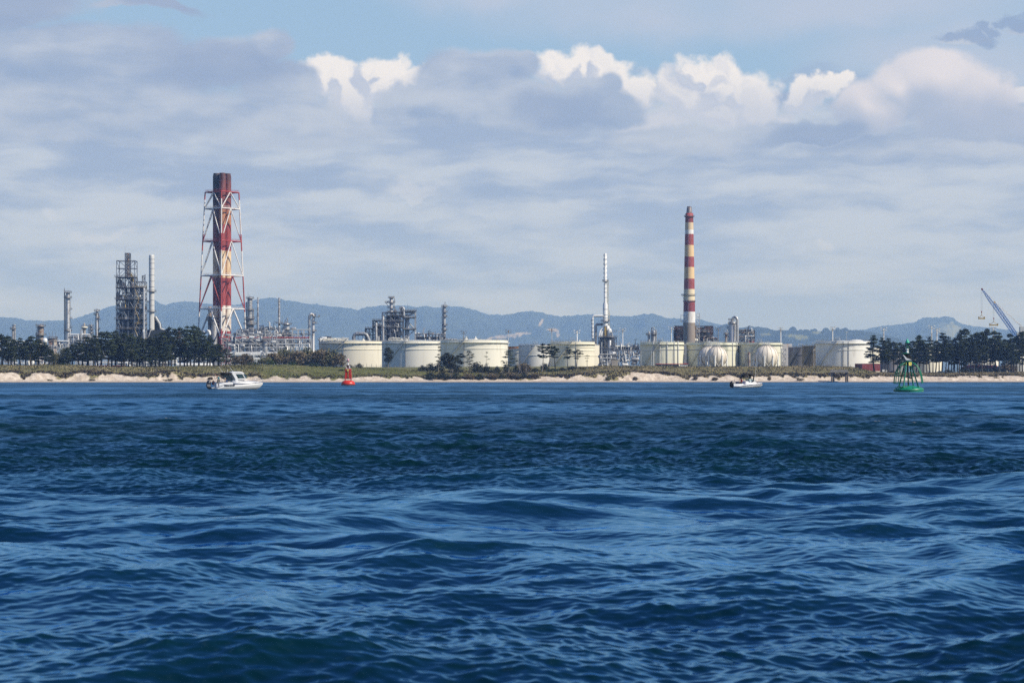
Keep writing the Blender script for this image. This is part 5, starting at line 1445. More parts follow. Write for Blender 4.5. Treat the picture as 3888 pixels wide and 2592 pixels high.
# ---------------------------------------------------------------- leaves and trees
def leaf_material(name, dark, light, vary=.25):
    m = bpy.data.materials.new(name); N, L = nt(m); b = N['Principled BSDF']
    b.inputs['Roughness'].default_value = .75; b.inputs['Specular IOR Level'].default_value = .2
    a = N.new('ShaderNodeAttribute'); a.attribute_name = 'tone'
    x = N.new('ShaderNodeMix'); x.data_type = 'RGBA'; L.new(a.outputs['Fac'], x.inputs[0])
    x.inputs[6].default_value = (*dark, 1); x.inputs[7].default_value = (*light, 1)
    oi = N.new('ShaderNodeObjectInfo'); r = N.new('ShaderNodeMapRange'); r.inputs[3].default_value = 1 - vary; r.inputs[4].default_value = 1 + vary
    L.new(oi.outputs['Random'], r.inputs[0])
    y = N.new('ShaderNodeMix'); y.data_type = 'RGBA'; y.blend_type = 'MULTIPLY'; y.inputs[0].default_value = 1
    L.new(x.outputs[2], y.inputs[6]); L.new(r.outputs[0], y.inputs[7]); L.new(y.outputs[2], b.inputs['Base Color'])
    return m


PINE = leaf_material('pine_needles', (.014, .024, .013), (.066, .086, .032), .32)
DRYL = leaf_material('dead_needles', (.06, .04, .03), (.14, .10, .075))
OLIVE = leaf_material('olive_leaves', (.045, .050, .022), (.17, .165, .07))
GREENL = leaf_material('green_leaves', (.016, .030, .013), (.055, .085, .030))
TAN = leaf_material('dry_leaves', (.06, .05, .025), (.19, .155, .075))
DKL = leaf_material('dark_leaves', (.012, .018, .012), (.045, .052, .024))
BARK = mat('bark', (.055, .045, .038), .95, 0, .3, 1.0, stretch=3)
PALEB = mat('pale_bark', (.21, .185, .16), .95, 0, .25, 1.0, stretch=3)


class Leaves:
    def __init__(self):
        self.v, self.t = [], []

    def clump(self, rs, c, rx, ry, rz, n, size, tone):
        d = rs.normal(size=(n, 3)); d /= np.linalg.norm(d, axis=1)[:, None] + 1e-9
        rad = rs.rand(n, 1) ** .4
        p = np.asarray(c) + d * rad * np.array([rx, ry, rz])
        a = rs.normal(size=(n, 3)); a[:, 2] *= .55; a /= np.linalg.norm(a, axis=1)[:, None]
        b = np.cross(a, rs.normal(size=(n, 3))); b /= np.linalg.norm(b, axis=1)[:, None]
        s = size * (.6 + .8 * rs.rand(n, 1))
        q = np.stack([p - a * s - b * s * .25, p + a * s * .1 - b * s * .55, p + a * s + b * s * .25, p - a * s * .1 + b * s * .55], 1)
        self.v.append(q.reshape(-1, 3))
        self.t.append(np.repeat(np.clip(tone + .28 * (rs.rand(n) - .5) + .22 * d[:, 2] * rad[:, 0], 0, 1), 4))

    def mesh(self, name, m):
        v = np.concatenate(self.v); n = len(v) // 4
        me = mesh_np(name, v, np.arange(4 * n).reshape(-1, 4), m, False)
        attr(me, 'tone', np.concatenate(self.t))
        return me


def make_tree(name, seed, h, w, crown, leafm, bark, tiers=9, per=5, n=26, size=.42, flat=.42, lean=0.0, trunk_r=.33, gap=.1, peak=.35):
    """a pine of unit kind: h, w in metres; crown = share of the height with needles; peak = where the crown is widest"""
    rs = np.random.RandomState(seed)
    o = thing(name, (0, 0, 0), None, None)
    tb = MB(); pts = []
    bx, by = rs.normal(0, .02, 2)
    for i in range(7):
        t = i / 6
        pts.append((lean * h * t * t + bx * h * math.sin(3 * t), by * h * math.sin(2.4 * t), -.4 + (h * .95 + .4) * t))
    tb.tube(pts, [trunk_r * (1.25 - 1.1 * i / 6) + .03 for i in range(7)], 7)
    at = lambda z: np.array([lean * h * (z / h) ** 2 + bx * h * math.sin(3 * z / h), by * h * math.sin(2.4 * z / h), z])
    lv = Leaves()
    for i in range(tiers):
        t = (i + .5 * rs.rand()) / (tiers - .5)
        z = h * (1 - crown) + h * crown * t * .97
        prof = math.sin(math.pi * min(1, (.18 + .82 * t) ** (math.log(.5) / math.log(max(.06, min(.94, .18 + .82 * peak)))))) ** .7
        if t > .93:
            prof = max(prof, .12)
        for k in range(per):
            if rs.rand() < gap:
                continue
            a = rs.rand() * 6.283
            L_ = w / 2 * prof * (.55 + .55 * rs.rand())
            c0 = at(z)
            e = c0 + np.array([math.cos(a) * L_, math.sin(a) * L_, L_ * (.15 + .25 * rs.rand()) - .1 * L_])
            tb.cyl(c0, e, trunk_r * .22 + .02, .03, 4, False)
            for f in ((.55, .9) if L_ > 1.2 else (.8,)):
                q = c0 + (e - c0) * f + rs.normal(0, .12, 3)
                cr = max(.5, w * .15 * (.6 + .8 * rs.rand()))
                lv.clump(rs, q, cr, cr, cr * flat, n, size, .25 + .5 * rs.rand())
    top = at(h * .97); lv.clump(rs, top, w * .07 + .25, w * .07 + .25, h * .03 + .4, n, size * .8, .45)
    tr = link('trunk', tb.mesh('trunk', bark), o); cw = link('crown', lv.mesh('crown', leafm), o)
    return o


def make_shrub(name, seed, w, h, leafm, n=26, size=.32, clumps=16, twig=True, bark=None):
    rs = np.random.RandomState(seed)
    o = thing(name, (0, 0, 0), None, None)
    lv = Leaves(); tb = MB()
    for k in range(clumps):
        a = rs.rand() * 6.283; r = math.sqrt(rs.rand()); z = h * (.15 + .75 * rs.rand() * math.sqrt(max(.05, 1 - r * r * .8)))
        q = np.array([math.cos(a) * r * w * .42, math.sin(a) * r * w * .42, z])
        cr = (w * .16 + h * .08) * (.7 + .6 * rs.rand())
        lv.clump(rs, q, cr, cr, cr * .75, n, size, .2 + .6 * rs.rand())
        if k % 3 == 0:
            tb.cyl((q[0] * .25, q[1] * .25, -.3), q, .09, .03, 4, False)
    link('stem', tb.mesh('stem', bark or BARK), o); link('foliage', lv.mesh('foliage', leafm), o)
    return o


PROTO = {}


def plant(key, make, X, Y, sx, sz, label, cat, group=None, rz=None, dz=-.1):
    """the first of a kind is moved to its place, later ones are copies of it and of its parts"""
    if key not in PROTO:
        o = PROTO[key] = make()
    else:
        o = copy_tree(PROTO[key])
    o.location = (X, Y, gz(X, Y) + dz)
    o.rotation_euler = (0, 0, rnd.uniform(0, 6.28) if rz is None else rz)
    o.scale = (sx, sx, sz)
    for k in ('label', 'category', 'group'):
        if k in o:
            del o[k]
    tag(o, label, cat, group)
    return o


ORD = ('first second third fourth fifth sixth seventh eighth ninth tenth eleventh twelfth thirteenth fourteenth fifteenth sixteenth seventeenth eighteenth nineteenth twentieth '
       'twenty-first twenty-second twenty-third twenty-fourth twenty-fifth twenty-sixth twenty-seventh twenty-eighth twenty-ninth thirtieth thirty-first thirty-second thirty-third '
       'thirty-fourth thirty-fifth thirty-sixth thirty-seventh thirty-eighth thirty-ninth fortieth forty-first forty-second forty-third forty-fourth forty-fifth forty-sixth forty-seventh '
       'forty-eighth forty-ninth fiftieth fifty-first fifty-second fifty-third fifty-fourth fifty-fifth fifty-sixth fifty-seventh fifty-eighth fifty-ninth sixtieth sixty-first sixty-second sixty-third sixty-fourth sixty-fifth sixty-sixth sixty-seventh sixty-eighth').split()


def grove(lst, name, where, group, kinds, base_w, base_h, cat='pine tree', dep=(40, 75), seed=1, wf=1.0):
    """lst: (photo column, row of the top, width in pixels, metres in from the shore or None)"""
    rr = random.Random(seed)
    lst = sorted(lst)
    hs = sorted(1e4 - t[1] for t in lst); med = hs[len(hs) // 2]; ws = sorted(t[2] for t in lst); mw = ws[len(ws) // 2]
    for i, t in enumerate(lst):
        x, yt, w = t[:3]
        d = t[3] if len(t) > 3 and t[3] else rr.uniform(*dep)
        D = 1212.0
        for _ in range(6):
            D = float(shore_y(wx(x, D))) + d
        X = wx(x, D)
        h = wz(yt, D) - gz(X, D); wm = w * D / F * wf
        kind = kinds[i % len(kinds)] if len(t) < 5 else t[4]
        look = ('tall' if 1e4 - yt > med + 7 else 'low' if 1e4 - yt < med - 12 else 'middling') + (' broad' if w > mw + 4 else ' narrow' if w < mw - 4 else '')
        if kind == 'dead':
            lab = 'dead brown pine standing among green ones in ' + where.split(' in ')[-1]
        else:
            lab = f'{look} pine, {ORD[i]} from the left in {where}'
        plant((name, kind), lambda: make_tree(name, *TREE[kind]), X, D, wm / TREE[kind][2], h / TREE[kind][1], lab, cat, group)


TREE = {
    # seed, h, w, crown, leaves, bark, tiers, per, n, size, flat, lean, trunk
    'a': (1, 20, 8, .74, PINE, BARK, 13, 7, 26, .38, .36, .0, .34, .24, .34),
    'b': (2, 20, 8, .78, PINE, BARK, 14, 7, 26, .38, .36, .02, .36, .24, .28),
    'c': (3, 20, 8, .68, PINE, BARK, 13, 7, 26, .40, .34, -.02, .32, .26, .38),
    'd': (4, 20, 8, .82, PINE, BARK, 15, 7, 24, .38, .36, .0, .34, .24, .26),
    'e': (5, 20, 8, .74, PINE, BARK, 12, 7, 26, .42, .34, .015, .36, .24, .4),
    'dead': (6, 18, 5, .70, DRYL, PALEB, 9, 4, 12, .30, .5, 0, .26, .3, .5),
    'r': (11, 26, 7.5, .64, PINE, BARK, 12, 6, 30, .44, .42, .0, .30, .14, .40),
    's': (12, 26, 7.5, .70, PINE, BARK, 14, 6, 28, .44, .40, .01, .30, .16, .35),
    't': (13, 26, 7.5, .58, PINE, BARK, 11, 6, 30, .46, .42, -.01, .28, .12, .45),
    'u': (14, 26, 7.5, .76, PINE, BARK, 14, 5, 24, .42, .38, .0, .32, .16, .35),
    'v': (15, 26, 7.5, .54, PINE, BARK, 10, 6, 30, .46, .45, .015, .28, .12, .5),
    'w': (16, 26, 7.5, .66, PINE, BARK, 12, 6, 28, .44, .42, -.015, .30, .18, .4),
}
gl = [(8, 1268, 60), (-25, 1275, 60), (30, 1273, 52), (55, 1288, 46), (78, 1283, 48), (98, 1290, 46), (118, 1274, 56), (146, 1287, 54), (168, 1300, 50), (186, 1322, 44), (42, 1300, 50), (130, 1305, 50)]
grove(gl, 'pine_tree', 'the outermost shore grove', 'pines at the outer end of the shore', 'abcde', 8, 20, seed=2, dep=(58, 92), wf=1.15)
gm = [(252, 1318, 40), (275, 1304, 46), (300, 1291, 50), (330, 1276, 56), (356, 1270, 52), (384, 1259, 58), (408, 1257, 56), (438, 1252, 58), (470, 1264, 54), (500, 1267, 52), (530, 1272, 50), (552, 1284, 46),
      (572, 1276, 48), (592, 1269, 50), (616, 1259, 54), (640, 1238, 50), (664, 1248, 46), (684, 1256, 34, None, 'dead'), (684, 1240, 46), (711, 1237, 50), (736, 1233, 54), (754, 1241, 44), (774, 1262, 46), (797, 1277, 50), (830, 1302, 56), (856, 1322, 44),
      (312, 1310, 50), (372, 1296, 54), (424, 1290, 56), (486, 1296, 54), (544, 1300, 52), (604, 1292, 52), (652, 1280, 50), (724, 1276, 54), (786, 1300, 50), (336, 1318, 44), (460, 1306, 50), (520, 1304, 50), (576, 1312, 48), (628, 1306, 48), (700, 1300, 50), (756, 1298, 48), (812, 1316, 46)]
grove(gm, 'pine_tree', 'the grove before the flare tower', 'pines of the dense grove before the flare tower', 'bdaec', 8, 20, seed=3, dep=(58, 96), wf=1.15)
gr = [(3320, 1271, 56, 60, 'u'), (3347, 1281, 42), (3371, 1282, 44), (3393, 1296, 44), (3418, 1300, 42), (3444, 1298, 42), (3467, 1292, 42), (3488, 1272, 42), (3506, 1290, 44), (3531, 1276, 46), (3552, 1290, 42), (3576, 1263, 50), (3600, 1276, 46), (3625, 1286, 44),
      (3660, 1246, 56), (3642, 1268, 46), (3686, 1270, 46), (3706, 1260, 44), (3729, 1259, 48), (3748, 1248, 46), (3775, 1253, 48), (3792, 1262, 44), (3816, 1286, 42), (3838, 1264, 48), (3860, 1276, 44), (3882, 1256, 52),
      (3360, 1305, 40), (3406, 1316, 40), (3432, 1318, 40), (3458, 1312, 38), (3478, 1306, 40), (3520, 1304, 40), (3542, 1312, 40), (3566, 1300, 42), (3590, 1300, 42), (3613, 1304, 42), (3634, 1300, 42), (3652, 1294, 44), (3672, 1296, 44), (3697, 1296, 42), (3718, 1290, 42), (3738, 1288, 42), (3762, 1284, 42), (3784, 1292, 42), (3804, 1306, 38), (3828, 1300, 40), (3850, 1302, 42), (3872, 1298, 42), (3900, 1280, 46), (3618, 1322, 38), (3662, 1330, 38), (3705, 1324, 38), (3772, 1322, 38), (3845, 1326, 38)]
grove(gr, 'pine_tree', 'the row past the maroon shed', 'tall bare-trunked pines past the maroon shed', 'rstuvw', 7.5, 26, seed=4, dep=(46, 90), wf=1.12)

# sparse wind-worn trees and the lone ones in the middle of the shore
SP = {
    'lone': ('broadleaf_tree', (21, 16, 8, .66, DKL, PALEB, 9, 5, 30, .36, .6, .01, .24, .05, .5)),
    'lean': ('leaning_pine', (22, 17, 12, .58, DKL, PALEB, 8, 8, 34, .42, .55, -.16, .26, .03, .45)),
    'two': ('sparse_pine', (23, 18, 8, .62, PINE, PALEB, 5, 4, 24, .34, .3, .05, .2, .25, .5)),
    'mid': ('leaning_pine', (24, 17, 9, .55, DKL, PALEB, 7, 6, 30, .40, .5, .10, .24, .08, .5)),
    'thin': ('sparse_pine', (25, 17, 6, .60, PINE, PALEB, 4, 3, 16, .30, .3, .0, .14, .25, .5)),
    'open': ('sparse_pine', (26, 18, 10, .66, PINE, PALEB, 8, 5, 18, .36, .32, .0, .22, .2, .45)),
    'slim': ('slender_pine', (27, 22, 7, .52, PINE, PALEB, 7, 5, 30, .42, .42, .01, .2, .1, .5)),
    'slim2': ('slender_pine', (28, 22, 6, .46, PINE, PALEB, 6, 5, 32, .42, .5, -.01, .2, .08, .5)),
    'twig': ('sparse_pine', (29, 17, 4, .45, PINE, PALEB, 3, 3, 16, .32, .35, .0, .14, .2, .6)),
}


def lone(key, x, yt, w, d, label, cat='pine tree', rz=0.0):
    nm, par = SP[key]
    D = 1230.0
    for _ in range(6):
        D = float(shore_y(wx(x, D))) + d
    X = wx(x, D)
    plant((nm, key), lambda: make_tree(nm, *par), X, D, (w * D / F) / par[2], (wz(yt, D) - gz(X, D)) / par[1], label, cat, None, rz)


lone('lone', 1474, 1318, 44, 62, 'lone bushy tree on the grass before the middle cream tank', 'tree')
lone('two', 1664, 1312, 40, 40, 'sparse flat topped pine rising behind the big leaning tree')
lone('lean', 1712, 1342, 72, 17, 'big dark leaning tree on the eroded bank before the widest tank')
lone('mid', 1742, 1342, 44, 40, 'dark forked tree between the leaning tree and a sparse pine')
lone('open', 1782, 1330, 40, 44, 'sparse pine with layered branches in front of the widest tank')
lone('thin', 1846, 1334, 34, 46, 'almost bare spindly pine in front of the widest tank')
lone('open', 1930, 1328, 64, 30, 'wide sparse pine with crooked branches at the edge of the widest tank', rz=2.0)
lone('slim', 2058, 1304, 52, 44, 'slender pine before the weathered tank, the broader of the close pair')
lone('slim2', 2086, 1305, 44, 50, 'slender pine before the weathered tank, the narrower of the close pair')
lone('slim2', 2110, 1313, 44, 54, 'slender greener pine on the shaded side of the three ringed tank', rz=1.4)
lone('slim', 2157, 1317, 42, 48, 'slender pine before the three ringed tank, the left of a close pair', rz=2.6)
lone('slim2', 2188, 1325, 46, 46, 'slender pine before the three ringed tank, the right of a close pair', rz=4.0)
lone('twig', 2230, 1346, 26, 40, 'thin nearly bare pine alone before the sunlit side of the three ringed tank')

# shrubs: kind, column, top row, base row or None, width px, metres from the shore, label
SHR = {'olive': (41, 12, 8, OLIVE, 44, .46, 34), 'olive2': (42, 12, 8, OLIVE, 44, .46, 34), 'green': (43, 6, 3.5, GREENL, 34, .30, 14), 'dark': (44, 8, 5, DKL, 34, .34, 20), 'tan': (45, 4, 2, TAN, 30, .22, 10), 'brown': (46, 8, 6, leaf_material('brown_leaves', (.055, .044, .028), (.18, .145, .085)), 40, .40, 30)}


def shrub(kind, x, yt, w, d, label, cat='shrub', group=None):
    D = 1230.0
    for _ in range(6):
        D = float(shore_y(wx(x, D))) + d
    X = wx(x, D); sd, W, Hh, lm, n, size, cl = SHR[kind]
    hh = max(.6, wz(yt, D) - gz(X, D) + .1)
    plant(('shrub', kind), lambda: make_shrub('shrub', sd, W, Hh, lm, n, size, cl), X, D, w * D / F / W, hh / Hh, label, cat, group)


for t in [
    ('olive', 214, 1334, 56, 70, 'pale green bush in the gap before the wide rusty vessel'),
    ('olive2', 246, 1316, 50, 80, 'olive tree-like bush at the open end of the dense pine grove'),
    ('green', 238, 1376, 40, 56, 'low green bush on the grass under the gap in the pines'),
    ('brown', 905, 1350, 64, 66, 'brownish bush in front of the low white pipes'),
    ('brown', 936, 1338, 50, 76, 'taller brownish bush in front of the low white pipes'),
    ('olive', 1010, 1352, 60, 74, 'olive bush below the squat silver vessel'),
    ('green', 960, 1372, 44, 58, 'small dark green bush below the low white pipes'),
    ('brown', 1046, 1334, 70, 84, 'brown-olive bush at the near end of the broad thicket'),
    ('olive', 1086, 1316, 84, 92, 'tallest olive bush of the broad thicket beside the racks'),
    ('brown', 1128, 1326, 80, 84, 'dull brown bush in the middle of the broad thicket'),
    ('olive2', 1172, 1314, 92, 94, 'wide olive bush of the thicket, under the looped pipe column'),
    ('brown', 1216, 1320, 86, 86, 'brown bush of the thicket touching the first cream tank'),
    ('olive', 1256, 1320, 84, 84, 'rounded olive bush overlapping the first cream tank'),
    ('brown', 1286, 1338, 60, 78, 'low brown bush ending the thicket before the first cream tank'),
    ('green', 1030, 1364, 36, 62, 'small round green bush under the brown thicket'),
    ('green', 1108, 1371, 34, 56, 'small blue-green bush on the grass under the thicket'),
    ('green', 1192, 1374, 36, 52, 'solitary round green bush on the bright grass'),
    ('dark', 1330, 1384, 26, 62, 'tiny dark bush behind the red buoy'),
    ('dark', 1362, 1379, 40, 66, 'low dark mound-like bush at the foot of the first cream tank'),
    ('green', 1296, 1400, 30, 36, 'low grey-green bush on the grass left of the red buoy'),
    ('dark', 1606, 1386, 44, 52, 'low dark bush leading up to the leaning tree'),
    ('dark', 1634, 1378, 50, 50, 'dark bush right against the big leaning tree'),
    ('dark', 1664, 1372, 56, 46, 'dark undergrowth bush beneath the big leaning tree'),
    ('dark', 1735, 1384, 60, 40, 'dark bush between the leaning tree and its neighbour'),
    ('dark', 1812, 1374, 84, 44, 'wide dark bush before the widest tank'),
    ('dark', 1850, 1388, 60, 40, 'lower dark bush before the widest tank'),
    ('dark', 1886, 1390, 38, 44, 'small round dark bush alone before the widest tank'),
    ('dark', 1922, 1382, 40, 40, 'round dark bush at the foot of the wide sparse pine'),
    ('dark', 1958, 1384, 46, 40, 'dark bush between the wide sparse pine and the weathered tank'),
    ('brown', 1990, 1374, 50, 34, 'twiggy brown bush before the shaded side of the weathered tank'),
    ('dark', 2030, 1396, 50, 48, 'dark low bush at the foot of the weathered tank'),
    ('dark', 2068, 1378, 46, 56, 'dark domed bush under the pair of slender pines'),
    ('green', 2096, 1396, 50, 44, 'green bush under the slender pines'),
    ('dark', 2132, 1394, 44, 46, 'dark bush left of the foot of the three ringed tank'),
    ('dark', 2172, 1388, 50, 46, 'dark bush under the close pair before the three ringed tank'),
    ('tan', 2212, 1390, 44, 44, 'dry low bush at the foot of the three ringed tank'),
    ('dark', 2262, 1392, 24, 40, 'tiny dark bush on the dune before the furnace'),
    ('olive', 3100, 1404, 26, 40, 'low olive bush on the dune beside the mooring platform'),
    ('dark', 3660, 1392, 60, 66, 'dark bush beside the red roofed house'),
    ('dark', 3600, 1402, 40, 60, 'dark low bush between pine trunks near the red roofed house'),
    ('brown', 3830, 1380, 60, 60, 'dull bush under the last pines below the crane'),
    # on the bank and on the sand
    ('tan', 188, 1436, 24, 9, 'small brown scrub mound on the sand at the outer beach'),
    ('tan', 350, 1435, 30, 9, 'brown scrub mound with a tip on the sand below the dense pines'),
    ('tan', 640, 1434, 42, 9, 'long low scrub mound on the sand, widest on the beach'),
    ('brown', 798, 1430, 20, 13, 'round brown scrub mound behind the stern of the cabin boat'),
    ('olive', 2311, 1426, 26, 10, 'rounded olive scrub mound on the sand below the furnace'),
    ('brown', 2331, 1428, 10, 12, 'tiny brown scrub mound next to the rounded olive one'),
    ('brown', 2412, 1428, 18, 12, 'small brown scrub mound on the sand below the dark process rack'),
    ('brown', 2640, 1426, 18, 12, 'small brown scrub mound on the sand below the twin spheres'),
    ('brown', 2714, 1430, 24, 10, 'flat brown scrub mound on the sand behind the open boat\'s stern'),
    ('brown', 2814, 1425, 12, 14, 'round brown scrub mound behind the open boat\'s canopy'),
    ('brown', 2922, 1427, 14, 12, 'small brown scrub mound behind the open boat\'s bow'),
    ('tan', 3036, 1428, 32, 8, 'tan scrub mound on the sand before the brown tank'),
    ('brown', 2520, 1408, 50, 20, 'brown scrub hanging over the sand cliff below the dingy tank'),
    ('dark', 1636, 1412, 46, 14, 'dark bank bush hanging over the beach at the start of the eroded bank'),
    ('dark', 1680, 1410, 54, 16, 'dark bank bush around the foot of the leaning trunk'),
    ('dark', 1730, 1412, 46, 16, 'dark bank bush just past the leaning trunk'),
    ('brown', 1780, 1416, 40, 15, 'brown bank bush above the fallen branches'),
    ('dark', 1822, 1418, 44, 14, 'dark bank bush by the fallen branches'),
    ('brown', 1868, 1416, 44, 16, 'brown bank bush below the small round dark bush'),
    ('dark', 1905, 1416, 36, 14, 'dark bank bush below the wide sparse pine'),
    ('brown', 1945, 1412, 50, 18, 'brown twiggy bank bush beside the wide sparse pine'),
    ('dark', 1990, 1414, 34, 14, 'dark bank bush below the weathered tank'),
    ('brown', 2025, 1416, 44, 18, 'brown bank bush where the eroded bank ends'),
]:
    shrub(*t)


def dead_branch(x, D_off, label, seed, L_=6):
    rs = random.Random(seed); D = 1240.0
    for _ in range(6):
        D = float(shore_y(wx(x, D))) + D_off
    X = wx(x, D); q = MB()
    def br(p, d, l, r, k):
        e = p + d * l
        q.cyl(p, e, r, r * .6, 5, False)
        if k:
            for _ in range(3):
                br(p + d * l * rs.uniform(.4, 1), (d + Vector((rs.uniform(-.8, .8), rs.uniform(-.5, .5), rs.uniform(-.1, .7)))).normalized(), l * .6, r * .6, k - 1)
    br(Vector((0, 0, -.2)), Vector((rs.uniform(-.5, .5), 0, .9)).normalized(), L_ * .5, .14, 3)
    o = q.build('dead_tree', mat('grey_driftwood', (.24, .215, .195), .95, 0, .2, 1), None, (X, D, gz(X, D)))
    tag(o, label, 'dead tree')


dead_branch(1985, 26, 'grey leafless tree before the shaded side of the weathered tank', 1, 10)
dead_branch(1962, 22, 'grey dead branches on the bank between sparse pine and weathered tank', 2, 8)
dead_branch(2006, 20, 'pale bleached dead branches leaning out below the weathered tank', 3, 7)
dead_branch(1840, 14, 'dark fallen dead branches hanging down to the beach', 4, 6)
dead_branch(1900, 15, 'grey dead branches below the small round dark bush', 6, 6)
dead_branch(1715, 26, 'grey dead branches beside the leaning trunk', 5, 7)


# ---------------------------------------------------------------- low scrub and grass over the bank: nobody could count it
def scrub():
    rs = np.random.RandomState(9)
    n = 90000
    X = rs.uniform(-330, 350, n); s = 13 + 75 * rs.rand(n) ** 1.5
    Y = shore_y(X) + s
    keep = veg_of(X, Y) > .55
    X, Y, s = X[keep], Y[keep], s[keep]
    xp = X / Y * F + CX
    Z = ground(X, Y)
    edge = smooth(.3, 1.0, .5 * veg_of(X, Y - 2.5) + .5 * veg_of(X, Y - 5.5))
    pn = N1.fbm(X / 7, Y / 7, 3)
    size = (.16 + .36 * rs.rand(len(X))) * (1 + .9 * (1 - edge)) * (.45 + .9 * pn) * np.where((xp > 1000) & (xp < 1620), .62, 1)
    a = rs.rand(len(X)) * 3.1416
    d = np.stack([np.cos(a), np.sin(a), rs.normal(0, .25, len(X))], -1); up = np.stack([rs.normal(0, .35, len(X)), rs.normal(-.1, .35, len(X)), np.ones(len(X))], -1)
    p = np.stack([X, Y, Z - .05], -1); sz = size[:, None]
    q = np.stack([p - d * sz * .8, p + d * sz * .8, p + d * sz * .5 + up * sz * 1.2, p - d * sz * .6 + up * sz], 1).reshape(-1, 3)
    me = mesh_np('dune_scrub', q, np.arange(len(q)).reshape(-1, 4), None, False)
    g = np.clip(ip(GREEN, xp) + 1.4 * (N3.fbm(X / 9, Y / 9, 3) - .5) - .7 * (1 - edge), 0, 1)
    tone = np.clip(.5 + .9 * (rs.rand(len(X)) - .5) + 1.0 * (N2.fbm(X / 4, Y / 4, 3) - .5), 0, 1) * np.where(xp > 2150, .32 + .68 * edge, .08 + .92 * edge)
    attr(me, 'green', np.repeat(g, 4)); attr(me, 'tone', np.repeat(tone, 4))
    m = bpy.data.materials.new('scrub_leaves'); N, L = nt(m); b = N['Principled BSDF']; b.inputs['Roughness'].default_value = .9; b.inputs['Specular IOR Level'].default_value = .15
    at = N.new('ShaderNodeAttribute'); at.attribute_name = 'tone'; ag = N.new('ShaderNodeAttribute'); ag.attribute_name = 'green'
    def MX(f, c0, c1):
        x = N.new('ShaderNodeMix'); x.data_type = 'RGBA'; L.new(f, x.inputs[0])
        for i, v in ((6, c0), (7, c1)):
            if isinstance(v, tuple): x.inputs[i].default_value = (*v, 1)
            else: L.new(v, x.inputs[i])
        return x.outputs[2]
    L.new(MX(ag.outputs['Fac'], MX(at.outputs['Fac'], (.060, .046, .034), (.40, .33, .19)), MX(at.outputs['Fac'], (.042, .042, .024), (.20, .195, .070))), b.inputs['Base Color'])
    me.materials.append(m)
    link('dune_scrub', me)['kind'] = 'stuff'


scrub()
# ---------------------------------------------------------------- buoys, boats and their people
GRN = mat('buoy_green', (.008, .22, .12), .38, 0, .12, .8, stain=(.16, .10, .04), stain_amt=.02)
GRND = mat('buoy_green_dull', (.010, .15, .085), .5, 0, .2, 1.2, stain=(.05, .05, .03), stain_amt=.15)
REDB = mat('buoy_red', (.60, .035, .018), .38, 0, .1, .8, stain=(.2, .03, .02), stain_amt=.05)
REDD = mat('buoy_red_dull', (.42, .03, .02), .5, 0, .2, 1.0, stain=(.12, .03, .02), stain_amt=.2)
WH2 = mat('clean_white', (.80, .80, .79), .35, 0, .04, .6)
YELP = mat('yellow_sign', (.80, .68, .16), .5, 0, .06, 1)
BLK = mat('black_fabric', (.012, .013, .017), .8, 0, .2, 2)
NAVY = mat('navy_fabric', (.018, .035, .095), .8, 0, .2, 2)
GLASS = mat('tinted_glass', (.03, .06, .065), .08, 0, .1, 1)
ENG = mat('engine_cowl', (.028, .034, .05), .3, .1, .1, 1)
STEELB = mat('bright_rail', (.62, .62, .62), .25, .9, .05, 2)
SKIN = mat('skin', (.42, .24, .17), .6, 0, .08, 8)
HAIR = mat('dark_hair', (.015, .012, .012), .7, 0, .2, 12)


def text_mesh(txt, size):
    cu = bpy.data.curves.new('lettering', 'FONT'); cu.body = txt; cu.size = size; cu.extrude = .006; cu.align_x = 'CENTER'; cu.align_y = 'CENTER'
    o = bpy.data.objects.new('lettering', cu); COL.objects.link(o)
    me = bpy.data.meshes.new_from_object(o.evaluated_get(bpy.context.evaluated_depsgraph_get()))
    bpy.data.objects.remove(o); bpy.data.curves.remove(cu)
    return me


def lettering(txt, size, loc, rot, m, parent, name='lettering'):
    me = text_mesh(txt, size); me.materials.clear(); me.materials.append(m)
    o = link(name, me, parent, loc); o.rotation_euler = rot
    return o


def skin_mesh(name, joints, bones, rad, m, parent, sub=2):
    """one continuous surface grown round a skeleton; joints {name: (x,y,z)}, rad {name: r or (rx, ry)}"""
    ks = list(joints); ix = {k: i for i, k in enumerate(ks)}
    me = bpy.data.meshes.new(name); me.from_pydata([joints[k] for k in ks], [(ix[a], ix[b]) for a, b in bones], [])
    o = bpy.data.objects.new(name, me); COL.objects.link(o)
    md = o.modifiers.new('skin', 'SKIN'); md.use_smooth_shade = True
    for i, k in enumerate(ks):
        r = rad[k]; me.skin_vertices[0].data[i].radius = r if isinstance(r, tuple) else (r, r)
        me.skin_vertices[0].data[i].use_root = (i == 0)
    o.modifiers.new('sub', 'SUBSURF').levels = sub
    o.modifiers['sub'].render_levels = sub
    me2 = bpy.data.meshes.new_from_object(o.evaluated_get(bpy.context.evaluated_depsgraph_get()))
    bpy.data.objects.remove(o); bpy.data.meshes.remove(me)
    me2.name = name; me2.materials.clear(); me2.materials.append(m)
    me2.polygons.foreach_set('use_smooth', [True] * len(me2.polygons))
    return link(name, me2, parent)


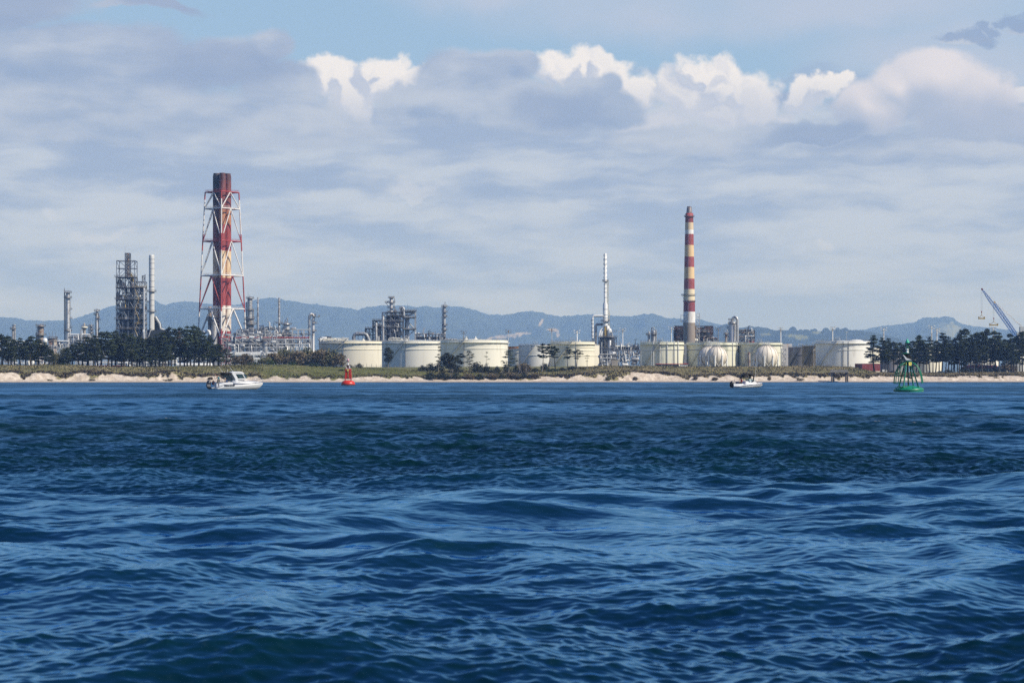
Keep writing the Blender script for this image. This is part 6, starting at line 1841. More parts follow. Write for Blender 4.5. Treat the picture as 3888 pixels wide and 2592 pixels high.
def person(loc, rz, label, J, shirt_m, trouser_m, hair_m, sleeves, hat=None, skin=SKIN):
    """J: joints of the pose; body is one skinned surface, clothes and hair are parts"""
    o = thing('person', loc, label, 'person', None, rz)
    j = dict(J); V3 = lambda k: Vector(j[k])
    head = V3('head'); neck = V3('neck'); fw = Vector(j.pop('face')).normalized()
    up = (head - neck).normalized()
    j['chin'] = head - up * .06 + fw * .03; j['crown'] = head + up * .10; j['nose'] = head + fw * .105 - up * .01
    bones = [('pelvis', 'waist'), ('waist', 'chest'), ('chest', 'neck'), ('neck', 'chin'), ('chin', 'head'), ('head', 'crown'), ('head', 'nose')]
    rad = {'pelvis': (.145, .11), 'waist': (.135, .10), 'chest': (.16, .115), 'neck': .055, 'chin': .062, 'head': (.083, .098), 'crown': .05, 'nose': .014}
    for s in 'lr':
        bones += [('chest', 'sh' + s), ('sh' + s, 'el' + s), ('el' + s, 'wr' + s), ('wr' + s, 'pa' + s), ('pelvis', 'hip' + s), ('hip' + s, 'kn' + s), ('kn' + s, 'an' + s), ('an' + s, 'toe' + s)]
        rad.update({'sh' + s: .065, 'el' + s: .042, 'wr' + s: .028, 'hip' + s: .095, 'kn' + s: .06, 'an' + s: .042, 'toe' + s: .035})
        w, e = V3('wr' + s), V3('el' + s); d = (w - e).normalized(); a = d.orthogonal().normalized(); b = d.cross(a)
        j['pa' + s] = w + d * .07; rad['pa' + s] = (.036, .020)
        for k, (off, ln) in enumerate(((-.027, .065), (-.009, .078), (.009, .073), (.027, .055))):
            n1, n2 = f'f{k}{s}', f'g{k}{s}'
            j[n1] = j['pa' + s] + d * (.035 + ln * .4) + a * off; j[n2] = j[n1] + d * ln * .45 - b * ln * .5
            bones += [('pa' + s, n1), (n1, n2)]; rad[n1] = .009; rad[n2] = .008
        j['th1' + s] = w + d * .04 + a * .045; j['th2' + s] = j['th1' + s] + d * .045 - b * .02
        bones += [('wr' + s, 'th1' + s), ('th1' + s, 'th2' + s)]; rad['th1' + s] = .011; rad['th2' + s] = .009
    skin_mesh('body', {k: tuple(v) for k, v in j.items()}, bones, rad, skin, o)
    # ears and eyes belong to the head
    side = up.cross(fw).normalized()
    q = MB()
    for s in (-1, 1):
        q.ball(head + side * .085 * s + fw * -.005, .022, 8, 6)
    q.build('ears', skin, o)
    q = MB()
    for s in (-1, 1):
        q.ball(head + side * .034 * s + fw * .088 + up * .022, .012, 8, 6)
    q.build('eyes', HAIR, o)
    h = MB()
    n, mm = 14, 7; v = []; f = []
    back = -fw
    for i in range(mm + 1):
        t = i / mm * 1.75
        for k in range(n):
            a = 2 * math.pi * k / n
            dirn = up * math.cos(t) + (side * math.cos(a) + back * math.sin(a)) * math.sin(t)
            r = .118 if dirn.dot(fw) < .35 else .100
            v.append(head + up * .03 + dirn * r)
    for i in range(mm):
        for k in range(n):
            f.append((i * n + k, i * n + (k + 1) % n, (i + 1) * n + (k + 1) % n, (i + 1) * n + k))
    h.add(v, f, True); h.build('hair', hair_m, o)
    if hat:
        q = MB(); q.tube([head + up * .02, head + up * .08, head + up * .125], [.122, .118, .07], 14); q.tube([head + up * .035 + fw * .09, head + up * .03 + fw * .19], [.07, .06], 8)
        q.build('cap', hat, o)
    cj = {'a': j['pelvis'], 'b': j['waist'], 'c': j['chest'], 'd': tuple(V3('chest') + (V3('neck') - V3('chest')) * .62)}
    cb = [('a', 'b'), ('b', 'c'), ('c', 'd')]; cr = {'a': (.165, .128), 'b': (.158, .122), 'c': (.182, .136), 'd': .085}
    for s in 'lr':
        cj['s' + s] = j['sh' + s]; cj['e' + s] = tuple(V3('sh' + s) + (V3('el' + s) - V3('sh' + s)) * min(1, sleeves)); cb += [('c', 's' + s), ('s' + s, 'e' + s)]; cr['s' + s] = .082; cr['e' + s] = .062
        if sleeves > 1:
            cj['w' + s] = tuple(V3('el' + s) + (V3('wr' + s) - V3('el' + s)) * (sleeves - 1)); cb.append(('e' + s, 'w' + s)); cr['w' + s] = .042
    skin_mesh('shirt', cj, cb, cr, shirt_m, o)
    tj = {'p': j['pelvis']}; tb = []; tr = {'p': (.160, .128)}
    for s in 'lr':
        tj['h' + s] = j['hip' + s]; tj['k' + s] = j['kn' + s]; tj['n' + s] = tuple(V3('kn' + s) + (V3('an' + s) - V3('kn' + s)) * .85)
        tb += [('p', 'h' + s), ('h' + s, 'k' + s), ('k' + s, 'n' + s)]; tr['h' + s] = .112; tr['k' + s] = .078; tr['n' + s] = .062
    skin_mesh('trousers', tj, tb, tr, trouser_m, o)
    q = MB()
    for s in 'lr':
        q.tube([V3('an' + s) - Vector((0, 0, .03)), (V3('an' + s) + V3('toe' + s)) / 2 - Vector((0, 0, .03)), V3('toe' + s)], [.055, .052, .042], 8)
    q.build('shoes', BLK, o)
    return o


# ---------------------------------------------------------------- green buoy
def green_buoy():
    D = 216.0; s = D / F; x = 3450
    o = thing('green_buoy', (wx(x, D), D, 0), 'green navigation buoy with a cone topmark and yellow number plates', 'buoy', None, 0)
    zt = lambda y: wz(y, D); X = lambda px: (px - x) * s
    MB().lathe([(.02, -.7), (1.35, -.7), (1.5, -.45), (1.52, .24), (1.48, .33), (1.38, .38), (.9, .56), (.3, .66), (.01, .66)], n=48).build('float', GRN, o)
    q = MB(); q.lathe([(1.50, .12), (1.55, .14), (1.55, .22), (1.50, .24)], n=48); q.build('fender_band', GRND, o)
    base_z, top_z = .48, zt(1374)
    topr = .30
    corners = [math.radians(a) for a in (232, 322, 52, 142)]
    def leg(a, r0, z0, r1, z1, w, m, name):
        p0 = (r0 * math.cos(a), r0 * math.sin(a), z0); p1 = (r1 * math.cos(a), r1 * math.sin(a), z1)
        return MB().cyl(p0, p1, w, w * .9, 8).build(name, m, o)
    for a in corners:
        leg(a, 1.12, base_z, topr, top_z, .075, GRN, 'leg')
        p = (1.14 * math.cos(a), 1.14 * math.sin(a), .49)
        MB().lathe([(.14, 0), (.14, .06), (.09, .1), (.01, .1)], p, 12).build('foot', GRND, o)
    MB().cyl((0, .05, .5), (0, .05, top_z), .075, None, 10).build('centre_pipe', mat('dark_green', (.006, .05, .035), .6), o)
    # rungs between the near legs, and girts
    A, B = corners[0], corners[3]
    at = lambda a, t: Vector(((1.12 + (topr - 1.12) * t) * math.cos(a), (1.12 + (topr - 1.12) * t) * math.sin(a), base_z + (top_z - base_z) * t))
    for t in (.18, .36, .50, .62, .74, .86):
        MB().cyl(at(A, t), at(B, t), .028, None, 6).build('rung', GRND, o)
    for i in range(4):
        MB().cyl(at(corners[i], .26), at(corners[(i + 1) % 4], .26), .026, None, 6).build('girt', GRND, o)
    # bowed radar-reflector cage: curved ribs bulging out beyond the legs
    for g in (192, 348):
        rib = MB()
        for da in (-24, -8, 8, 24):
            a = math.radians(g + da)
            pts = [((.30 + 1.18 * math.sin(u * 1.45)) * math.cos(a), (.30 + 1.18 * math.sin(u * 1.45)) * math.sin(a), top_z - .05 - (top_z - .95) * (u ** 1.9)) for u in np.linspace(0, 1, 12)]
            rib.tube(pts, .046, 5)
        for u in (.42, .7, 1.0):
            pts = [((.30 + 1.18 * math.sin(u * 1.45)) * math.cos(math.radians(g + da)), (.30 + 1.18 * math.sin(u * 1.45)) * math.sin(math.radians(g + da)), top_z - .05 - (top_z - .95) * (u ** 1.9)) for da in np.linspace(-24, 24, 5)]
            rib.tube(pts, .045, 5)
        rib.build('guard_cage', GRND if g == 192 else GRN, o)
    MB().lathe([(.34, 0), (.42, .02), (.42, .10), (.3, .12), (.01, .12)], (0, 0, top_z - .04), 20).build('top_plate', GRND, o)
    # number plates
    for a, lit in ((-math.pi / 2 + .42, True), (-math.pi / 2 - .95, False)):
        c = (.40 * math.cos(a), .40 * math.sin(a), top_z - .20)
        pl = MB().box((0, 0, 0), (.34, .03, .34)).build('number_plate', YELP, o, c); pl.rotation_euler = (0, 0, a + math.pi / 2)
        lettering('5', .34, (c[0] + .022 * math.cos(a), c[1] + .022 * math.sin(a), c[2]), (math.pi / 2, 0, a + math.pi / 2), mat('plate_digit', (.36, .25, .02), .6), pl).matrix_parent_inverse = pl.matrix_basis.inverted()
    # white radar reflector: three crossed plates with a sharp outline
    z0 = zt(1367)
    k = s / 6.533                                   # pixels of the 6.5x enlargement
    pt = lambda a, b: ((a - 588) * k, (1300 - b) * k)
    oz = z0 - pt(0, 637)[1]
    w = MB(); w.prism([(pt(455, 480)[0], oz + pt(0, 480)[1]), (pt(560, 588)[0], oz + pt(0, 588)[1]), (pt(535, 640)[0], oz + pt(0, 640)[1])], -.25, -.21)
    w.build('reflector_plate', WH2, o)
    w = MB(); w.prism([(pt(560, 588)[0], oz + pt(0, 588)[1]), (pt(682, 632)[0], oz + pt(0, 632)[1]), (pt(535, 640)[0], oz + pt(0, 640)[1])], -.27, -.23)
    w.build('reflector_plate', WH2, o)
    w = MB(); w.prism([(pt(465, 475)[0], oz + pt(0, 475)[1]), (pt(640, 480)[0], oz + pt(0, 480)[1]), (pt(680, 628)[0], oz + pt(0, 628)[1]), (pt(560, 586)[0], oz + pt(0, 586)[1])], -.12, -.08)
    w.build('reflector_plate', BLK, o)
    w = MB(); w.prism([(pt(430, 468)[0], oz + pt(0, 468)[1]), (pt(560, 448)[0], oz + pt(0, 448)[1]), (pt(640, 470)[0], oz + pt(0, 470)[1]), (pt(540, 478)[0], oz + pt(0, 478)[1])], -.3, .3)
    w.build('reflector_top', GRND, o)
    lz = oz + pt(0, 470)[1]
    MB().cyl((0, 0, top_z), (0, 0, lz), .05, None, 8).build('mast', GRND, o)
    MB().lathe([(.17, 0), (.17, .05), (.12, .08), (.12, .36), (.15, .40), (.13, .46), (.01, .48)], (-.03, 0, lz), 14).build('lantern', WH2, o)
    q = MB()
    for dx in (-.13, .14):
        q.cyl((dx, 0, lz + .1), (dx, 0, lz + .85), .016, None, 5)
    q.cyl((0, 0, lz + .45), (0, 0, zt(1301)), .03, None, 6)
    q.build('topmark_staff', GRND, o)
    MB().lathe([(.01, 0), (.25, .0), (.25, .01), (.01, .46)], (0, 0, zt(1301.5)), 24).build('cone_topmark', mat('topmark_green', (.02, .42, .27), .45), o)
    q = MB(); q.box((-.75, -.72, .56), (.6, .35, .12), .3); q.build('bracket', GRND, o)
    q = MB()
    for a in np.radians(np.arange(0, 360, 90) + 10):
        q.lathe([(.02, 0), (.07, .0), (.07, .08), (.02, .08)], (1.33 * math.cos(a), 1.33 * math.sin(a), .39), 10)
    q.build('lifting_eyes', GRND, o)
    return o


gb = green_buoy(); gb.rotation_euler = (0, math.radians(-1.5), 0)


# ---------------------------------------------------------------- red buoy
def red_buoy():
    D = 470.0; s = D / F; x = 1322
    o = thing('red_buoy', (wx(x, D), D, 0), 'red navigation buoy with plated tower and pinkish can topmark', 'buoy', None, 0)
    zt = lambda y: wz(y, D)
    r = 26.5 * s
    MB().lathe([(.02, -.8), (r * .9, -.8), (r, -.4), (r * 1.0, zt(1457)), (r * .96, zt(1452.5)), (r * .8, zt(1447)), (r * .55, zt(1444)), (.01, zt(1443.5))], n=44).build('float', REDB, o)
    q = MB(); q.lathe([(r * 1.0, -.1), (r * 1.015, 0), (r * 1.015, .22), (r * 1.0, .3)], n=44); q.build('waterline_band', mat('dark_waterline', (.05, .012, .012), .6, 0, .3, 1), o)
    zb, ztop = zt(1443), zt(1401.5)
    rb, rt = 16 * s, 13.2 * s
    cs = [math.radians(a) for a in (222, 312, 42, 132)]
    P = lambda a, t: Vector(((rb + (rt - rb) * t) * math.cos(a), (rb + (rt - rb) * t) * math.sin(a), zb + (ztop - zb) * t))
    for a in cs:
        MB().cyl(P(a, -.05), P(a, 1), .06, None, 8).build('leg', REDD, o)
    # plated panels on the sides, open in the middle
    for i in range(4):
        A, B = cs[i], cs[(i + 1) % 4]
        for t0, t1 in ((0.0, .33), (.67, 1.0)):
            g = lambda t, h: P(A, h) + (P(B, h) - P(A, h)) * t
            v = [g(t0, .13), g(t1, .13), g(t1, 1), g(t0, 1)]
            n = (v[1] - v[0]).cross(v[3] - v[0]).normalized() * .03
            m = MB(); m.add([p - n for p in v] + [p + n for p in v], [(3, 2, 1, 0), (4, 5, 6, 7), (0, 1, 5, 4), (1, 2, 6, 5), (2, 3, 7, 6), (3, 0, 4, 7)])
            m.build('side_panel', REDB, o)
    for i in range(4):
        for t in (.08, .26, .42, .56, .72, .86):
            A, B = cs[i], cs[(i + 1) % 4]
            MB().cyl(P(A, t), P(B, t), .045, None, 6).build('rung', REDD, o)
    for i in range(4):
        MB().cyl(P(cs[i], 1.0), P(cs[(i + 1) % 4], 1.0), .07, None, 6).build('top_beam', REDB, o)
    MB().box((0, 0, ztop + .04), (rt * 1.5, rt * 1.5, .07), .75).build('top_plate', REDD, o)
    MB().box((-.02, -rt * .95, ztop - .22), (.42, .04, .30)).build('number_plate', YELP, o)
    # reflector
    k = s / 12.06
    pt = lambda a, b: ((a - 505) * k, zt(1350 + b / 12.06))
    def pl(name, pts, y0, y1, m):
        q = MB(); q.prism([pt(*p) for p in pts], y0, y1); q.build(name, m, o)
    pl('reflector_plate', [(412, 505), (435, 515), (450, 575), (545, 578), (545, 600), (430, 598)], -.35, -.30, WH2)
    pl('reflector_plate', [(525, 480), (600, 455), (605, 590), (575, 595)], -.33, -.28, WH2)
    pl('reflector_plate', [(425, 450), (520, 440), (560, 575), (450, 575)], -.25, -.20, mat('dark_reflector', (.05, .02, .025), .6))
    pl('reflector_plate', [(520, 440), (600, 430), (600, 460), (530, 482)], -.22, -.05, REDD)
    MB().cyl((0, 0, ztop), (0, 0, zt(1352 + 22)), .06, None, 8).build('mast', REDD, o)
    MB().lathe([(.18, 0), (.18, .1), (.12, .14), (.12, .42), (.16, .46), (.01, .5)], (0, 0, zt(1385)), 12).build('lantern', WH2, o)
    MB().lathe([(.01, 0), (.21, 0), (.21, .66), (.01, .66)], (-.02, 0, zt(1373)), 20).build('can_topmark', mat('faded_pink', (.66, .36, .42), .55, 0, .1, 1), o)
    return o


rbuoy = red_buoy()


# ---------------------------------------------------------------- boats
def hull_mesh(L_, stations, close_bow=True):
    """stations: (x, [(half width, z), ... from keel up]); mirrored"""
    q = MB(); v = []; m = len(stations[0][1])
    for x, prof in stations:
        for y, z in prof:
            v.append((x, -y, z))
        for y, z in reversed(prof):
            v.append((x, y, z))
    w = 2 * m; f = []
    for i in range(len(stations) - 1):
        for k in range(w - 1):
            f.append((i * w + k, (i + 1) * w + k, (i + 1) * w + k + 1, i * w + k + 1))
    f.append(tuple(range(w)))
    f.append(tuple(range(len(v) - 1, len(v) - w - 1, -1)))
    return q.add(v, f, True)


def outboard(parent, x, y, z, sc, m, stripe=True):
    b = thing('outboard_motor', (x, y, z), None, None); b.parent = parent
    for k in ('label', 'category'):
        if k in b: del b[k]
    q = MB()
    q.tube([(-.28 * sc, 0, .15 * sc), (-.30 * sc, 0, .45 * sc), (-.27 * sc, 0, .75 * sc), (-.20 * sc, 0, .92 * sc), (-.12 * sc, 0, .97 * sc)], [.21 * sc, .28 * sc, .28 * sc, .23 * sc, .10 * sc], 14)
    q.build('cowl', m, b)
    q = MB(); q.box((-.25 * sc, 0, -.25 * sc), (.22 * sc, .12 * sc, .95 * sc)); q.box((-.30 * sc, 0, -.35 * sc), (.5 * sc, .30 * sc, .03 * sc)); q.box((-.03 * sc, 0, .1 * sc), (.25 * sc, .3 * sc, .22 * sc)); q.build('leg', m, b)
    if stripe:
        for zz in (.36, .52):
            MB().box((-.30 * sc, 0, zz * sc), (.40 * sc, .585 * sc, .05 * sc)).build('stripe', mat('engine_stripe', (.5, .5, .52), .4), b)
    return b


def cabin_boat():
    D = 267.0; s = D / F
    o = thing('cabin_boat', (wx(812, D), D, -.02), 'white hardtop cabin boat with dark outboard, two people fishing at the stern', 'boat', None, math.radians(17))
    # local x runs forward from the transom; zi = height of a photo row, xi = length of a photo column
    c = math.cos(math.radians(17))
    zi = lambda b: (1480.8 - (1380 + b / 7.84)) * s
    xi = lambda a: ((740 + a / 7.84) - 812) * s / c / .955
    o.scale = (.955, 1, 1)
    st = []
    for x, hw, ch, zk, zc, zs in ((0, 1.05, .98, -.35, -.02, .34), (.5, 1.12, 1.02, -.38, -.02, .40), (1.25, 1.16, 1.05, -.40, .0, .66), (2.4, 1.17, 1.04, -.40, .03, .70), (3.6, 1.13, .96, -.36, .10, .76), (4.6, .98, .76, -.26, .20, .83), (5.5, .66, .46, -.05, .36, .90), (6.15, .30, .18, .28, .56, .95), (6.55, .04, .03, .72, .80, .97)):
        st.append((x, [(0.0, zk), (ch * .55, (zk + zc) / 2 - .03), (ch, zc), (ch + (hw - ch) * .55, zc + (zs - zc) * .5), (hw, zs)]))
    hull_mesh(6.6, st).build('hull', WH2, o)
    # deck, coaming and cabin trunk
    top = []
    def ring(x, hw, z0, z1, ins):
        return (x, [(hw, z0), (hw - .03, z1 - .05), (hw - ins, z1), (0.0, z1 + .02)])
    ST = [ring(.55, 1.10, .40, .80, .10), ring(1.25, 1.15, .66, .92, .12), ring(2.35, 1.16, .70, .97, .14)]
    q = MB()
    for sgn in (-1, 1):
        v = []; f = []
        for x, pr in ST:
            for y, z in pr[:3]:
                v.append((x, sgn * y, z))
            v.append((x, sgn * (pr[2][0] - .16), pr[2][1])); v.append((x, sgn * (pr[2][0] - .18), .25))
        for i in range(len(ST) - 1):
            for k in range(4):
                f.append((i * 5 + k, (i + 1) * 5 + k, (i + 1) * 5 + k + 1, i * 5 + k + 1))
        f += [(4, 3, 2, 1, 0), (10, 11, 12, 13, 14)]
        q.add(v, f, False)
    q.build('cockpit_coaming', WH2, o)
    MB().box((1.2, 0, .26), (2.5, 2.0, .05)).build('cockpit_floor', mat('boat_floor', (.45, .45, .45), .7), o)
    MB().box((.30, 0, .55), (.22, 1.9, .55)).build('transom_bulkhead', mat('transom_grey', (.52, .53, .56), .5), o)
    MB().box((-.18, .0, .27), (.5, 1.7, .07)).build('swim_platform', WH2, o)
    # foredeck
    v = []; f = []; fd = [(2.35, 1.12, .97, 1.20), (3.3, 1.06, 1.0, 1.28), (4.2, .93, 1.02, 1.24), (5.2, .68, 1.0, 1.10), (6.0, .34, .98, 1.02), (6.5, .06, .97, .98)]
    for x, hw, z0, z1 in fd:
        v += [(x, -hw * 1.02, z0 - .2), (x, -hw, z0), (x, -hw * .82, z1 - .04), (x, -hw * .4, z1), (x, hw * .4, z1), (x, hw * .82, z1 - .04), (x, hw, z0), (x, hw * 1.02, z0 - .2)]
    for i in range(len(fd) - 1):
        for k in range(7):
            f.append((i * 8 + k, (i + 1) * 8 + k, (i + 1) * 8 + k + 1, i * 8 + k + 1))
    f += [tuple(range(8)), tuple(range(len(v) - 1, len(v) - 9, -1))]
    MB().add(v, f, True).build('foredeck', WH2, o)
    # cabin: side frames with real openings, roof, panes
    zr = zi(268); zc = 1.16
    A0, A1 = xi(1085), xi(1180)                     # rear pillar, top and bottom
    W = {'a': (xi(1172), zi(326)), 'b': (xi(1350), zi(320)), 'c': (xi(1425), zi(447)), 'd': (xi(1268), zi(456))}
    for sgn in (-1, 1):
        y = 1.0 * sgn; ty = .86 * sgn
        def bar(name, pts, w, t=.07):
            m = MB()
            for (xa, za), (xb, zb) in zip(pts[:-1], pts[1:]):
                yy = lambda z: y + (ty - y) * (z - zc) / (zr - zc)
                d = Vector((xb - xa, 0, zb - za)).normalized(); nrm = Vector((-d.z, 0, d.x)) * w / 2
                P_ = [Vector((xa, yy(za), za)) - nrm, Vector((xb, yy(zb), zb)) - nrm, Vector((xb, yy(zb), zb)) + nrm, Vector((xa, yy(za), za)) + nrm]
                off = Vector((0, t / 2, 0))
                m.add([p - off for p in P_] + [p + off for p in P_], [(3, 2, 1, 0), (4, 5, 6, 7), (0, 1, 5, 4), (1, 2, 6, 5), (2, 3, 7, 6), (3, 0, 4, 7)])
            m.build(name, WH2, o)
        bar('rear_pillar', [(A0 - .05, zr - .02), (xi(1130), zi(360)), (A1 + .02, zi(470)), (A1 - .02, zi(560))], .34)
        bar('window_sill', [(A1 - .1, zi(475)), (xi(1440), zi(462))], .16)
        bar('window_post', [(xi(1345), zi(305)), (xi(1432), zi(455))], .09)
        bar('roof_rail', [(A0 - .1, zi(300)), (xi(1400), zi(304))], .16)
        g = MB(); yy = lambda z: (y + (ty - y) * (z - zc) / (zr - zc)) * .985
        g.add([(W[k][0], yy(W[k][1]), W[k][1]) for k in 'abcd'], [(0, 1, 2, 3)]); g.build('side_window', GLASS, o)
        g = MB(); g.add([(xi(800), yy(zi(330)), zi(330)), (xi(1030), yy(zi(330)), zi(330)), (xi(1150), yy(zi(480)), zi(480)), (xi(1120), yy(zi(540)), zi(540)), (xi(975), yy(zi(540)), zi(540))], [(0, 1, 2, 3, 4)])
        if sgn > 0:
            g.build('clear_curtain', mat('clear_curtain', (.30, .36, .36), .2, 0, .1, 1), o)
        MB().tube([(xi(790), .82 * sgn, zi(300)), (xi(815), .9 * sgn, zi(420)), (xi(840), .98 * sgn, .95)], .022, 6).build('awning_pole', BLK, o)
    g = MB(); g.add([(xi(1362), -.84, zi(318)), (xi(1440), -.95, zi(447)), (xi(1515), -.55, zi(437)), (xi(1425), -.5, zi(318))], [(0, 1, 2, 3)])
    g.add([(xi(1425), -.5, zi(318)), (xi(1515), -.55, zi(437)), (xi(1515), .55, zi(437)), (xi(1425), .5, zi(318))], [(0, 1, 2, 3)])
    g.add([(xi(1425), .5, zi(318)), (xi(1515), .55, zi(437)), (xi(1440), .95, zi(447)), (xi(1362), .84, zi(318))], [(0, 1, 2, 3)])
    g.build('windscreen', GLASS, o)
    v = []; f = []
    rf = [(xi(1010), .86, 0), (xi(1070), .90, .05), (xi(1250), .90, .06), (xi(1360), .84, .02), (xi(1408), .70, -.10)]
    for x, hw, dz in rf:
        v += [(x, -hw, zr - .06 + dz), (x, -hw * .9, zr + dz), (x, 0, zr + .05 + dz), (x, hw * .9, zr + dz), (x, hw, zr - .06 + dz), (x, hw * .9, zr - .1 + dz), (x, 0, zr - .08 + dz), (x, -hw * .9, zr - .1 + dz)]
    for i in range(len(rf) - 1):
        for k in range(8):
            f.append((i * 8 + k, i * 8 + (k + 1) % 8, (i + 1) * 8 + (k + 1) % 8, (i + 1) * 8 + k))
    f += [tuple(range(7, -1, -1)), tuple(range(len(v) - 8, len(v)))]
    MB().add(v, f, True).build('hardtop', WH2, o)
    v = []; f = []
    for x, dz in ((xi(775), -.03), (xi(850), .0), (xi(960), .0), (xi(1035), -.02)):
        v += [(x, -.88, zi(330) + dz), (x, -.86, zi(276) + dz), (x, 0, zi(268) + dz), (x, .86, zi(276) + dz), (x, .88, zi(330) + dz), (x, .84, zi(330) + dz), (x, 0, zi(285) + dz), (x, -.84, zi(330) + dz)]
    for i in range(3):
        for k in range(8):
            f.append((i * 8 + k, i * 8 + (k + 1) % 8, (i + 1) * 8 + (k + 1) % 8, (i + 1) * 8 + k))
    f += [tuple(range(7, -1, -1)), tuple(range(24, 32))]
    MB().add(v, f, True).build('awning', BLK, o)
    MB().box((xi(1120), 0, .75), (.06, 1.5, .8)).build('cabin_bulkhead', mat('dark_interior', (.03, .035, .04), .7), o)
    # lines and stripe along the hull
    def strip(name, pts, h, m, off=.012):
        q = MB()
        for (x0, y0, z0), (x1, y1, z1) in zip(pts[:-1], pts[1:]):
            for sg in (-1, 1):
                a, b = (x0, sg * (y0 + off), z0), (x1, sg * (y1 + off), z1)
                c2, d2 = (x1, sg * (y1 + off), z1 + h), (x0, sg * (y0 + off), z0 + h)
                q.add([a, b, c2, d2], [(0, 1, 2, 3) if sg < 0 else (3, 2, 1, 0)])
        q.build(name, m, o)
    strip('rubbing_strake', [(.0, 1.05, .30), (.5, 1.12, .36), (1.25, 1.17, .62), (2.4, 1.18, .66), (3.6, 1.14, .72), (4.6, .99, .79), (5.5, .67, .86), (6.15, .31, .91), (6.56, .05, .93)], .055, mat('navy_strake', (.02, .03, .09), .5))
    strip('name_panel', [(1.2, 1.165, .47), (1.5, 1.165, .46), (2.6, 1.17, .50)], .145, mat('panel_grey', (.07, .07, .075), .5), .008)
    lettering('EMPEROR', .17, (1.95, -1.205, .565), (math.pi / 2, 0, 0), WH2, o)
    strip('deck_stripe', [(xi(1230), 1.10, 1.02), (xi(1450), 1.03, 1.07), (xi(1640), .88, 1.10), (xi(1790), .62, 1.05)], .05, mat('navy_strake', (.02, .03, .09), .5), .0)
    r = MB()
    pts = [(xi(1700), .74), (xi(1800), .58), (xi(1900), .36), (xi(1965), .12)]
    for sg in (-1, 1):
        r.tube([(x, sg * y, 1.36 + .03 * i) for i, (x, y) in enumerate(pts)], .016, 6)
        for x, y in pts[1:]:
            r.cyl((x, sg * y, 1.0), (x, sg * y, 1.38), .014, None, 5)
    r.build('bow_rail', STEELB, o)
    for px, py, qx, qy in ((985, 95, 1095, 245), (680, 100, 792, 268)):
        MB().cyl((xi(qx), -.5 if px > 800 else -.7, zi(qy)), (xi(px), -.5 if px > 800 else -.7, zi(py)), .022, .012, 6).build('aerial', WH2, o)
    MB().cyl((xi(955), 0, zr), (xi(955), 0, zi(182)), .03, None, 6).build('anchor_light', WH2, o)
    for px in (845, 1075, 1115):
        MB().ball((xi(px), -.4, zi(258)), .07, 10, 6, .6).build('roof_light', WH2, o)
    outboard(o, -.38, 0, .05, 1.12, ENG)
    return o, xi, zi


cb, xi, zi = cabin_boat()
CBL = cb.location; ca, sa = math.cos(math.radians(17)), math.sin(math.radians(17))
onboat = lambda x, y, z: (CBL.x + x * .955 * ca - y * sa, CBL.y + x * .955 * sa + y * ca, CBL.z + z)
TEAL = mat('teal_cloth', (.10, .42, .46), .8, 0, .1, 6)
KHA = mat('khaki_cloth', (.16, .15, .12), .85, 0, .12, 6)
# angler: faces aft (local -x), arms raised on the rod
A_ = {'pelvis': (0, 0, .62), 'waist': (0, 0, .78), 'chest': (-.01, 0, .98), 'neck': (-.05, 0, 1.15), 'head': (-.10, 0, 1.29), 'face': (-1, -.1, -.25),
      'shl': (-.02, -.17, 1.07), 'ell': (-.24, -.18, 1.08), 'wrl': (-.42, -.10, 1.32), 'shr': (-.02, .17, 1.07), 'elr': (-.24, .20, .92), 'wrr': (-.40, .08, .90),
      'hipl': (0, -.10, .58), 'knl': (-.12, -.12, .32), 'anl': (-.02, -.13, .06), 'toel': (-.2, -.14, .03), 'hipr': (0, .10, .58), 'knr': (-.16, .13, .34), 'anr': (-.10, .14, .06), 'toer': (-.28, .15, .03)}
person(onboat(xi(665) + .1, -.35, .58), math.radians(17), 'person in a teal top with dark hair, standing at the stern lifting a rod', A_, TEAL, KHA, HAIR, .45)
# second: sits under the awning, bent forward
B_ = {'pelvis': (0, 0, .45), 'waist': (-.03, 0, .62), 'chest': (-.10, 0, .84), 'neck': (-.20, 0, 1.0), 'head': (-.29, 0, 1.10), 'face': (-.9, -.1, -.6),
      'shl': (-.12, -.18, .93), 'ell': (-.16, -.24, .66), 'wrl': (-.38, -.14, .58), 'shr': (-.12, .18, .93), 'elr': (-.18, .22, .66), 'wrr': (-.38, .10, .58),
      'hipl': (-.02, -.11, .44), 'knl': (-.42, -.13, .46), 'anl': (-.40, -.13, .08), 'toel': (-.58, -.14, .04), 'hipr': (-.02, .11, .44), 'knr': (-.42, .13, .46), 'anr': (-.40, .13, .08), 'toer': (-.58, .14, .04)}
person(onboat(xi(935), -.45, .30), math.radians(17), 'seated person in a navy shirt and pale cap, bent forward under the awning', B_, mat('navy_shirt', (.035, .07, .18), .8, 0, .1, 6), BLK, HAIR, 1.6, mat('pale_cap', (.6, .5, .42), .8))
MB().box((xi(940), -.45, .46), (.4, .5, .40)).build('seat_box', WH2, cb)
p0, p1 = onboat(xi(590), -.32, zi(470)), onboat(xi(490), -.32, zi(118))
q_ = MB(); q_.cyl((0, 0, 0), tuple(Vector(p1) - Vector(p0)), .022, .007, 6)
tag(q_.build('fishing_rod', mat('rod_blank', (.35, .33, .30), .5), None, p0), 'thin fishing rod held upright by the person in teal', 'fishing rod')
p0, p1 = onboat(xi(560), -.1, zi(560)), onboat(xi(470), -.1, zi(330))
tag(MB().cyl((0, 0, 0), tuple(Vector(p1) - Vector(p0)), .024, .010, 6).build('fishing_rod', BLK, None, p0), 'dark fishing rod leaning out over the outboard of the cabin boat', 'fishing rod')
q_ = MB(); q_.tube([(0, 0, 0), (.04, 0, .25), (.10, 0, .45), (.13, 0, .52)], [.13, .17, .15, .06], 10)
